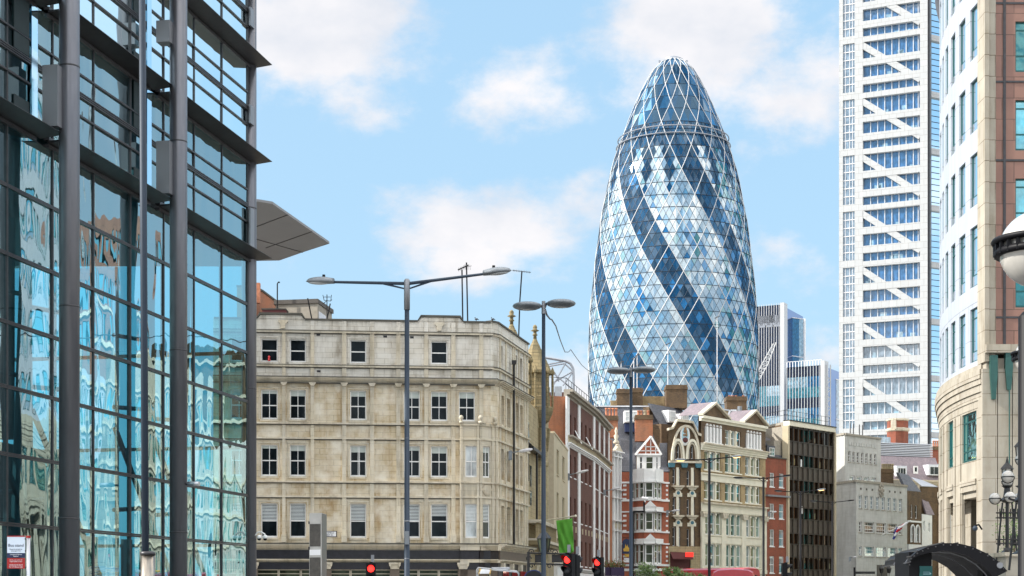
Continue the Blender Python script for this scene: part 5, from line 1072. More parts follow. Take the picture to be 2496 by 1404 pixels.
sf = Fac(1864, 210, 1919, 205.0); m = MB(); m.fb(sf, 0, sf.L, z_(1150), zl(62), -.3, 0); m.build('side_wall', 'concrete', t)
m = MB(); m.fb(sf, .2, sf.L * .72, z_(1060), z_(1033), .0, .04); m.build('brick_panel', 'brick_brown', t)
m = MB(); m.fb(f, -.35, -.02, 0, zt, -.5, .35); m.fb(f, f.L + .02, f.L + .3, 0, zt, -.5, .35); m.build('edge_pier', 'cream_render', t)
m = MB()
for k in range(12): m.tube(f.P(f.L * k / 11, zl(50), -.5), f.P(f.L * k / 11, zl(50) + 1.3, -.5), .03, .03, 4)
for h in (.7, 1.3): m.tube(f.P(0, zl(50) + h, -.5), f.P(f.L, zl(50) + h, -.5), .03, .03, 4); m.tube(sf.P(0, zl(50) + h, -.1), sf.P(sf.L, zl(50) + h, -.1), .03, .03, 4)
m.build('railing', 'black_iron', t)
for px, y in ((1952, 1138), (1954, 1252)): m = MB(); m.fb(f, f.u(px), f.u(px + 2.5), f.z(px, y), f.z(px, y - 18), -.1, .02); m.build('open_casement', 'white_paint', t)

# portland stone police building
t = thing('grey_stone_block', (gx(2120, 222), 226, 0), 'smooth pale grey stone block stepping up to a taller set back box', 'building')
f = Fac(2087, 214, 2211, 224); z_ = lambda py: f.z(2110, py); sd_ = Fac(2031, 219, 2087, 214)
zt = f.z(2087, 1175); hs = []
ex = lambda a: 1840 + a / 3.563
for k in range(8):
    a = ex(903 + k * 49.7); hs.append(window(t, f, f.u(a), f.u(a + 7.8), f.z(2094, 1239), f.z(2094, 1207), inset=.22, rails=(.33, .66), bars=(.5,), frame='white_paint', glass='pane_dark', sill='concrete', fw=.07, bw=.035))
for y0, y1 in ((1271, 1297.5), (1331, 1356)):
    for a, b in ((903, 930), (953, 1037), (1055, 1137), (1153, 1235), (1250, 1280)):
        nb = (.5,) if b - a < 40 else (.2, .4, .6, .8); hs.append(window(t, f, f.u(ex(a)), f.u(ex(b)), f.z(2094, y1), f.z(2094, y0), inset=.22, rails=(.33, .66), bars=nb, glass='pane_brown' if y0 < 1300 else 'pane_dark', sill='concrete', fw=.08, bw=.035))
m = MB(); wall(m, f, 0, f.L, 0, zt, hs, .22); m.build('wall', 'portland', t)
m = MB(); wall(m, sd_, 0, sd_.L, 0, zt, [], .1); m.build('side_wall', 'portland', t)
for g in (f, sd_): strip(t, 'coping', 'concrete', g, 0, g.L, zt, zt + .3, -.6, .12)
m = MB(); m.plan([sd_.P(0, 0, -.1).xy, sd_.P(sd_.L - .5, 0, -.1).xy, f.P(.5, 0, -.5).xy, f.P(f.L, 0, -.5).xy, (f.P(f.L, 0).x, 236), (sd_.P(0, 0).x, 236)], 0, zt - .02); m.build('building_body', 'portland', t)
g1 = Fac(2059, 217, 2147, 223.5); g0 = Fac(2031, 219.5, 2059, 217); zt2 = g1.z(2059, 1060); hs = []
for k in range(7): a = ex(812 + k * 37.4); hs.append(window(t, g1, g1.u(a), g1.u(a + 5.4), g1.z(2070, 1126), g1.z(2070, 1100), inset=.2, rails=(.3, .6), glass='pane_brown', sill='concrete', fw=.06))
for k in range(4): a = ex(820 + k * 63); hs.append(window(t, g1, g1.u(a), g1.u(a + 13), g1.z(2070, 1174), g1.z(2070, 1158), inset=.2, rails=(), bars=(.25, .5, .75), glass='pane_dark', fw=.12))
m = MB(); wall(m, g1, 0, g1.L, zt + .2, zt2, hs, .2); wall(m, g0, 0, g0.L, zt + .2, zt2, [], .2); m.build('upper_wall', 'portland', t)
for g in (g0, g1): strip(t, 'coping', 'concrete', g, 0, g.L, zt2, zt2 + .25, -.6, .15)
m = MB(); m.plan([g0.P(0, 0, -.3).xy, g0.P(g0.L - .5, 0, -.3).xy, g1.P(.5, 0, -.5).xy, g1.P(g1.L, 0, -.5).xy, (g1.P(g1.L, 0).x, 232), (g0.P(0, 0).x, 232)], zt, zt2 - .02); m.build('upper_body', 'portland', t)
m = MB(); [m.fb(g1, g1.u(ex(815 + k * 22)), g1.u(ex(815 + k * 22)) + .5, g1.z(2070, 1085), g1.z(2070, 1077), 0, .05) for k in range(11)]; m.build('dentil_band', 'portland', t)
m = MB(); c = f.P(f.u(2147), f.z(2147, 1195), .1); [m.ell(c + f.t * (.55 * math.cos(a)) + Vector((0, 0, .75 * math.sin(a))), f.t * .2, f.n * .12, Vector((0, 0, .22)), 8, 4) for a in [k * math.pi / 4 for k in range(8)]]; m.ell(c, f.t * .35, f.n * .18, Vector((0, 0, .5)), 10, 6); m.build('carved_crest', 'concrete', t)
m = MB(); [m.fb(f, f.u(ex(a)) - .18, f.u(ex(a)) + .18, f.z(2110, 1195), f.z(2110, 1190), 0, .03) for a in (920, 970, 1020, 1170, 1216, 1264)]; m.build('vent', 'grey_stone_dark', t)
m = MB(); m.fb(f, f.u(2137), f.u(2163), 0, f.z(2150, 1377), 0, .03); m.build('doorway', 'grey_stone_dark', t)
m = MB()
for a in (845, 873, 925, 952): m.tube(g1.P(g1.u(ex(a)), zt2 + .2, -.3), g1.P(g1.u(ex(a)), zt2 + 1.7, -.3), .07, .07, 5)
m.build('roof_post', 'frame_dark', t)
# flag on a raking pole
p0, p1 = f.P(f.u(2149), f.z(2149, 1305), 0), f.P(f.u(2149) + 2.2, f.z(2149, 1305) + 2.3, 3.4)
p1 = pt(2219, 1270, f.Y(2149) - 3.5); t = thing('flagpole', p0, 'white raking flagpole on the grey stone block', 'pole'); m = MB(); m.tube(p0, p1, .07, .06, 8); m.ell(p1, (.12, 0, 0), (0, .12, 0), (0, 0, .12), 8, 6); m.build('pole', 'white_paint', t)
t = thing('draped_flag', p0.lerp(p1, .6), 'furled red white and blue flag drooping from the raking pole', 'flag')
for k, (mat, o0, w) in enumerate((('union_blue', .0, .22), ('union_white', .10, .2), ('union_red', .22, .2), ('union_white', .34, .16))):
    a = p0.lerp(p1, .56 + o0); b = a + Vector((-.55 - .2 * k, .05 * k, -1.55 + k * .25)); m = MB()
    for j in range(5):
        q0, q1 = a.lerp(b, j / 5), a.lerp(b, (j + 1) / 5); m.tube(q0 + Vector((.06 * math.sin(j * 2 + k), 0, 0)), q1 + Vector((.06 * math.sin(j * 2 + 2 + k), 0, 0)), w * (1 - .12 * abs(j - 2)), w * (1 - .12 * abs(j - 1)), 8, False)
    m.build('flag_fold', mat, t, True)

# further houses right of it
def simple_house(name, label, pa, Ya, pb, Yb, ytop, mat, depth=8, wins=(), roof='lead_cap', **kw):
    f = Fac(pa, Ya, pb, Yb); t = thing(name, f.P(f.L / 2, 0, -depth / 2), label, 'building'); hs = []
    zt = f.z(pa, ytop)
    for a, b, y0, y1 in wins: hs.append(window(t, f, f.u(a), f.u(b), f.z(a, y1), f.z(a, y0), inset=.18, **kw))
    m = MB(); wall(m, f, 0, f.L, 0, zt, hs, .18); m.build('wall', mat, t); backing(t, f, 0, f.L, 0, zt, depth, mat, roof, .25); return t, f, zt
t, f, zt = simple_house('brown_mansard_house', 'narrow brown brick house with paired white arched windows right of the grey stone', 2211, 225, 2246, 228, 1196, 'brick_brown', wins=[(2220, 2225, 1230, 1263), (2231, 2236.5, 1232, 1264), (2221, 2227.5, 1283, 1321), (2233, 2240, 1284, 1322)], rails=(.5,), glass='pane_shaft', fw=.08)
m = MB(); m.prism([f.P(0, zt, 0), f.P(f.L, zt, 0), f.P(f.L - .9, zt + 2.4, -1.5), f.P(.3, zt + 2.6, -1.5)], f.n * -.4); m.build('mansard_roof', 'slate', t)
for a in (2224, 2236.5):
    m = MB(); c = f.u(a); pts = [(c + .5 * math.cos(q), f.z(2222, 1290) + .6 * math.sin(q)) for q in [math.pi * k / 8 for k in range(9)]]; pts = [(c + .5, f.z(2222, 1322))] + pts + [(c - .5, f.z(2222, 1322))]
    for p, q in zip(pts, pts[1:]): m.tube(f.P(*p, .05), f.P(*q, .05), .12, .12, 5)
    m.build('arch_surround', 'white_paint', t)
strip(t, 'band', 'white_paint', f, 0, f.L, f.z(2220, 1273), f.z(2220, 1269), 0, .2); strip(t, 'shop_front', 'white_stucco', f, 0, f.L, 0, f.z(2220, 1327), 0, .3)
simple_house('white_house', 'small white rendered house with two little windows beyond the brown houses', 2247, 229, 2272, 233, 1253, 'white_stucco', wins=[(2250.5, 2254.5, 1270, 1294), (2263, 2267, 1274, 1297)], rails=(.5,), glass='pane_room', fw=.1)
t, f, zt = simple_house('back_brick_house', 'brown brick side wall rising behind the white house', 2246, 240, 2294, 242, 1186, 'brick_brown')
m = MB(); m.prism([f.P(0, zt, .1), f.P(f.L * .8, zt, .1), f.P(f.L * .6, zt + 1.0, -2), f.P(0, zt + 1.4, -2)], (0, 0, .1)); m.build('roof_slope', 'roof_metal', t)
m = MB(); m.fb(f, f.L * .86, f.L, 0, zt + .6, 0, .3); m.build('red_pier', 'brick_scarlet', t)
m = MB(); m.prism([f.P(f.u(2247), f.z(2247, 1255), 1), f.P(f.u(2266), f.z(2247, 1255), 1), f.P(f.u(2262), f.z(2247, 1212), -.3), f.P(f.u(2247), f.z(2247, 1205), -.3)], f.n * -.3); m.build('mansard_slope', 'slate_purple', t)
# grey mansard block, louvred plant, chimneys and the little tower in front of the tall tower
t, f, zt = simple_house('grey_mansard_block', 'long mauve slate mansard block with white framed dormers below the louvred plant', 2140, 250, 2300, 254, 1180, 'beige_cornice', 14)
m = MB(); m.prism([f.P(0, zt + .8, .0), f.P(f.L, zt + .8, 0), f.P(f.L, f.z(2150, 1108), -2.2), f.P(0, f.z(2150, 1108), -2.2)], f.n * -.5); m.build('mansard_roof', 'slate_purple', t)
strip(t, 'cornice', 'beige_cornice', f, 0, f.L, zt, zt + .8, 0, .5, 3); m = MB(); [m.fb(f, k * .75, k * .75 + .35, zt - .5, zt - .05, 0, .45) for k in range(int(f.L / .75))]; m.build('dentils', 'beige_cornice', t)
for a, b, y0, y1 in ((2184, 2210, 1140, 1161), (2262, 2300, 1137, 1158)):
    m = MB(); m.fb(f, f.u(a), f.u(b), f.z(a, y1), f.z(a, y0 - 5), -2, .1); m.build('dormer', 'roof_white', t); window(t, f, f.u(a + 3), f.u(b - 3), f.z(a, y1), f.z(a, y0), inset=-.12, rails=(), bars=(.33, .66), glass='pane_dark')
window(t, f, f.u(2231), f.u(2242), f.z(2231, 1154), f.z(2231, 1135), inset=.5, rails=(), glass='pane_far', fw=.2)
m = MB(); m.fb(f, 0, f.L * .98, f.z(2150, 1110), f.z(2150, 1074), -12, -3.4); m.build('plant_core', 'frame_dark', t)
m = MB(); [m.fb(f, 0, f.L, f.z(2150, 1109 - k * 4.2), f.z(2150, 1106.8 - k * 4.2), -3.38, -2.9) for k in range(9)]; m.build('louvre', 'louvre', t)
m = MB(); m.fb(f, f.u(2133), f.u(2215), f.z(2150, 1074), f.z(2150, 1056), -9, -5); m.build('plant_box', 'willis_pale', t)
chimney('chimney_stack', 'row of buff pots on a dark brown chimney beside the grey stone block', 2147, 2178, 232, 1143, 1200, 'brick_brown', (2151, 2156, 2161, 2166, 2171, 2176), 'stone_yellow', pot_h=.75, depth=1.2)
chimney('chimney_stack', 'row of terracotta pots at the right end of the louvred plant', 2272, 2296, 262, 1088, 1130, 'brick_red', (2275, 2280, 2285, 2290, 2295), pot_h=1.0, depth=1.5)
t, f, zt = simple_house('beige_party_house', 'low rendered grey party wall house with sloping black roof line', 2178, 233, 2222, 234, 1172, 'concrete')
t = thing('brick_turret', (gx(2195, 262), 264, 0), 'octagonal red brick turret with white stone bands in front of the tall white tower', 'turret')
x, y = gx(2195, 262), 264; m = MB(); m.lathe((x, y, 0), [(1.7, 0), (1.7, gz(1022, 262))], 8, rot=.5); m.build('shaft', 'brick_red', t)
m = MB(); m.lathe((x, y, gz(1050, 262)), [(1.72, 0), (1.9, .15), (1.9, .5), (1.72, .6)], 8, rot=.5); m.lathe((x, y, gz(1024, 262)), [(1.72, 0), (1.85, .1), (1.85, .35)], 8, rot=.5); m.build('stone_band', 'stone_trim', t)
m = MB(); m.prism([(x - 1.5, y - 1.78, gz(1046, 262)), (x - .7, y - 1.9, gz(1046, 262)), (x - .7, y - 1.9, gz(1026, 262)), (x - 1.1, y - 1.9, gz(1018, 262)), (x - 1.5, y - 1.78, gz(1026, 262))], (0, -.2, 0)); m.build('gablet', 'stone_trim', t)

# ------------------------------------------------------------------ pointed glass tower
EX, EY = gx(1641, 552), 552.0
egg = thing('pointed_glass_tower', (EX, EY, 0), 'bullet shaped glass skyscraper with spiralling dark bands and white diamond bracing', 'skyscraper')
fr_ = Vector((-EX, -EY, 0)).normalized(); rt = Vector((-fr_.y, fr_.x, 0)); rt = rt if rt.x > 0 else -rt
PR = [(0, 24.5), (15, 26.4), (40, 28.1), (68, 28.5), (83, 28.5), (97.5, 28.0), (114.5, 26.2), (130.6, 24.1), (134, 23.2), (142.5, 21.6), (151, 19.2), (155.5, 17.5), (159.8, 15.9), (168.5, 12.4), (175, 9.2), (179.3, 6.5), (181.6, 4.0), (183.0, 1.6)]
def rad(z):
    for (a, p), (b, q) in zip(PR, PR[1:]):
        if a <= z <= b: t_ = (z - a) / (b - a); return p + (q - p) * t_
    return PR[-1][1] if z > 100 else PR[0][1]
def radS(z): return (rad(max(0, z - 3)) + rad(z) * 2 + rad(min(183, z + 3))) / 4 if z < 176 else rad(z)
FHT = 4.25
def ep(th, z, k=0.): r = radS(z) + k; a = R(th); return Vector((EX, EY, 0)) + (fr_ * math.cos(a) + rt * math.sin(a)) * r + Vector((0, 0, z))
EM = ['egg_dark', 'egg_slate', 'egg_navy', 'egg_blue', 'egg_sky', 'egg_pale', 'egg_white', 'egg_teal', 'egg_mint']
re_ = random.Random(11)
NF_ = 37; zf = lambda j: FHT * j - .25
def pick(th, j):
    ph = (th + 5 * (j - 27) + 24) % 60
    a = (th + 180) % 360 - 180
    if j > 35 or (j > 31 and ((th + 23) % 20 - 10) ** 2 > (36 - j) ** 2 * 4.5): return re_.choice([0, 0, 2, 1])
    if ph < 20.5:                    # the spiralling light wells of tinted glass
        w = math.sin(j * .55 + th * .09) + math.sin(j * .23 - th * .05)
        return re_.choices([0, 1, 2, 3], [4, 4, 3, .6] if w > 0 else [2, 3, 5, 2])[0]
    if 20.5 <= ph < 23.5 or ph > 56.5: return re_.choices([6, 5, 8], [6, 2, 1])[0]
    if a < -25: return re_.choices([6, 5, 8, 4], [7, 6, 1, 1.5])[0]  # left panes paler: the sun's glint put into their colours
    if a > 38: return re_.choices([3, 4, 7, 5, 8, 1], [3, 4, 3, 4, 3, 1.5])[0]  # right panes bluer: the tower's darker side put into their colours
    d = abs((ph - 40 + 10) % 20 - 10)       # paler along the diamonds' edges, bluer in their middles
    w = math.sin(j * .9 + th * .11) + math.sin(j * .37 - th * .17)
    if d < 5 and w > .5: return re_.choices([3, 4, 7, 2], [4, 3, 1.5, 1])[0]
    return re_.choices([5, 6, 4, 8, 3], [9, 3.5, 3.5, .8, .3])[0]
m = MB()
def facet(*p):      # every pane sits at its own slight tilt
    c = sum(p, Vector((0, 0, 0))) / len(p); n = Vector((c.x - EX, c.y - EY, 0)).normalized()
    m.quad(*[q + n * re_.uniform(-.035, .035) for q in p])
for j in range(NF_):
    z0, z1 = zf(j) if j else 0, zf(j + 1); zm = (z0 + z1) / 2
    for k in range(72):
        th = -3 + 5 * k + (5 * (27 - j)) % 5
        A, B_, Cm, Cl = ep(th, z0), ep(th + 5, z0), ep(th + 2.5, zm), ep(th - 2.5, zm); T0, T1 = ep(th, z1), ep(th + 5, z1)
        m.cur = pick(th + 2.5, j); facet(A, B_, Cm)
        m.cur = pick(th + 2.5, j + .6); facet(T1, T0, Cm)
        m.cur = pick(th, j + .3); facet(A, Cm, T0, Cl)
m.build('glass_skin', EM, egg)
# dome
DZ = [zf(37), 161.8, 166.5, 171, 175, 178.5, 181, 182.4]
m = MB()
for j in range(len(DZ) - 1):
    for k in range(36):
        th = -3 + 10 * k + 5 * (j % 2); A, B_ = ep(th, DZ[j]), ep(th + 10, DZ[j]); T0, T1 = ep(th + 5, DZ[j + 1]), ep(th - 5, DZ[j + 1])
        a = (th + 180) % 360 - 180
        ch = [1, 0, 1, 4] if a < -35 else ([0, 2, 2, 0, 1] if a < 40 else [1, 3, 1, 2])  # dome panes lightest at left: shading put into their colours
        m.cur = re_.choice(ch); facet(A, B_, T0); m.cur = re_.choice(ch); facet(A, T0, T1)
m.build('dome_glass', EM, egg)
m = MB()
for j in range(NF_):
    z0, z1 = zf(j) if j else 0, zf(j + 1)
    for k in range(72):
        th = -3 + 5 * k; a = (th + 180) % 360
        if 110 < a - 180 + 180 and 100 < (th % 360) < 260: continue
        for s in (-1, 1): m.tube(ep(th, z0, .05), ep(th + s * 5, z1, .05), .07, .07, 3, False)
m.build('glazing_bars', 'pole_blue', egg)
m = MB()
for j in range(1, NF_ + 1):
    for k in range(72): m.tube(ep(-3 + 5 * k, zf(j), .06), ep(2 + 5 * k, zf(j), .06), .10, .10, 4, False)
for z in DZ[1:-1]:
    for k in range(36): m.tube(ep(10 * k, z, .06), ep(10 + 10 * k, z, .06), .05, .05, 4, False)
m.build('floor_rings', 'pole_blue', egg)
levels = [zf(j) if j else 0 for j in range(NF_)] + DZ
m = MB(); thin = MB()
for k in range(18):
    for s in (-1, 1):
        for j in range(len(levels) - 1):
            if j < 37: a0, a1 = s * 5 * (j - 27), s * 5 * (j + 1 - 27)
            else: a0, a1 = s * (50 + 6.7 * (j - 37)), s * (50 + 6.7 * (j - 36))
            th = -3 + 20 * k
            r_ = .13 if j < 37 else .11
            m.tube(ep(th + a0, levels[j], .10), ep(th + a1, levels[j + 1], .10), r_, r_ if j < 42 else .14, 5, False)
m.build('white_bracing', 'white_metal', egg)
m = MB()
for z, rr_ in ((152.7, 19.1), (155.2, 18.6)):
    pts = [Vector((EX + rr_ * math.cos(a), EY + rr_ * math.sin(a), z)) for a in [2 * math.pi * k / 48 for k in range(49)]]; m.path(pts, .2, 6)
    for p in pts[::4]: c = Vector((EX, EY, z)); m.tube(p, c + (p - c) * ((radS(z) - .1) / rr_), .1, .1, 4)
m.build('cleaning_rail', 'roof_metal', egg)
m = MB(); m.lathe((EX, EY, 0), [(3.4, 181.8), (3.2, 182.5), (2.0, 183.1), (.4, 183.4)], 24)
for s in (-1, 1): m.box(EX + s * 4.6 - .3, EX + s * 4.6 + .3, EY - .3, EY + .3, 181.0, 182.2)
m.build('cap', 'roof_metal', egg)

# ------------------------------------------------------------------ stepped curved towers
t = thing('curved_fin_tower', (gx(1890, 655), 670, 0), 'taller of two curved towers with vertical white fins beside the pointed tower', 'skyscraper')
def fin_tower(f, px0, px1, y0l, y0r, fins, mats, floor=4.0, zsw=None):
    zt = f.z((px0 + px1) / 2, (y0l + y0r) / 2); u0, u1 = f.u(px0), f.u(px1); nfl = int(zt / floor)
    for mat, sel in mats:
        m = MB()
        for k in range(nfl):
            for q in range(fins):
                if sel(k, q, nfl): a = u0 + (u1 - u0) * q / fins; b = u0 + (u1 - u0) * (q + 1) / fins; m.fb(f, a, b, zt - (k + 1) * floor, zt - k * floor, -.3, -.1)
        if m.v: m.build('glazing', mat, t)
    for q in range(fins + 1):
        a = u0 + (u1 - u0) * q / fins; m = MB(); m.fb(f, a - .10, a + .10, 0, zt + .6, -.1, .05); m.build('fin', 'white_metal', t)
    m = MB(); m.fb(f, u0 - .4, u1, 0, zt - .2, -30, -.4); m.build('tower_body', 'willis_dark', t); return zt
f = Fac(1838, 655, 1905, 650)
zt = fin_tower(f, 1838, 1905, 748, 742, 11, [('willis_dark', lambda k, q, n: k < 7 or k % 3 == 1), ('willis_teal', lambda k, q, n: k >= 7 and k % 3 == 0), ('willis_pale', lambda k, q, n: k >= 7 and k % 3 == 2 and q > 4), ('willis_teal', lambda k, q, n: k >= 7 and k % 3 == 2 and q <= 4)])
m = MB(); m.fb(f, f.u(1904), f.u(1914), 0, zt + .5, -3, 1.5); m.build('end_fin', 'white_metal', t)
m = MB()
for k in range(11): a = f.u(1838 + 6 * k); m.fb(f, a + .3, a + 2.6, zt - 7 - (k % 3) * .8, zt - 4, -.09, .1)
m.build('louvre_band', 'roof_metal', t)
# concave blue side: hollow curve between the end fin and the far corner
def hollow(px0, Y0, px1, Y1, y0, y1, n=12, sag=6):
    A, B_ = Vector((gx(px0, Y0), Y0)), Vector((gx(px1, Y1), Y1)); pts = []
    nn = Vector((-(B_ - A).y, (B_ - A).x)).normalized()
    for k in range(n + 1): s = k / n; pts.append(A.lerp(B_, s) + nn * (sag * math.sin(math.pi * s)))
    z0_, z1_ = gz(y0, Y0), gz(y1, Y1); g = MB(); p = MB(); r_ = MB()
    for k in range(n):
        za, zb = z0_ + (z1_ - z0_) * k / n, z0_ + (z1_ - z0_) * (k + 1) / n; tgt = p if k in (0, 1, 2, 4) or k == n - 1 else g  # paler panels: a light blue reflection put into their colour
        a, b = pts[k], pts[k + 1]; tgt.quad((a.x, a.y, 0), (b.x, b.y, 0), (b.x, b.y, zb), (a.x, a.y, za))
        for q in range(0, 9): h = q * 15.5; r_.tube((a.x, a.y - .1, za - h), (b.x, b.y - .1, zb - h), .22, .22, 4)
    g.build('hollow_side', 'willis_blue', t); p.build('hollow_side', 'willis_pale', t); r_.build('floor_line', 'white_mast', t)
hollow(1914, 651, 1960, 664, 748, 778)
m = MB(); m.tube((gx(1961, 664), 664, 0), (gx(1961, 664), 664, gz(777, 664)), .5, .5, 6); m.build('edge_fin', 'white_paint', t)
m = MB(); m.plan([(gx(1914, 651) + .8, 665), (gx(1955, 676) - .3, 676), (gx(1940, 690), 690), (gx(1914, 690), 690)], 0, gz(800, 660)); m.build('tower_body', 'willis_dark', t)
t = thing('lower_fin_tower', (gx(1970, 625), 640, 0), 'lower stepped tower with white fins and teal floor bands in front of the taller one', 'skyscraper')
f = Fac(1918, 632, 2004, 625)
zt = fin_tower(f, 1918, 2004, 894, 892, 12, [('willis_dark', lambda k, q, n: k % 3 == 0), ('willis_teal', lambda k, q, n: k % 3 == 2), ('willis_blue', lambda k, q, n: k % 3 == 1 and q > 6), ('willis_pale', lambda k, q, n: k % 3 == 1 and q <= 6)], 4.0)
m = MB(); m.fb(f, f.u(2003), f.u(2013), 0, zt + 1.5, -3, 1.5); m.build('end_fin', 'white_metal', t)
m = MB()
for k in range(13): a = f.u(1918 + 7 * k); m.fb(f, a, a + .3, zt, zt + 2.2, .2, .4)
m.fb(f, 0, f.L, zt + 2.0, zt + 2.2, .2, .4); m.build('roof_screen', 'white_mast', t)
hollow(2019, 627, 2045, 640, 902, 926, 8, 4)
m = MB(); x0, x1 = gx(2013, 626), gx(2021, 627)
for k in range(30):
    z = zt - 4 - k * 3.6; m.tube((x0, 624.5, z), (x1, 624.5, z - 1.8), .2, .2, 4); m.tube((x1, 624.5, z - 1.8), (x0, 624.5, z - 3.6), .2, .2, 4)
for x in (x0, x1): m.tube((x, 624.5, 0), (x, 624.5, zt), .3, .3, 4)
m.build('lattice_fin', 'white_metal', t)
m = MB(); m.plan([(gx(2004, 626), 634), (gx(2042, 648) - .3, 648), (gx(2030, 655), 655), (gx(2004, 655), 655)], 0, gz(930, 630)); m.build('tower_body', 'willis_blue', t)
# white crane jib
t = thing('crane_jib', pt(1850, 915, 600), 'white lattice crane jib leaning between the pointed tower and the finned tower', 'crane')
a, b = pt(1842, 935, 600), pt(1888, 836, 600); d = (b - a); n = 12; m = MB(); off = Vector((1.5, 0, .7))
for k in range(n):
    p, q = a + d * (k / n), a + d * ((k + 1) / n); w0, w1 = (1 - abs(k / n - .45) * 1.2), (1 - abs((k + 1) / n - .45) * 1.2)
    m.tube(p + off * w0, q + off * w1, .22, .22, 4); m.tube(p - off * w0, q - off * w1, .22, .22, 4); m.tube(p + off * w0, q - off * w1, .14, .14, 4); m.tube(p - off * w0, p + off * w0, .12, .12, 4)
m.build('lattice', 'white_paint', t)
m = MB(); m.box(a.x - 1.2, a.x + 1.2, 599, 601, 0, a.z); m.build('mast', 'white_paint', t)

# ------------------------------------------------------------------ tall white braced tower
t = thing('braced_white_tower', (gx(2150, 345), 355, 0), 'very tall white clad office tower with stacked diagonal braces and blue windows', 'skyscraper')
f = Fac(2045, 348, 2262, 340); ZT = 190.
U = lambda px: f.u(px)
zb0 = f.z(2105, 100); step = (f.z(2105, 100) - f.z(2105, 785)) / 5
uL0, uL1, uA, uB, uE2 = U(2054.5), U(2083), U(2103), U(2242), U(2261)
nb = int(zb0 / step) + 1; base = [zb0 - step * k for k in range(-3, nb)]
hs = []; fl = step / 3
bands = []
for b in base:
    for k in range(3):
        zt_ = b - .35 - k * fl - (0.9 if k else 0); zb_ = b - (k + 1) * fl + (.25 if k < 2 else .95)
        if k == 0: zt_ = b - .2
        if zb_ > 0: bands.append((zb_, zt_)); hs.append((uA, uB, zb_, zt_))
    if b - step + 1.3 > 0: hs.append((uL0, uL1, b - step + 1.4, b - .1))
m = MB(); wall(m, f, 0, uE2, 0, ZT, [h for h in hs if h[3] < ZT], .9); m.build('wall', 'white_panel', t)
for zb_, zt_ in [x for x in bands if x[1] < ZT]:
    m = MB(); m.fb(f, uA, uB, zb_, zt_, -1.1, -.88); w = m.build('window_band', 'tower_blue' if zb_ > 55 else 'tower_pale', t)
    m = MB()
    for q in range(1, 8): u = uA + (uB - uA) * q / 8; m.fb(f, u - .07, u + .07, zb_, zt_, -.87, -.7)
    m.fb(f, uB - .55, uB - .42, zb_, zt_, -.87, -.7); m.build('mullion', 'roof_white', w)
    m = MB(); 
    for q in range(re_.randrange(1, 4)): u = uA + re_.uniform(.3, uB - uA - 1.5); m.fb(f, u, u + re_.uniform(.5, 1.4), zb_ + .05, zb_ + re_.uniform(.4, 1.3), -.875, -.86)
    m.build('room_contents', 'willis_pale', w)
for h in [h for h in hs if h[0] == uL0 and h[3] < ZT]:
    m = MB(); m.fb(f, uL0, uL1, h[2], h[3], -.5, -.35); w = m.build('side_window', 'tower_pale', t)
    m = MB(); 
    for q in (.18, .55, .8): u = uL0 + (uL1 - uL0) * q; m.fb(f, u - .05, u + .05, h[2], h[3], -.34, -.25)
    for k in range(1, 6): z = h[2] + (h[3] - h[2]) * k / 6; m.fb(f, uL0, uL1, z - .09, z + .09, -.34, -.22)
    m.build('mullion', 'totem_pale', w)
for b in base:
    if b > ZT: continue
    m = MB(); w = .64; p, q = (uA - .4, b - .6), (uB + .1, b - step + 2.2)
    d = Vector((q[0] - p[0], q[1] - p[1])).normalized(); nn = Vector((-d.y, d.x)) * w
    m.fprism(f, [(p[0] + nn.x, p[1] + nn.y), (p[0] - nn.x, p[1] - nn.y), (q[0] - nn.x, q[1] - nn.y), (q[0] + nn.x, q[1] + nn.y)], -.75, -.06); m.build('diagonal_brace', 'white_panel', t)
gf = Fac(2264, 342, 2300, 344)
m = MB(); m.fb(gf, 0, gf.L, 0, ZT, -4, -.5); m.build('side_glazing', 'tower_side', t)
for b in base:
    if b > ZT: continue
    m = MB(); m.fb(gf, 0, gf.L, b - 1.0, b + .2, -.5, .1); m.build('side_beam', 'white_panel', t)
    m = MB(); [m.fb(gf, 0, gf.L, b - 1 - k * 1.25, b - .9 - k * 1.25, -.49, -.4) for k in range(1, 9)]; m.build('side_transom', 'pole_blue', t)
m = MB(); m.plan([f.P(0, 0, -1.2).xy, f.P(uE2, 0, -1.2).xy, (gx(2250, 375), 375), (gx(2056, 375), 375)], 0, ZT - .1); m.build('tower_body', 'white_panel', t)
m = MB(); m.fb(f, uE2 + .05, uE2 + .4, 0, ZT, -2, -.3); m.build('shadow_gap', 'frame_dark', t)

# ------------------------------------------------------------------ right: curved granite and sandstone block
T0 = Vector((gx(2290, 104.5), 104.5)); rd = Vector((gx(2290, 1), 1)).normalized(); nr = Vector((rd.y, -rd.x)); RC = 45.0; Cc = T0 + nr * RC
a0 = math.atan2(T0.y - Cc.y, T0.x - Cc.x) % (2 * math.pi)
AR = Arc(Cc.x, Cc.y, RC, a0)
rb = thing('curved_stone_block', (32, 96, 0), 'curved pale granite and sandstone corner office with brown granite end at the right edge', 'building')
uN = AR.u(2404); UL = -42.0; ZR = 40.
cols = [(2365, 2385.5), (2338, 2353), (2318, 2328.5), (2304.5, 2311), (2297, 2300.5)]
ws = [(AR.u(a), AR.u(b)) for a, b in cols]
pitch = abs(ws[0][0] - ws[1][0]); w_ = abs(ws[0][1] - ws[0][0])
usW = [(min(p), max(p)) for p in ws]
k = 1
while usW[-1][0] - pitch > UL + 1: usW.append((usW[-1][0] - pitch, usW[-1][0] - pitch + w_))
rowsR = [(14.75, 17.75), (18.95, 22.3), (23.45, 26.35), (27.6, 30.5), (31.7, 34.6), (35.8, 38.7)]
hs = []
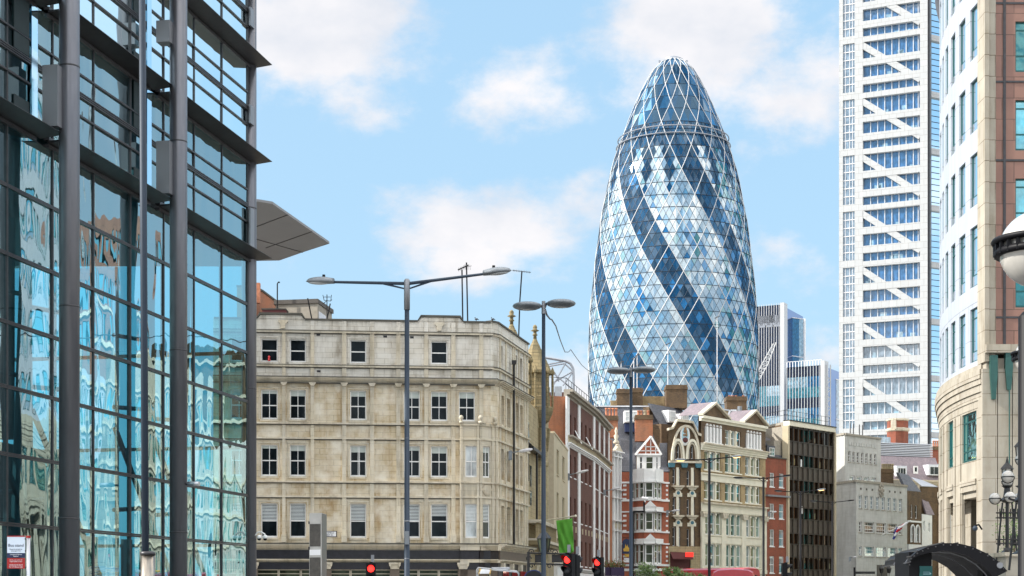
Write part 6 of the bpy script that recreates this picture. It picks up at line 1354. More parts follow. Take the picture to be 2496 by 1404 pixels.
for i, (a, b) in enumerate(usW):
    for r0, r1 in rowsR:
        big = r0 < 22
        window(rb, AR, a, b, r0, r1, inset=.16, fw=.06, rails=(.2, .82) if big else (.2,), glass='sky_glass' if i < 3 else 'teal_window', frame='teal_frame', bw=.03)
        hs.append((a, b, r0, r1))
        m = MB(); m.fb(AR, a + .06, b - .06, r0 + .05, r0 + (r1 - r0) * .19, -.15, -.12); m.build('spandrel_panel', 'sky_spandrel', rb)
m = MB(); wall(m, AR, UL, uN, 14.4, ZR, hs, .16); m.build('upper_wall', 'granite_light', rb)
# moulded cornice
m = MB(); steps = [(12.1, 12.5, .03), (12.5, 12.9, .08), (12.9, 13.3, .16), (13.3, 13.6, .24), (13.6, 14.1, .30), (14.1, 14.38, .22)]
for z0, z1, d in steps: m.fb(AR, UL, AR.u(2401), z0, z1 - .002, -.3, d)
m.build('cornice', 'sandstone', rb)
hs = []; lw = [(2345, 2381), (2311, 2325), (2295, 2299)]
LW = [(AR.u(a), AR.u(b)) for a, b in lw]; LW = [(min(p), max(p)) for p in LW]; pl_ = LW[0][0] - LW[1][0]; wl = LW[0][1] - LW[0][0]
while LW[-1][0] - pl_ > UL + 1: LW.append((LW[-1][0] - pl_, LW[-1][0] - pl_ + wl))
for a, b in LW:
    window(rb, AR, a, b, 9.25, 12.0, inset=.14, fw=.08, rails=(.22, .82), bars=(.25,), glass='teal_window', frame='teal_frame', bw=.04); hs.append((a, b, 9.25, 12.0)); hs.append((a - .05, b + .05, 0, 7.55))
m = MB(); wall(m, AR, UL, uN, 0, 12.1, hs, .16); m.build('lower_wall', 'sandstone', rb)
m = MB()
for a, b in LW: m.fb(AR, a - .05, b + .05, 0, 7.55, -1.6, -1.0); m.fb(AR, a - .05, b + .05, 7.2, 7.549, -.9, -.10)
m.build('recess_wall', 'sandstone', rb)
for i, (a, b) in enumerate(LW):
    for u in (a - .55, b + .15): m = MB(); m.fb(AR, u, u + .4, 0, 12.0, -.05, .07); m.build('pilaster', 'sandstone', rb)
    m = MB(); m.fb(AR, a - .1, b + .1, 7.9, 8.2, -.02, .14); m.fb(AR, a - .1, b + .1, 7.56, 7.9, -.02, .07); m.build('lintel', 'sandstone', rb)
# flat frontal part
N0 = AR.P(uN, 0).xy
G = Fac(2408, N0.y - .4, 3400, N0.y - .4); gzz = lambda py: G.z(2440, py)
pil0, pil1 = G.u(2403), G.u(2426)
m = MB(); m.fb(G, pil0, pil1, 0, ZR, -1.5, .1); m.build('corner_pilaster', 'sandstone', rb)
m = MB(); m.fb(G, pil0 - .12, pil0 + .12, 14.4, ZR, -1.2, .22); m.build('corner_roll', 'sandstone', rb)
hs = []; gwin = []
u = G.u(2475)
for k in range(7):
    a = u + k * 5.2
    for q in range(-1, 6):
        z1 = gzz(52) - q * 4.27; z0 = z1 - 2.75
        if z0 < 14.8: continue
        hs.append((a, a + 2.6, z0, z1)); window(rb, G, a, a + 2.6, z0, z1, inset=.2, fw=.08, rails=(.33, .84), glass='cyan_window' if q % 3 else 'teal_window', frame='teal_frame', bw=.04)
m = MB(); wall(m, G, pil1, G.L, 14.9, ZR, hs, .2); m.build('brown_wall', 'granite_brown', rb)
m = MB()
for px in (2448,): m.fb(G, G.u(px) - .07, G.u(px) + .07, 14.9, ZR, 0, .06)
for q in range(-1, 6): z = gzz(8) - q * 4.27; m.fb(G, pil1, G.L, z - .05, z + .05, 0, .05)
m.build('dark_joint', 'frame_dark', rb)
hs = [(G.u(2489) + k * 5.2, G.u(2489) + 3 + k * 5.2, 5.0, 12.6) for k in range(6)]
for h in hs: window(rb, G, *h, inset=.3, rails=(.3, .7), bars=(.5,), glass='teal_window', frame='teal_frame')
m = MB(); wall(m, G, pil0 + .3, G.L, 0, 14.6, hs, .3); m.build('lower_front', 'sandstone', rb)
m = MB(); m.fb(G, pil0 - .1, G.L, gzz(862), gzz(842), -.3, .45); m.build('stone_ledge', 'sandstone', rb)
m = MB()
for px in (2410, 2448, 2482): m.fb(G, G.u(px) - .4, G.u(px) + .4, 0, gzz(900), .0, .2)
m.build('pilaster', 'sandstone', rb)
for px, y0, y1, y2 in ((2418, 868, 914, 975), (2455, 862, 900, 952)):
    m = MB(); u = G.u(px); m.fprism(G, [(u - .2, gzz(y1)), (u - .2, gzz(y0)), (u + .2, gzz(y0)), (u + .2, gzz(y1)), (u + .1, gzz(y2)), (u - .1, gzz(y2))], .12, .4); m.build('copper_bracket', 'copper_green', rb)
    if px > 2430: m = MB(); m.tube(G.P(u, gzz(y2), .4), G.P(u, gzz(1138), .4), .035, .035, 6); m.build('hanging_rod', 'copper_green', rb)
m = MB(); ring = [AR.P(UL + (uN - UL) * k / 30, 0, -1.7).xy for k in range(31)]; ring += [(G.P(G.L, 0).x, N0.y + 1.5), (78, 104), (78, 154), (AR.P(UL, 0).x + .6, 154)]
m.prism([(p[0], p[1], 0) for p in ring], (0, 0, ZR - .1)); m.build('building_body', 'sandstone', rb)
ep_ = AR.P(UL, 0); RF = Box2((ep_.x, 154), (ep_.x, ep_.y)); hs = []
for k in range(int(RF.L / 2.6)):
    for r0, r1 in rowsR + [(9.25, 12.0), (4.5, 7.3)]: u = .5 + k * 2.6; hs.append((u, u + 1.5, r0, r1)); m = MB(); m.fb(RF, u, u + 1.5, r0, r1, -.3, -.2); m.build('window', 'teal_window', rb)
m = MB(); wall(m, RF, 0, RF.L, 0, 14.4, hs, .2); m.build('rear_wall', 'sandstone', rb); m = MB(); wall(m, RF, 0, RF.L, 14.4, 24, [h for h in hs if h[2] > 14 and h[3] < 24], .2); m.build('rear_wall', 'granite_light', rb)
m = MB(); wall(m, RF, 0, RF.L, 24, ZR, [h for h in hs if h[2] > 23.9], .2); m.build('rear_wall', 'granite_brown', rb)
for z in (8.2, 12.6, 18.3, 22.8, 27, 31): strip(rb, 'string_course', 'stone_trim', RF, 0, RF.L, z, z + .4, 0, .35)
m = MB(); m.fb(AR, UL, uN, ZR, ZR + .6, -1.5, .3); m.build('parapet', 'granite_light', rb)
u = AR.u(2378); p = AR.P(AR.u(2381), 0, .3); z = gz(1285, 90); t = thing('dome_camera', (p.x, p.y, z), 'dark dome camera on a curved bracket on the sandstone pier at the right', 'camera')
m = MB(); q = pt(2393, 1290, 88.8); a = pt(2386, 1279, 88.5); b = pt(2378, 1281, 88.3); m.path([q, a, b], .05, 6); m.build('bracket', 'pole_black', t)
m = MB(); m.ell(pt(2377, 1288, 88.3), (.14, 0, 0), (0, .14, 0), (0, 0, .15)); m.build('dome', 'pole_blue', t, True)
# the blocks next door, beyond the curve (seen mirrored in the glass office)
for A_, B_, H_, mat, lab in (((52.5, 150), (56.5, 172), 27, 'sandstone', 'sandstone office block just beyond the end of the curved block'), ((57, 173), (61, 192), 20, 'portland', 'lower grey stone block beyond the sandstone terrace'), ((61.5, 193), (70, 222), 34, 'brick_brown', 'tall brown brick block farthest along the right side of the street'), ((70.5, 223), (90, 270), 24, 'cream_paint', 'pale painted block where the right side of the street bends away')):
    TF = Box2(B_, A_); t = thing('street_block', (A_[0] + 6, (A_[1] + B_[1]) / 2, 0), lab, 'building'); hs = []
    n_ = int(TF.L / 4.4)
    for k in range(n_):
        for q in range(int((H_ - 4) / 4.1)): u = (k + .5) * TF.L / n_; hs.append((u - 1.1, u + 1.1, 4 + q * 4.1, 6.7 + q * 4.1))
    m = MB(); wall(m, TF, 0, TF.L, 0, H_, hs, .3); m.build('wall', mat, t)
    for h in hs: m = MB(); m.fb(TF, h[0], h[1], h[2], h[3], -.4, -.3); m.build('window', 'teal_window', t)
    for q in range(int((H_ - 4) / 4.1)): strip(t, 'string_course', 'stone_trim', TF, 0, TF.L, 7.2 + q * 4.1, 7.5 + q * 4.1, 0, .3)
    m = MB(); m.fb(TF, 0, TF.L, 0, H_ - .1, -14, -.45); m.build('building_body', mat, t)
    EF = Box2(A_, tuple(Vector(A_) - TF.n.xy * 14)); hs = [(1.2 + k * 3.2, 3.2 + k * 3.2, 4 + q * 4.1, 6.7 + q * 4.1) for k in range(4) for q in range(int((H_ - 4) / 4.1))]
    m = MB(); wall(m, EF, 0, EF.L, 0, H_, hs, .3); m.build('end_wall', mat, t)
    for h in hs: m = MB(); m.fb(EF, h[0], h[1], h[2], h[3], -.4, -.3); m.build('window', 'teal_window', t)
    for q in range(int((H_ - 4) / 4.1)): strip(t, 'string_course', 'stone_trim', EF, 0, EF.L, 7.2 + q * 4.1, 7.6 + q * 4.1, 0, .35)

# ------------------------------------------------------------------ street lamps
def lamp_long(px, Y, ytop, heads, label):
    x = gx(px, Y); zt = gz(ytop, Y); t = thing('street_lamp', (x, Y, 0), label, 'street lamp', 'double armed street lamps')
    m = MB(); m.lathe((x, Y, 0), [(.13, 0), (.13, 1.3), (.075, 1.35), (.062, zt - .8)], 16); m.build('pole', 'pole_blue', t, True)
    m = MB(); [m.lathe((x, Y, z), [(.067 + .006 * (z < 4), 0), (.067 + .006 * (z < 4), .04)], 14) for z in (2.6, 3.6, 5.8)]; m.build('band', 'steel_box', t, True)
    m = MB(); m.box(x - .05, x + .06, Y - .14, Y - .07, 3.0, 3.35); m.build('control_box', 'lamp_grey', t)
    m = MB(); m.lathe((x, Y, 0), [(.078, zt - .82), (.082, zt - .05), (.05, zt)], 16); m.build('collar', 'steel_box', t, True)
    for sx, (hx, hy, dy) in zip((-1, 1), heads):
        tip = pt(hx, hy, Y + dy); root = Vector((x + sx * .05, Y, zt - .12)); ax = (tip - root); L_ = ax.length; ax.normalize()
        neck = tip - ax * .78; m = MB(); m.tube(root, neck, .045, .035, 8); m.tube(root + ax * .0 - Vector((0, 0, .14)), root + ax * .65, .02, .03, 6); m.build('arm', 'pole_blue', t)
        up = Vector((0, 0, 1)); side = ax.cross(up).normalized(); c = neck + ax * .36
        m = MB(); n = 12; rings = []
        for k in range(n + 1):
            s = k / n; w = .17 * math.sqrt(max(0, 1 - max(0, (s - .35) / .65) ** 2)) * (.75 + .25 * min(1, s / .35)) + .004; h = .115 * math.sqrt(max(0, 1 - max(0, (s - .35) / .65) ** 2)) * (.7 + .3 * min(1, s / .35)) + .004
            o = neck + ax * (.76 * s); rings.append([o + side * (w * math.cos(a)) + up * (h * math.sin(a) * (1.15 if math.sin(a) > 0 else .45)) for a in [2 * math.pi * q / 14 for q in range(14)]])
        i = len(m.v)
        for r_ in rings: m.v += r_
        for a in range(n):
            for q in range(14): m.f.append((i + a * 14 + q, i + a * 14 + (q + 1) % 14, i + (a + 1) * 14 + (q + 1) % 14, i + (a + 1) * 14 + q)); m.m.append(0)
        m.f.append(tuple(i + q for q in range(14))); m.m.append(0)
        h_ = m.build('lamp_head', 'lamp_grey', t, True)
        m = MB(); m.ell(neck + ax * .42 - up * .035, ax * .27, side * .12, up * .04, 14, 6); m.build('lens', 'lamp_lens', h_, True)
        m = MB(); m.tube(neck + ax * .28 + up * .11, neck + ax * .28 + up * .19, .04, .04, 8); m.build('sensor', 'pole_black', h_)
    return t
lamp_long(992, 43.5, 680, ((744, 686, .2), (1249, 659, -.3)), 'tallest double armed grey street lamp in front of the stone corner building')
def lamp_disc(px, Y, ytop, heads, r, label):
    x = gx(px, Y); zt = gz(ytop, Y); t = thing('street_lamp', (x, Y, 0), label, 'street lamp', 'double armed street lamps')
    m = MB(); m.lathe((x, Y, 0), [(.14, 0), (.14, 1.4), (.08, 1.45), (.055, zt)], 14); m.build('pole', 'pole_blue', t, True)
    m = MB(); m.tube((x, Y, zt - .35), (x, Y, zt + .05), .07, .06, 12); m.build('collar', 'steel_box', t)
    for hx, hy, rr2 in heads:
        c = pt(hx, hy, Y); sx = 1 if hx > px else -1; e = c - Vector((sx * rr2 * .95, 0, 0)); root = Vector((x, Y, zt - .14)); m = MB()
        m.tube(root, e + Vector((0, 0, .03)), .028, .024, 6); m.tube(root - Vector((0, 0, .16)), e, .02, .018, 6)
        for k in range(1, 6): p = root.lerp(e, k / 6); m.tube(p + Vector((0, 0, .02)), p - Vector((0, 0, .12 * (1 - k / 6) + .01)), .014, .014, 4)
        m.build('arm', 'pole_blue', t)
        m = MB(); m.ell(c, (rr2, 0, 0), (0, rr2, 0), (0, 0, .13), 24, 8); h = m.build('lamp_head', 'lamp_grey', t, True)
        m = MB(); m.ell(c - Vector((0, 0, .05)), (rr2 * .7, 0, 0), (0, rr2 * .7, 0), (0, 0, .085), 20, 6); m.build('lens', 'lamp_lens', h, True)
    return t
lamp_disc(1325, 52, 738, ((1285, 746, .47), (1367.5, 740, .47)), .47, 'grey street lamp with two flat disc heads left of the pointed tower')
lamp_disc(1538, 66, 898, ((1508.5, 904, .49), (1569, 901.5, .49)), .49, 'grey street lamp with two flat disc heads in front of the brown chimneys')
def lamp_small(px, Y, ytop, heads, lit, label):
    x = gx(px, Y); zt = gz(ytop, Y); t = thing('street_lamp', (x, Y, 0), label, 'street lamp', 'double armed street lamps')
    m = MB(); m.lathe((x, Y, 0), [(.16, 0), (.16, 1.6), (.11, 1.65), (.095, zt)], 12); m.build('pole', 'pole_black', t, True)
    for k, (hx, hy) in enumerate(heads):
        tip = pt(hx, hy, Y); root = Vector((x, Y, zt - .1)); d = (tip - root); m = MB(); m.path([root, root + d * .3 - Vector((0, 0, .02)), root + d * .72], .045, 6); m.tube(root - Vector((0, 0, .3)), root + d * .2, .03, .03, 5); m.build('arm', 'pole_black', t)
        m = MB(); c = root + d * .84; m.ell(c, d * .18, d.cross(Vector((0, 0, 1))).normalized() * .16, (0, 0, .09), 12, 6); h = m.build('lamp_head', 'pole_black' if k not in lit else 'lamp_grey', t, True)
        m = MB(); m.ell(c - Vector((0, 0, .05)), d * .13, d.cross(Vector((0, 0, 1))).normalized() * .11, (0, 0, .07), 10, 5); m.build('lens', 'warm_light' if k in lit else 'lamp_lens', h, True)
lamp_small(1729, 120, 1116, ((1645, 1121), (1809, 1111)), (0, 1), 'black street lamp with glowing heads in front of the pediment warehouse')
lamp_small(1861, 140, 1163, ((1788, 1164), (1928, 1158)), (), 'black street lamp at the edge between warehouse and narrow brick house')
lamp_small(1951, 158, 1197, ((1888, 1196), (2012, 1192)), (1,), 'black street lamp with one glowing head before the dark brown office')
lamp_small(2029, 175, 1222, ((1974, 1221), (2082, 1219)), (), 'black unlit street lamp at the corner of the pale grey stone block')
# bracket lamps on walls
def bracket_lamp(px0, py0, px1, py1, Y, label):
    a, b = pt(px0, py0, Y), pt(px1, py1, Y - .6); d = b - a; t = thing('wall_lamp', a, label, 'wall lamp', 'wall mounted bracket lamps'); m = MB(); m.box(a.x - .12, a.x + .12, a.y - .1, a.y + .5, a.z - .45, a.z + .15); m.tube(a, a + d * .4, .05, .04, 6); m.build('arm', 'lamp_grey', t)
    m = MB(); m.ell(a + d * .68, d * .34, d.cross(Vector((0, 0, 1))).normalized() * .16, (0, 0, .12), 12, 6); m.build('lamp_head', 'totem_pale', t, True)
bracket_lamp(1244, 1104, 1298, 1095, 108.5, 'pale bracket lamp on the street side of the stone corner building')
bracket_lamp(1386, 1158, 1434, 1146, 150, 'pale bracket lamp on the first pier of the long brick building')
bracket_lamp(1474, 1197, 1514, 1188, 176, 'pale bracket lamp at the far end of the long brick building')
bracket_lamp(1627, 1247, 1656, 1243, 187, 'pale bracket lamp between the pub and the gothic house')
bracket_lamp(1875, 1250, 1893, 1247, 200, 'small pale bracket lamp on the narrow brick house')
bracket_lamp(2073, 1360, 2088, 1357, 213, 'small pale bracket lamp on the corner of the grey stone block')

# tall dark mast in front of the glass office
x, Y = gx(356, 30), 30; t = thing('tall_mast', (x, Y, 0), 'tall dark round mast rising from a shiny steel sleeve in front of the glass office', 'mast')
zs = gz(1345, Y); x2 = gx(349, 30)
m = MB(); m.tube((x, Y, 0), (x2 - .03, Y, 15), .068, .060, 20); m.build('pole', 'pole_blue', t, True)
m = MB(); m.lathe((x + .03, Y, 0), [(.13, 0), (.13, zs - .06)], 28); m.build('sleeve', 'stainless', t, True)
m = MB(); m.lathe((x + .03, Y, 0), [(.14, zs - .06), (.14, zs - .01), (.10, zs + .01)], 28); m.build('sleeve_cap', 'frame_dark', t, True)

# bus stand sign
Y = 40; t = thing('bus_stand_sign', (gx(68, Y), Y, 0), 'white blue and red bus stand sign on a grey post at the bottom left', 'sign')
m = MB(); m.lathe((gx(69, Y), Y, 0), [(.05, 0), (.05, gz(1311, Y))], 14); m.build('post', 'alu', t, True)
m = MB(); m.tube((gx(69, Y), Y, gz(1311, Y)), (gx(69, Y), Y, gz(1306, Y)), .055, .055, 12); m.build('post_cap', 'sign_red', t)
def plate(name, mat, y0, y1, d=.02, a=18, b=61.5, dd=0): m = MB(); m.box(gx(a, Y), gx(b, Y), Y - d - dd, Y - dd, gz(y1, Y), gz(y0, Y)); return m.build(name, mat, t)
plate('flag_top', 'sign_red', 1306, 1308.4, .03); plate('white_plate', 'white_sign', 1308.5, 1348); plate('blue_plate', 'navy', 1348.1, 1359.4); plate('red_plate', 'sign_red', 1360.3, 1386)
m = MB(); [m.box(gx(61, Y), gx(67, Y), Y - .02, Y, gz(y, Y) - .02, gz(y, Y) + .02) for y in (1314, 1343, 1384)]; m.build('clamp', 'frame_dark', t)
xc = gx(39.5, Y)
for s, sz, py, mat, xx in (('Bus stand', .098, 1329.5, 'navy', 1), ('Buses do not pick up', .036, 1338.7, 'navy', 1), ('passengers here', .036, 1342.8, 'navy', .9), ('Liverpool Street', .044, 1351.6, 'text_white', 1), ('Station', .044, 1356, 'text_white', .8), ('Drivers must switch off', .032, 1365, 'text_white', 1), ('engines whilst on stand', .032, 1368.8, 'text_white', 1), ('Authorised stand', .046, 1377, 'text_white', 1), ('for LT Buses only', .046, 1382, 'text_white', 1)):
    text(t, s, sz, (xc, Y - .024, gz(py, Y)), 0, mat)
# totem with dark timber panels
Y = 45; t = thing('street_totem', (gx(775, Y), Y, 0), 'tall grey street totem with dark timber panels in front of the stone building', 'totem')
TFc = Fac(754, 45, 784, 44.8); TS = Fac(784, 44.8, 795.5, 45.6); z_ = lambda py: gz(py, 45)
m = MB(); m.plan([TFc.P(0, 0).xy, TFc.P(TFc.L, 0).xy, TS.P(TS.L, 0).xy, (TFc.P(0, 0).x + .05, 45.8)], 0, z_(1251)); m.build('casing', 'totem_grey', t)
m = MB(); m.fb(TS, .01, TS.L, 0, z_(1252), .0, .01); m.build('side_panel', 'totem_side', t)
for y0, y1, mat, nm in ((1254, 1277, 'totem_grey', 'top_panel'), (1278, 1332, 'wood_dark', 'timber_panel'), (1340, 1353.5, 'sign_white', 'white_label'), (1359, 1456, 'wood_dark', 'timber_panel')):
    m = MB(); m.fb(TFc, .02, TFc.L - .035, z_(y1), z_(y0), .0, .012); m.build(nm, mat, t)
m = MB(); m.fb(TFc, -.012, .012, z_(1277), z_(1271), 0, .03); m.fb(TFc, -.012, .012, z_(1340), z_(1333), 0, .03); m.build('hinge', 'text_black', t)

# ------------------------------------------------------------------ traffic lights
def signal(px, py, Y, yaw, label, lit=True, back=False, both=False):
    c = pt(px, py, Y); t = thing('traffic_light', (c.x, Y + .1, 0), label, 'traffic light', 'traffic lights at the crossing')
    a = R(yaw); fx = Vector((math.sin(a), -math.cos(a), 0)); sx = Vector((math.cos(a), math.sin(a), 0)); up = Vector((0, 0, 1))
    g = Box2((c - sx * .15).xy, (c + sx * .15).xy)
    m = MB(); m.tube((c.x, Y + .12, 0), (c.x, Y + .12, c.z + .2), .057, .057, 10); m.build('post', 'pole_black', t)
    m = MB(); m.fb(g, 0, .30, c.z - .80, c.z + .17, -.17, 0); m.build('housing', 'pole_black', t)
    for k, mat in enumerate(('red_light' if lit else 'pole_black', 'frame_dark', 'frame_dark')):
        cc = g.P(.15, c.z - k * .31, .012)
        m = MB(); m.lathe(cc - g.n * .01, [(.105, 0), (.105, .012), (.09, .03), (.03, .045)], 20, g.n); l = m.build('lens', mat if not back else 'pole_black', t, True)
        m = MB(); n = 12; o = len(m.v)
        for q in range(n):
            a0_, a1_ = math.pi * (1.15 * q / n - .075), math.pi * (1.15 * (q + 1) / n - .075)
            def hp(A, dd, r_=.125): return cc + g.t * (r_ * math.cos(A)) + up * (r_ * math.sin(A)) + g.n * dd
            e = lambda A: .04 + .17 * max(0, math.sin(A)) ** .6
            m.hexa([hp(a0_, 0), hp(a1_, 0), hp(a1_, e(a1_)), hp(a0_, e(a0_))], [hp(a0_, 0, .133), hp(a1_, 0, .133), hp(a1_, e(a1_), .133), hp(a0_, e(a0_), .133)])
        m.build('hood', 'pole_black', l)
    m = MB(); m.box(c.x + .0, c.x + .09, Y + .05, Y + .14, c.z + .2, c.z + .42); m.build('detector', 'steel_box', t)
    return t
signal(904, 1386, 50, 4, 'red traffic light facing forward in front of the stone building shopfront')
signal(1383, 1364, 46, -38, 'nearer red traffic light turned sideways below the green banner')
signal(1456, 1371, 54, -38, 'smaller red traffic light right of the green banner')
signal(1917, 1384, 60, 90, 'unlit traffic light seen from the side before the dark brown office', lit=False, back=True)
signal(1404, 1368, 46.6, 140, 'black back of a traffic light paired with the nearer red one', lit=False, back=True)

# blue round sign and wall signs with lantern
c = pt(1301, 1415, 60); t = thing('round_road_sign', (c.x, 60, 0), 'top of a round blue road sign below the lantern', 'sign')
m = MB(); m.lathe(c, [(.36, 0), (.36, .02)], 28, (0, -1, 0)); m.build('disc', 'text_black', t); m = MB(); m.lathe(c - Vector((0, .0, 0)), [(.39, -.02), (.39, 0)], 28, (0, -1, 0)); m.build('blue_rim', 'blue_sign', t); m = MB(); m.tube((c.x + .1, 60.1, 0), (c.x + .1, 60.1, c.z), .04, .04, 8); m.build('post', 'alu', t)
t = thing('iron_sign_frame', pt(1330, 1358, 95), 'black wrought iron bracket with two dark sign boards across the institute entrance', 'sign')
m = MB(); Yi = 95
for a, b in ((1304, 1326), (1345, 1372)): m.box(gx(a, Yi), gx(b, Yi), Yi, Yi + .12, gz(1371, Yi), gz(1352, Yi))
m.build('sign_board', 'text_black', t)
m = MB()
for y in (1348, 1374): m.tube(pt(1286, y, Yi), pt(1380, y + 2, Yi), .05, .05, 6)
for px, py, s in ((1294, 1345, 1), (1336, 1345, 1), (1352, 1347, 1), (1296, 1379, 1), (1340, 1380, 1), (1288, 1362, 1)):
    c = pt(px, py, Yi); m.path([c + Vector((.18 * math.cos(a) * (1 - a / 9), 0, .18 * math.sin(a) * (1 - a / 9))) for a in [k * .6 for k in range(14)]], .03, 5)
m.build('scrollwork', 'black_iron', t)
m = MB(); m.tube(pt(1288, 1404, Yi) - Vector((0, 0, 4)), pt(1288, 1345, Yi), .08, .08, 8); m.build('post', 'black_iron', t)
c = pt(1326, 1325, 90); t = thing('lantern', c, 'black glazed lantern above the iron sign frame behind the lamp pole', 'lantern')
m = MB(); m.lathe(c + Vector((0, 0, .28)), [(.42, 0), (.38, .06), (.18, .32), (.06, .42), (.05, .5), (.01, .55)], 6); m.build('roof', 'black_iron', t)
m = MB(); m.lathe(c, [(.24, -.45), (.34, .28)], 6); m.build('glass', 'pane_room', t)
m = MB(); [m.tube(c + Vector((.25 * math.cos(a), .25 * math.sin(a), -.45)), c + Vector((.35 * math.cos(a), .35 * math.sin(a), .28)), .03, .03, 5) for a in [k * math.pi / 3 for k in range(6)]]; m.lathe(c + Vector((0, 0, -.75)), [(.03, 0), (.1, .15), (.26, .3)], 6); m.tube(c + Vector((0, 0, -1.2)), c + Vector((0, 0, -.7)), .04, .04, 6); m.build('frame', 'black_iron', t)
# hanging cable from the disc lamp
t = thing('festoon_cable', pt(1329, 755, 52), 'thin sagging cable running from the disc lamp towards the pointed tower', 'cable')
m = MB(); ctl = [(1329, 755, 52), (1333, 768, 58), (1340, 777, 70), (1345, 779, 76), (1355, 795, 90), (1366, 830, 115), (1377, 858, 135), (1386, 858, 145), (1391, 852, 150), (1402, 868, 165), (1418, 890, 180), (1432, 902, 195), (1460, 915, 198), (1505, 940, 201)]
m.path([pt(*c) for c in ctl], .035, 5); m.build('cable', 'frame_dark', t)

# ------------------------------------------------------------------ buses, van, trees, planters
def bus(name, label, cx_, Y, w, h, L_, yaw, deck2=False):
    t = thing(name, (cx_, Y, 0), label, 'bus', 'red buses in the street'); a = R(yaw); f_ = Vector((math.sin(a), -math.cos(a), 0)); s_ = Vector((math.cos(a), math.sin(a), 0)); o = Vector((cx_, Y, 0))
    def P_(x, y, z): return o + s_ * x - f_ * y + Vector((0, 0, z))     # x across, y back from the nose
    hw = w / 2; prof = [(-hw, .35), (-hw, h - .45), (-hw + .08, h - .2), (-hw + .35, h - .06), (0, h), (hw - .35, h - .06), (hw - .08, h - .2), (hw, h - .45), (hw, .35)]
    m = MB(); m.prism([P_(x, .25, z) for x, z in prof], -f_ * (L_ - .25)); inner = [(x * .93, .4 + (z - .35) * .965) for x, z in prof]
    r0, r1 = [P_(x, .25, z) for x, z in prof], [P_(x, 0, z) for x, z in inner]
    for k in range(len(prof)): q = (k + 1) % len(prof); m.quad(r0[k], r0[q], r1[q], r1[k])
    m.quad(*r1); body = m.build('body', 'bus_red', t)
    rows_ = [(.95, 2.1), (2.55, 3.55)] if deck2 else [(1.0, h - .62)]
    for z0_, z1_ in rows_:
        m = MB(); m.prism([P_(x, -.02, z) for x, z in ((-hw * .82, z0_), (hw * .82, z0_), (hw * .78, z1_), (hw * .4, z1_ + .12), (-hw * .4, z1_ + .12), (-hw * .78, z1_))], -f_ * .03); m.build('windscreen', 'pane_far', t)
        for k in range(int((L_ - 1) / 1.4)):
            for sx in (-1, 1): m = MB(); q = .6 + k * 1.4; m.hexa([P_(sx * (hw - .01), q, z0_ + .15), P_(sx * (hw + .015), q, z0_ + .15), P_(sx * (hw + .015), q + 1.25, z0_ + .15), P_(sx * (hw - .01), q + 1.25, z0_ + .15)], [P_(sx * (hw - .01), q, z1_), P_(sx * (hw + .015), q, z1_), P_(sx * (hw + .015), q + 1.25, z1_), P_(sx * (hw - .01), q + 1.25, z1_)]); m.build('side_window', 'pane_far', t)
    for y_ in (1.8, L_ - 2.2):
        for sx in (-1, 1): m = MB(); m.lathe(P_(sx * (hw - .28), y_, .48), [(.48, 0), (.48, .3)], 20, s_ * sx); w_o = m.build('wheel', 'rubber', t); m = MB(); m.lathe(P_(sx * (hw + .021), y_, .48), [(.26, 0), (.22, .02)], 14, s_ * sx); m.build('rim', 'alu', w_o)
    for sx in (-1, 1): m = MB(); m.ell(P_(sx * hw * .7, -.01, .75), s_ * .15, f_ * .04, (0, 0, .1)); m.build('headlight', 'lamp_lens', t, True); m = MB(); m.path([P_(sx * hw, .1, 2.2), P_(sx * (hw + .22), -.15, 2.2), P_(sx * (hw + .22), -.15, 1.8)], .04, 5); m.build('mirror', 'pole_black', t)
    return t
bus('red_bus', 'nearer red bus with a rounded roof in front of the pediment warehouse', gx(1787, 97), 97, 2.55, gz(1386, 97), 9, -8)
bus('red_bus', 'red double decker bus behind the nearer bus, its roof just showing', gx(1830, 150), 150, 2.5, 4.35, 11, 36, True)
def van(cx_, Y, label):
    t = thing('panel_van', (cx_, Y, 0), label, 'van'); w, h, L_ = 2.0, 2.55, 5.2; o = Vector((cx_, Y, 0))
    B = lambda x, y, z: o + Vector((x, y, z)); hw = w / 2
    m = MB(); side = [(0, .35), (0, h - .15), (.15, h), (3.6, h), (4.2, 1.75), (5.1, 1.35), (5.2, .9), (5.2, .35)]; m.prism([B(-hw, y, z) for y, z in side], (w, 0, 0)); m.build('body', 'van_white', t)
    for sx in (-1, 1):
        m = MB(); m.box(o.x + sx * .5 - .38, o.x + sx * .5 + .38, Y - .02, Y - .001, 1.5, 2.2); m.build('rear_window', 'pane_dark', t); m = MB(); m.box(o.x + sx * .92 - .06, o.x + sx * .92 + .06, Y - .03, Y - .001, .9, 1.4); m.build('tail_light', 'red_paint', t)
        for y_ in (1.0, 4.1): m = MB(); m.lathe(B(sx * (hw - .2), y_, .35), [(.35, 0), (.35, .24)], 18, (sx, 0, 0)); m.build('wheel', 'rubber', t)
    m = MB(); m.box(o.x - .03, o.x + .03, Y - .02, Y - .001, .5, 2.4); m.box(o.x - .95, o.x + .95, Y - .12, Y, .35, .55); m.build('rear_trim', 'pole_black', t)
    zr_ = h + .02; m = MB()
    for k in range(6): y_ = .2 + k * .65; m.path([B(-.98, y_, zr_ - .1), B(-.98, y_, zr_ + .3), B(-.9, y_, zr_ + .42), B(.9, y_, zr_ + .25), B(.98, y_, zr_ + .15), B(.98, y_, zr_ - .1)], .022, 5)
    for x_, z in ((-.98, .3), (.98, .15), (-.98, .05), (.98, .0)): m.tube(B(x_, .2, zr_ + z), B(x_, 3.5, zr_ + z), .025, .025, 5)
    m.build('roof_rack', 'alu', t)
    return t, B, zr_
t, B, zr_ = van(gx(1213, 76), 76, 'white panel van with a silver roof rack in front of the corner bay')
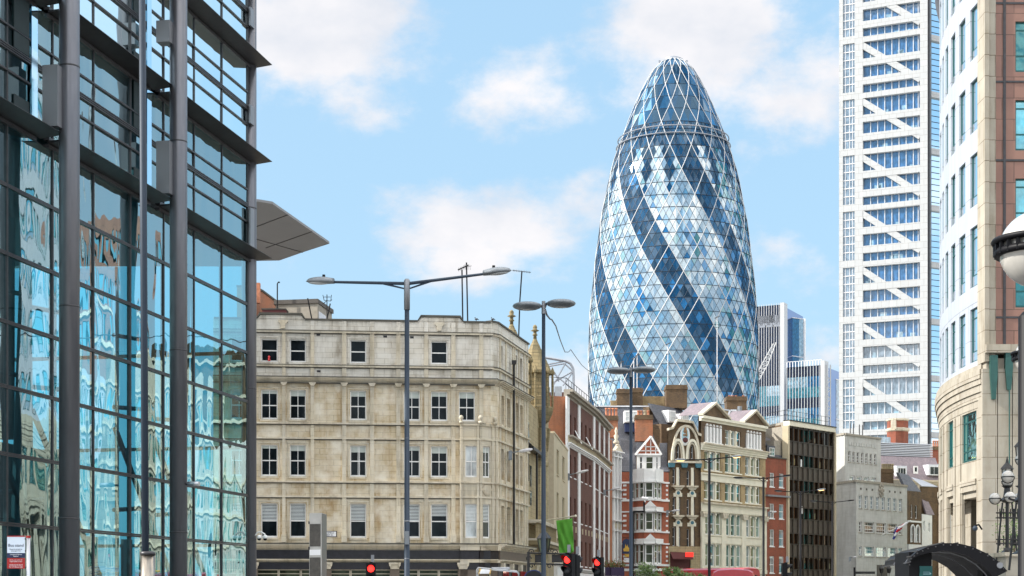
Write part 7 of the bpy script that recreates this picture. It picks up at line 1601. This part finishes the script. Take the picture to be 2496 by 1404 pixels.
lad = thing('ladder', B(.2, 1.8, zr_ + .3), 'silver ladder laid on the roof rack of the white van', 'ladder')
m = MB()
for x_ in (-.25, .55): m.tube(B(x_, -.35, zr_ + .40), B(x_, 4.2, zr_ + .44), .035, .035, 5)
for k in range(15): m.tube(B(-.25, -.2 + k * .3, zr_ + .40), B(.55, -.2 + k * .3, zr_ + .41), .02, .02, 5)
m.build('rails_and_rungs', 'alu', lad)
lad = thing('ladder', B(-.65, 1.8, zr_ + .3), 'yellow ended ladder on the left of the van roof rack', 'ladder')
m = MB()
for x_ in (-.86, -.36): m.tube(B(x_, -.45, zr_ + .12), B(x_, 3.9, zr_ + .40), .035, .035, 5)
m.build('rails', 'yellow_paint', lad)
m = MB(); [m.tube(B(-.86, -.3 + k * .3, zr_ + .13 + k * .019), B(-.36, -.3 + k * .3, zr_ + .13 + k * .019), .022, .022, 5) for k in range(14)]; m.build('rungs', 'alu', lad)

def bush(px, Y, ytop, spread, label, seed):
    x = gx(px, Y); zt = gz(ytop, Y); t = thing('street_tree', (x, Y, 0), label, 'tree', 'young trees along the kerb'); q = random.Random(seed)
    m = MB(); m.tube((x, Y, 0), (x + .05, Y, zt * .5), .07, .05, 8); limbs = []
    for k in range(7):
        a = k * 2.4; e = Vector((x + math.cos(a) * spread * .6, Y + math.sin(a) * spread * .6, zt * .5 + (zt * .45) * q.uniform(.3, 1))); limbs.append(e); m.tube((x + .05, Y, zt * .45), e, .035, .012, 5)
    m.build('trunk', 'bark', t)
    for mat in ('leaf', 'leaf_light'):
        m = MB()
        for k in range(520):
            l = q.choice(limbs + [Vector((x, Y, zt * .78))]); c = l + Vector((q.gauss(0, spread * .27), q.gauss(0, spread * .27), q.gauss(0, spread * .22)))
            if c.z > zt: c.z = zt - q.random() * .3
            d = Vector((q.uniform(-1, 1), q.uniform(-1, 1), q.uniform(-.3, 1))).normalized(); s = d.orthogonal().normalized(); L_, w = q.uniform(.12, .22), q.uniform(.03, .055)
            m.quad(c, c + d * L_ * .5 + s * w, c + d * L_, c + d * L_ * .5 - s * w)
        m.build('crown', mat, t)
bush(1580, 120, 1369, .85, 'leafy young tree in front of the pub bay', 1); bush(1636, 121, 1383, .6, 'small leafy tree top below the gothic house awning', 2); bush(1672, 120, 1381, .75, 'leafy tree top right of the awning', 3); bush(1712, 122, 1397, .5, 'lowest leaf top beside the nearer red bus', 4)
def planter(px, Y, label, s):
    x = gx(px, Y); t = thing('flower_box', (x, Y, gz(1402, Y)), label, 'planter', 'dark purple planters beside the pub'); z0_, z1_ = gz(1404, Y), gz(1383, Y)
    m = MB(); m.box(x - .55, x + .55, Y, Y + .5, z0_, z1_); m.build('box', 'purple', t); q = random.Random(s)
    m = MB(); m.tube((x, Y + .3, 0), (x, Y + .3, z0_), .06, .06, 6); m.build('bracket_post', 'pole_black', t)
    for mat, n in (('leaf', 200), ('leaf_red', 160)):
        m = MB()
        for k in range(n): c = Vector((x + q.uniform(-.6, .6), Y + q.uniform(0, .5), z1_ + abs(q.gauss(0, .22)))); d = Vector((q.uniform(-1, 1), q.uniform(-1, 1), q.random())).normalized() * .14; s_ = d.orthogonal().normalized() * .05; m.quad(c, c + d * .5 + s_, c + d, c + d * .5 - s_)
        m.build('flowers', mat, t)
planter(1491, 140, 'dark purple flower box left of the pub with reddish flowers', 5); planter(1506, 139, 'dark purple flower box nearest the pub corner with reddish flowers', 6)
# pole camera by the pub
t = thing('pole_camera', pt(1571, 1225, 150), 'white camera on a black cranked arm in front of the pub bay', 'camera')
Y = 150; m = MB(); m.path([pt(1543, 1247, Y), pt(1570, 1247, Y), pt(1570, 1222, Y)], .09, 6); m.tube(pt(1543, 1247, Y), (gx(1543, Y), Y, 0), .09, .09, 8); m.build('arm', 'pole_black', t); m = MB(); c = pt(1572, 1215, Y); m.tube(c + Vector((-.28, 0, .05)), c + Vector((.28, -.1, -.02)), .12, .12, 8); m.tube(c, c - Vector((0, 0, .35)), .08, .08, 6); m.build('camera', 'white_mast', t)
# street name finger sign
Y = 150; t = thing('finger_sign', (gx(2083, Y), Y, 0), 'black finger sign on a post in front of the grey stone block', 'sign'); m = MB(); m.tube((gx(2083, Y), Y, 0), (gx(2083, Y), Y, gz(1383, Y)), .1, .1, 8); m.build('post', 'pole_black', t); m = MB(); m.box(gx(2086, Y), gx(2133, Y), Y, Y + .1, gz(1399, Y), gz(1393, Y)); m.build('board', 'text_black', t)
for px, lab in ((2149, 'left black lantern by the doorway of the grey stone block'), (2167, 'right black lantern by the doorway of the grey stone block')):
    c = pt(px, 1388, 210); t = thing('door_lantern', c, lab, 'lantern', 'lanterns by the stone doorway'); m = MB(); m.lathe(c, [(.18, -.5), (.33, .1), (.36, .12), (.1, .5), (.03, .62)], 6); m.tube(c - Vector((0, 0, 1.2)), c - Vector((0, 0, .5)), .05, .05, 6); m.build('lantern_body', 'black_iron', t)
c = pt(2238, 1399, 120); t = thing('round_red_sign', (c.x, 120, 0), 'round red sign with a white letter C low beside the shelter', 'sign'); m = MB(); m.lathe(c, [(.3, 0), (.3, .03)], 20, (0, -1, 0)); m.build('disc', 'sign_red', t); m = MB(); m.tube((c.x, 120.1, 0), (c.x, 120.1, c.z), .04, .04, 6); m.build('post', 'alu', t); text(t, 'C', .45, (c.x, 119.95, c.z), 0, 'text_white')

# ------------------------------------------------------------------ arched shelter at the lower right
Y = 24; t = thing('arched_shelter', (gx(2330, Y), Y + 1.5, 0), 'black shelter with a curved arched roof at the lower right', 'shelter')
top = [(2217, 1372), (2221, 1357), (2236, 1344), (2262, 1332), (2300, 1323.5), (2335, 1324), (2372, 1333), (2408, 1350), (2436, 1370), (2456, 1392)]
bot = [(2217, 1372), (2224, 1362), (2240, 1354), (2266, 1347), (2300, 1343), (2330, 1346), (2362, 1356), (2392, 1374), (2414, 1395), (2424, 1408)]
m = MB()
for k in range(len(top) - 1):
    a, b, c, d = pt(*top[k], Y), pt(*top[k + 1], Y), pt(*bot[k + 1], Y), pt(*bot[k], Y); o = Vector((.35, 3.2, .0)); m.hexa([d, c, b, a], [d + o, c + o, b + o, a + o])
m.build('arched_roof', 'pole_black', t)
m = MB()
for k in range(len(bot) - 1):
    for q in (.35, 1.2): o = Vector((.04 * q, q, -.004)); m.tube(pt(*bot[k], Y) + o, pt(*bot[k + 1], Y) + o, .012, .012, 4)
m.build('edge_strip', 'steel_box', t)
m = MB()
for k in range(len(top) - 1):
    for q in (.0, .5): a = pt(*top[k], Y).lerp(pt(*top[k + 1], Y), q); m.ell(a + Vector((0, -.002, -.03)), (.012, 0, 0), (0, .008, 0), (0, 0, .012), 8, 4)
    a = pt(*top[k], Y); m.tube(a + Vector((0, 0, .006)), a + Vector((.35, 3.2, .006)), .012, .012, 4)
m.build('roof_seam', 'frame_dark', t)
m = MB(); m.box(gx(2228, Y), gx(2284, Y), Y + .3, Y + 1.2, 0, gz(1344, Y)); m.build('advert_column', 'pole_black', t)
m = MB(); m.box(gx(2241, Y + .3), gx(2272, Y + .3), Y + .28, Y + .299, 1.2, gz(1379, Y)); m.build('screen', 'teal_frame', t)
m = MB(); f = Fac(2241, Y + .27, 2272, Y + .27); zz = lambda py: f.z(2255, py); [m.fb(f, f.u(2250), f.u(2266), zz(y + .8), zz(y), 0, .005) for y in (1394, 1397, 1400)]; m.fprism(f, [(f.u(2266), zz(1401)), (f.u(2270), zz(1398)), (f.u(2266), zz(1395))], 0, .006); m.build('screen_graphic', 'pane_mint' if 'pane_mint' in M else 'pale_blue', t)
m = MB(); m.tube(pt(2437, 1378, Y) + Vector((0, -.02, 0)), pt(2437, 1378, Y) + Vector((0, .15, 0)), .045, .045, 14); m.build('spotlight', 'steel_box', t)
m = MB(); m.box(gx(2420, Y), gx(2452, Y), Y + .5, Y + .8, 0, gz(1385, Y)); m.build('rear_post', 'pole_black', t)

# ------------------------------------------------------------------ globe lamps
def globe(parent, c, r):
    m = MB(); m.ell(c, (r, 0, 0), (0, r, 0), (0, 0, r), 40, 20); g = m.build('globe', 'globe', parent, True)
    k = r / .25
    for dz, rr2, h in ((.035, 1.2, .035), (-.045, 1.14, .045)): m = MB(); m.lathe(c + Vector((0, 0, dz * k)), [(r * 1.02, 0), (r * rr2 - .01, 0), (r * rr2, h * k * .5), (r * rr2 - .01, h * k), (r * 1.02, h * k)], 48); m.build('band_ring', 'pole_black', g, True)
    m = MB(); [m.box(c.x + r * 1.08 * math.cos(a) - .012, c.x + r * 1.08 * math.cos(a) + .012, c.y + r * 1.08 * math.sin(a) - .012, c.y + r * 1.08 * math.sin(a) + .012, c.z - .04 * k, c.z + .06 * k) for a in [q * math.pi / 12 for q in range(24)]]; m.build('spacers', 'pole_black', g)
    return g
Y = 10.5; t = thing('globe_lamp_post', (gx(2540, Y), Y, 0), 'large globe lamps with black bands on a black post at the right edge', 'globe lamp')
px_ = gx(2512, Y); m = MB(); m.lathe((gx(2505, Y), Y, 0), [(.12, 0), (.12, .5), (.062, .6), (.058, gz(772, Y)), (.03, gz(760, Y))], 20); m.build('post', 'pole_black', t, True)
c1 = pt(2531, 607, Y); globe(t, c1, .245)
m = MB(); m.path([Vector((gx(2505, Y), Y, gz(800, Y))), Vector((gx(2531, Y), Y, gz(740, Y))), c1 - Vector((0, 0, .25))], .03, 8); m.build('arm', 'pole_black', t)
Y = 20.5; t = thing('globe_lamp_post', (gx(2560, Y), Y, 0), 'smaller looking farther globe lamp half cut by the right edge, below the large globe', 'globe lamp')
c2 = pt(2522, 871, Y); globe(t, c2, .245); m = MB(); m.lathe((gx(2560, Y), Y, 0), [(.12, 0), (.12, .5), (.06, .6), (.058, gz(960, Y))], 16); m.path([Vector((gx(2560, Y), Y, gz(970, Y))), Vector((gx(2535, Y), Y, gz(935, Y))), c2 - Vector((0, 0, .25))], .03, 8); m.build('post', 'pole_black', t, True)
def cluster(px, Y, ytop, label):
    x = gx(px, Y); z = lambda py: gz(py, Y); t = thing('ornate_lamp_post', (x, Y, 0), label, 'lamp post', 'ornate globe lamp posts')
    m = MB(); zb_ = z(1350); m.tube((x, Y, 0), (x, Y, z(1225)), .07, .06, 8)
    for sx in (-1, 1): m.tube((x + sx * .38, Y, zb_ - .5), (x + sx * .16, Y, z(1225)), .035, .03, 6)
    for yy in (1325, 1315, 1262, 1250): m.tube((x - .38, Y, z(yy)), (x + .38, Y, z(yy)), .025, .025, 5)
    for dx in (-.25, -.12, .12, .25): m.tube((x + dx, Y, z(1330)), (x + dx, Y, z(1305)), .02, .02, 5); m.tube((x + dx, Y, z(1265)), (x + dx, Y, z(1240)), .02, .02, 5)
    m.lathe((x, Y, 0), [(.32, z(1350)), (.14, z(1342)), (.1, z(1335))], 8); m.lathe((x, Y, 0), [(.1, z(1226)), (.26, z(1220)), (.14, z(1212)), (.1, z(1190)), (.2, z(1184))], 10); m.build('post', 'black_iron', t)
    for sx in (-1, 1): m = MB(); m.path([Vector((x, Y, z(1222))), Vector((x + sx * .3, Y, z(1218))), Vector((x + sx * .4, Y, z(1214)))], .035, 6); m.build('arm', 'black_iron', t)
    for dx, py in ((-.42, ytop + 72), (.0, ytop + 70), (.42, ytop + 72), (0, ytop + 30)):
        c = Vector((x + dx, Y - (.3 if dx == 0 and py > ytop + 50 else 0), z(py))); m = MB(); m.ell(c, (.19, 0, 0), (0, .19, 0), (0, 0, .19), 18, 10); g = m.build('globe', 'globe', t, True); m = MB(); m.lathe(c - Vector((0, 0, .02)), [(.2, 0), (.2, .03)], 18); m.path([c + Vector((.2 * math.cos(a), -.02, .2 * math.sin(a))) for a in [math.pi + k * math.pi / 8 for k in range(9)]], .015, 5); m.build('cage', 'black_iron', g)
    c = Vector((x, Y, z(ytop + 8))); m = MB(); m.lathe(c, [(.13, -.38), (.17, .1)], 6); l = m.build('lantern_glass', 'globe', t); m = MB(); m.lathe(c + Vector((0, 0, .1)), [(.24, 0), (.20, .06), (.06, .22), (.03, .35), (.005, .45)], 6); [m.tube(c + Vector((.14 * math.cos(a), .14 * math.sin(a), -.38)), c + Vector((.18 * math.cos(a), .18 * math.sin(a), .1)), .018, .018, 4) for a in [k * math.pi / 3 for k in range(6)]]; m.build('lantern_roof', 'black_iron', l)
    return t
cluster(2455, 56, 1143, 'ornate black lamp post with white globes against the sandstone wall'); cluster(2490, 50, 1090, 'ornate black lamp post with white globes cut by the right edge')
t = thing('stone_pedestal', (gx(2475, 57), 57, 0), 'sandstone pedestal wall below the ornate lamp posts', 'pedestal'); m = MB(); m.box(gx(2452, 55), gx(2560, 55), 55, 60, 0, gz(1356, 55)); m.build('pedestal_base', 'sandstone', t); m = MB(); m.box(gx(2447, 55), gx(2566, 55), 54.9, 60.1, gz(1356, 55), gz(1346, 55)); m.build('capping', 'stone_trim', t)
x, Y = gx(2472, 58), 58; t = thing('climbing_shrub', (x, Y, gz(1346, 55)), 'light green shrub growing between the ornate lamp posts', 'shrub'); q = random.Random(9); m = MB()
m.tube((x, Y, gz(1346, 55)), (x, Y, gz(1290, Y)), .03, .02, 5); m.build('stem', 'bark', t); m = MB()
for k in range(500): c = Vector((x + q.gauss(0, .28), Y + q.gauss(0, .2), gz(1300, Y) + q.gauss(0, .42))); d = Vector((q.uniform(-1, 1), q.uniform(-1, 1), q.uniform(-.5, 1))).normalized() * .1; s_ = d.orthogonal().normalized() * .025; m.quad(c, c + d * .5 + s_, c + d, c + d * .5 - s_)
m.build('leaves', 'leaf_light', t)
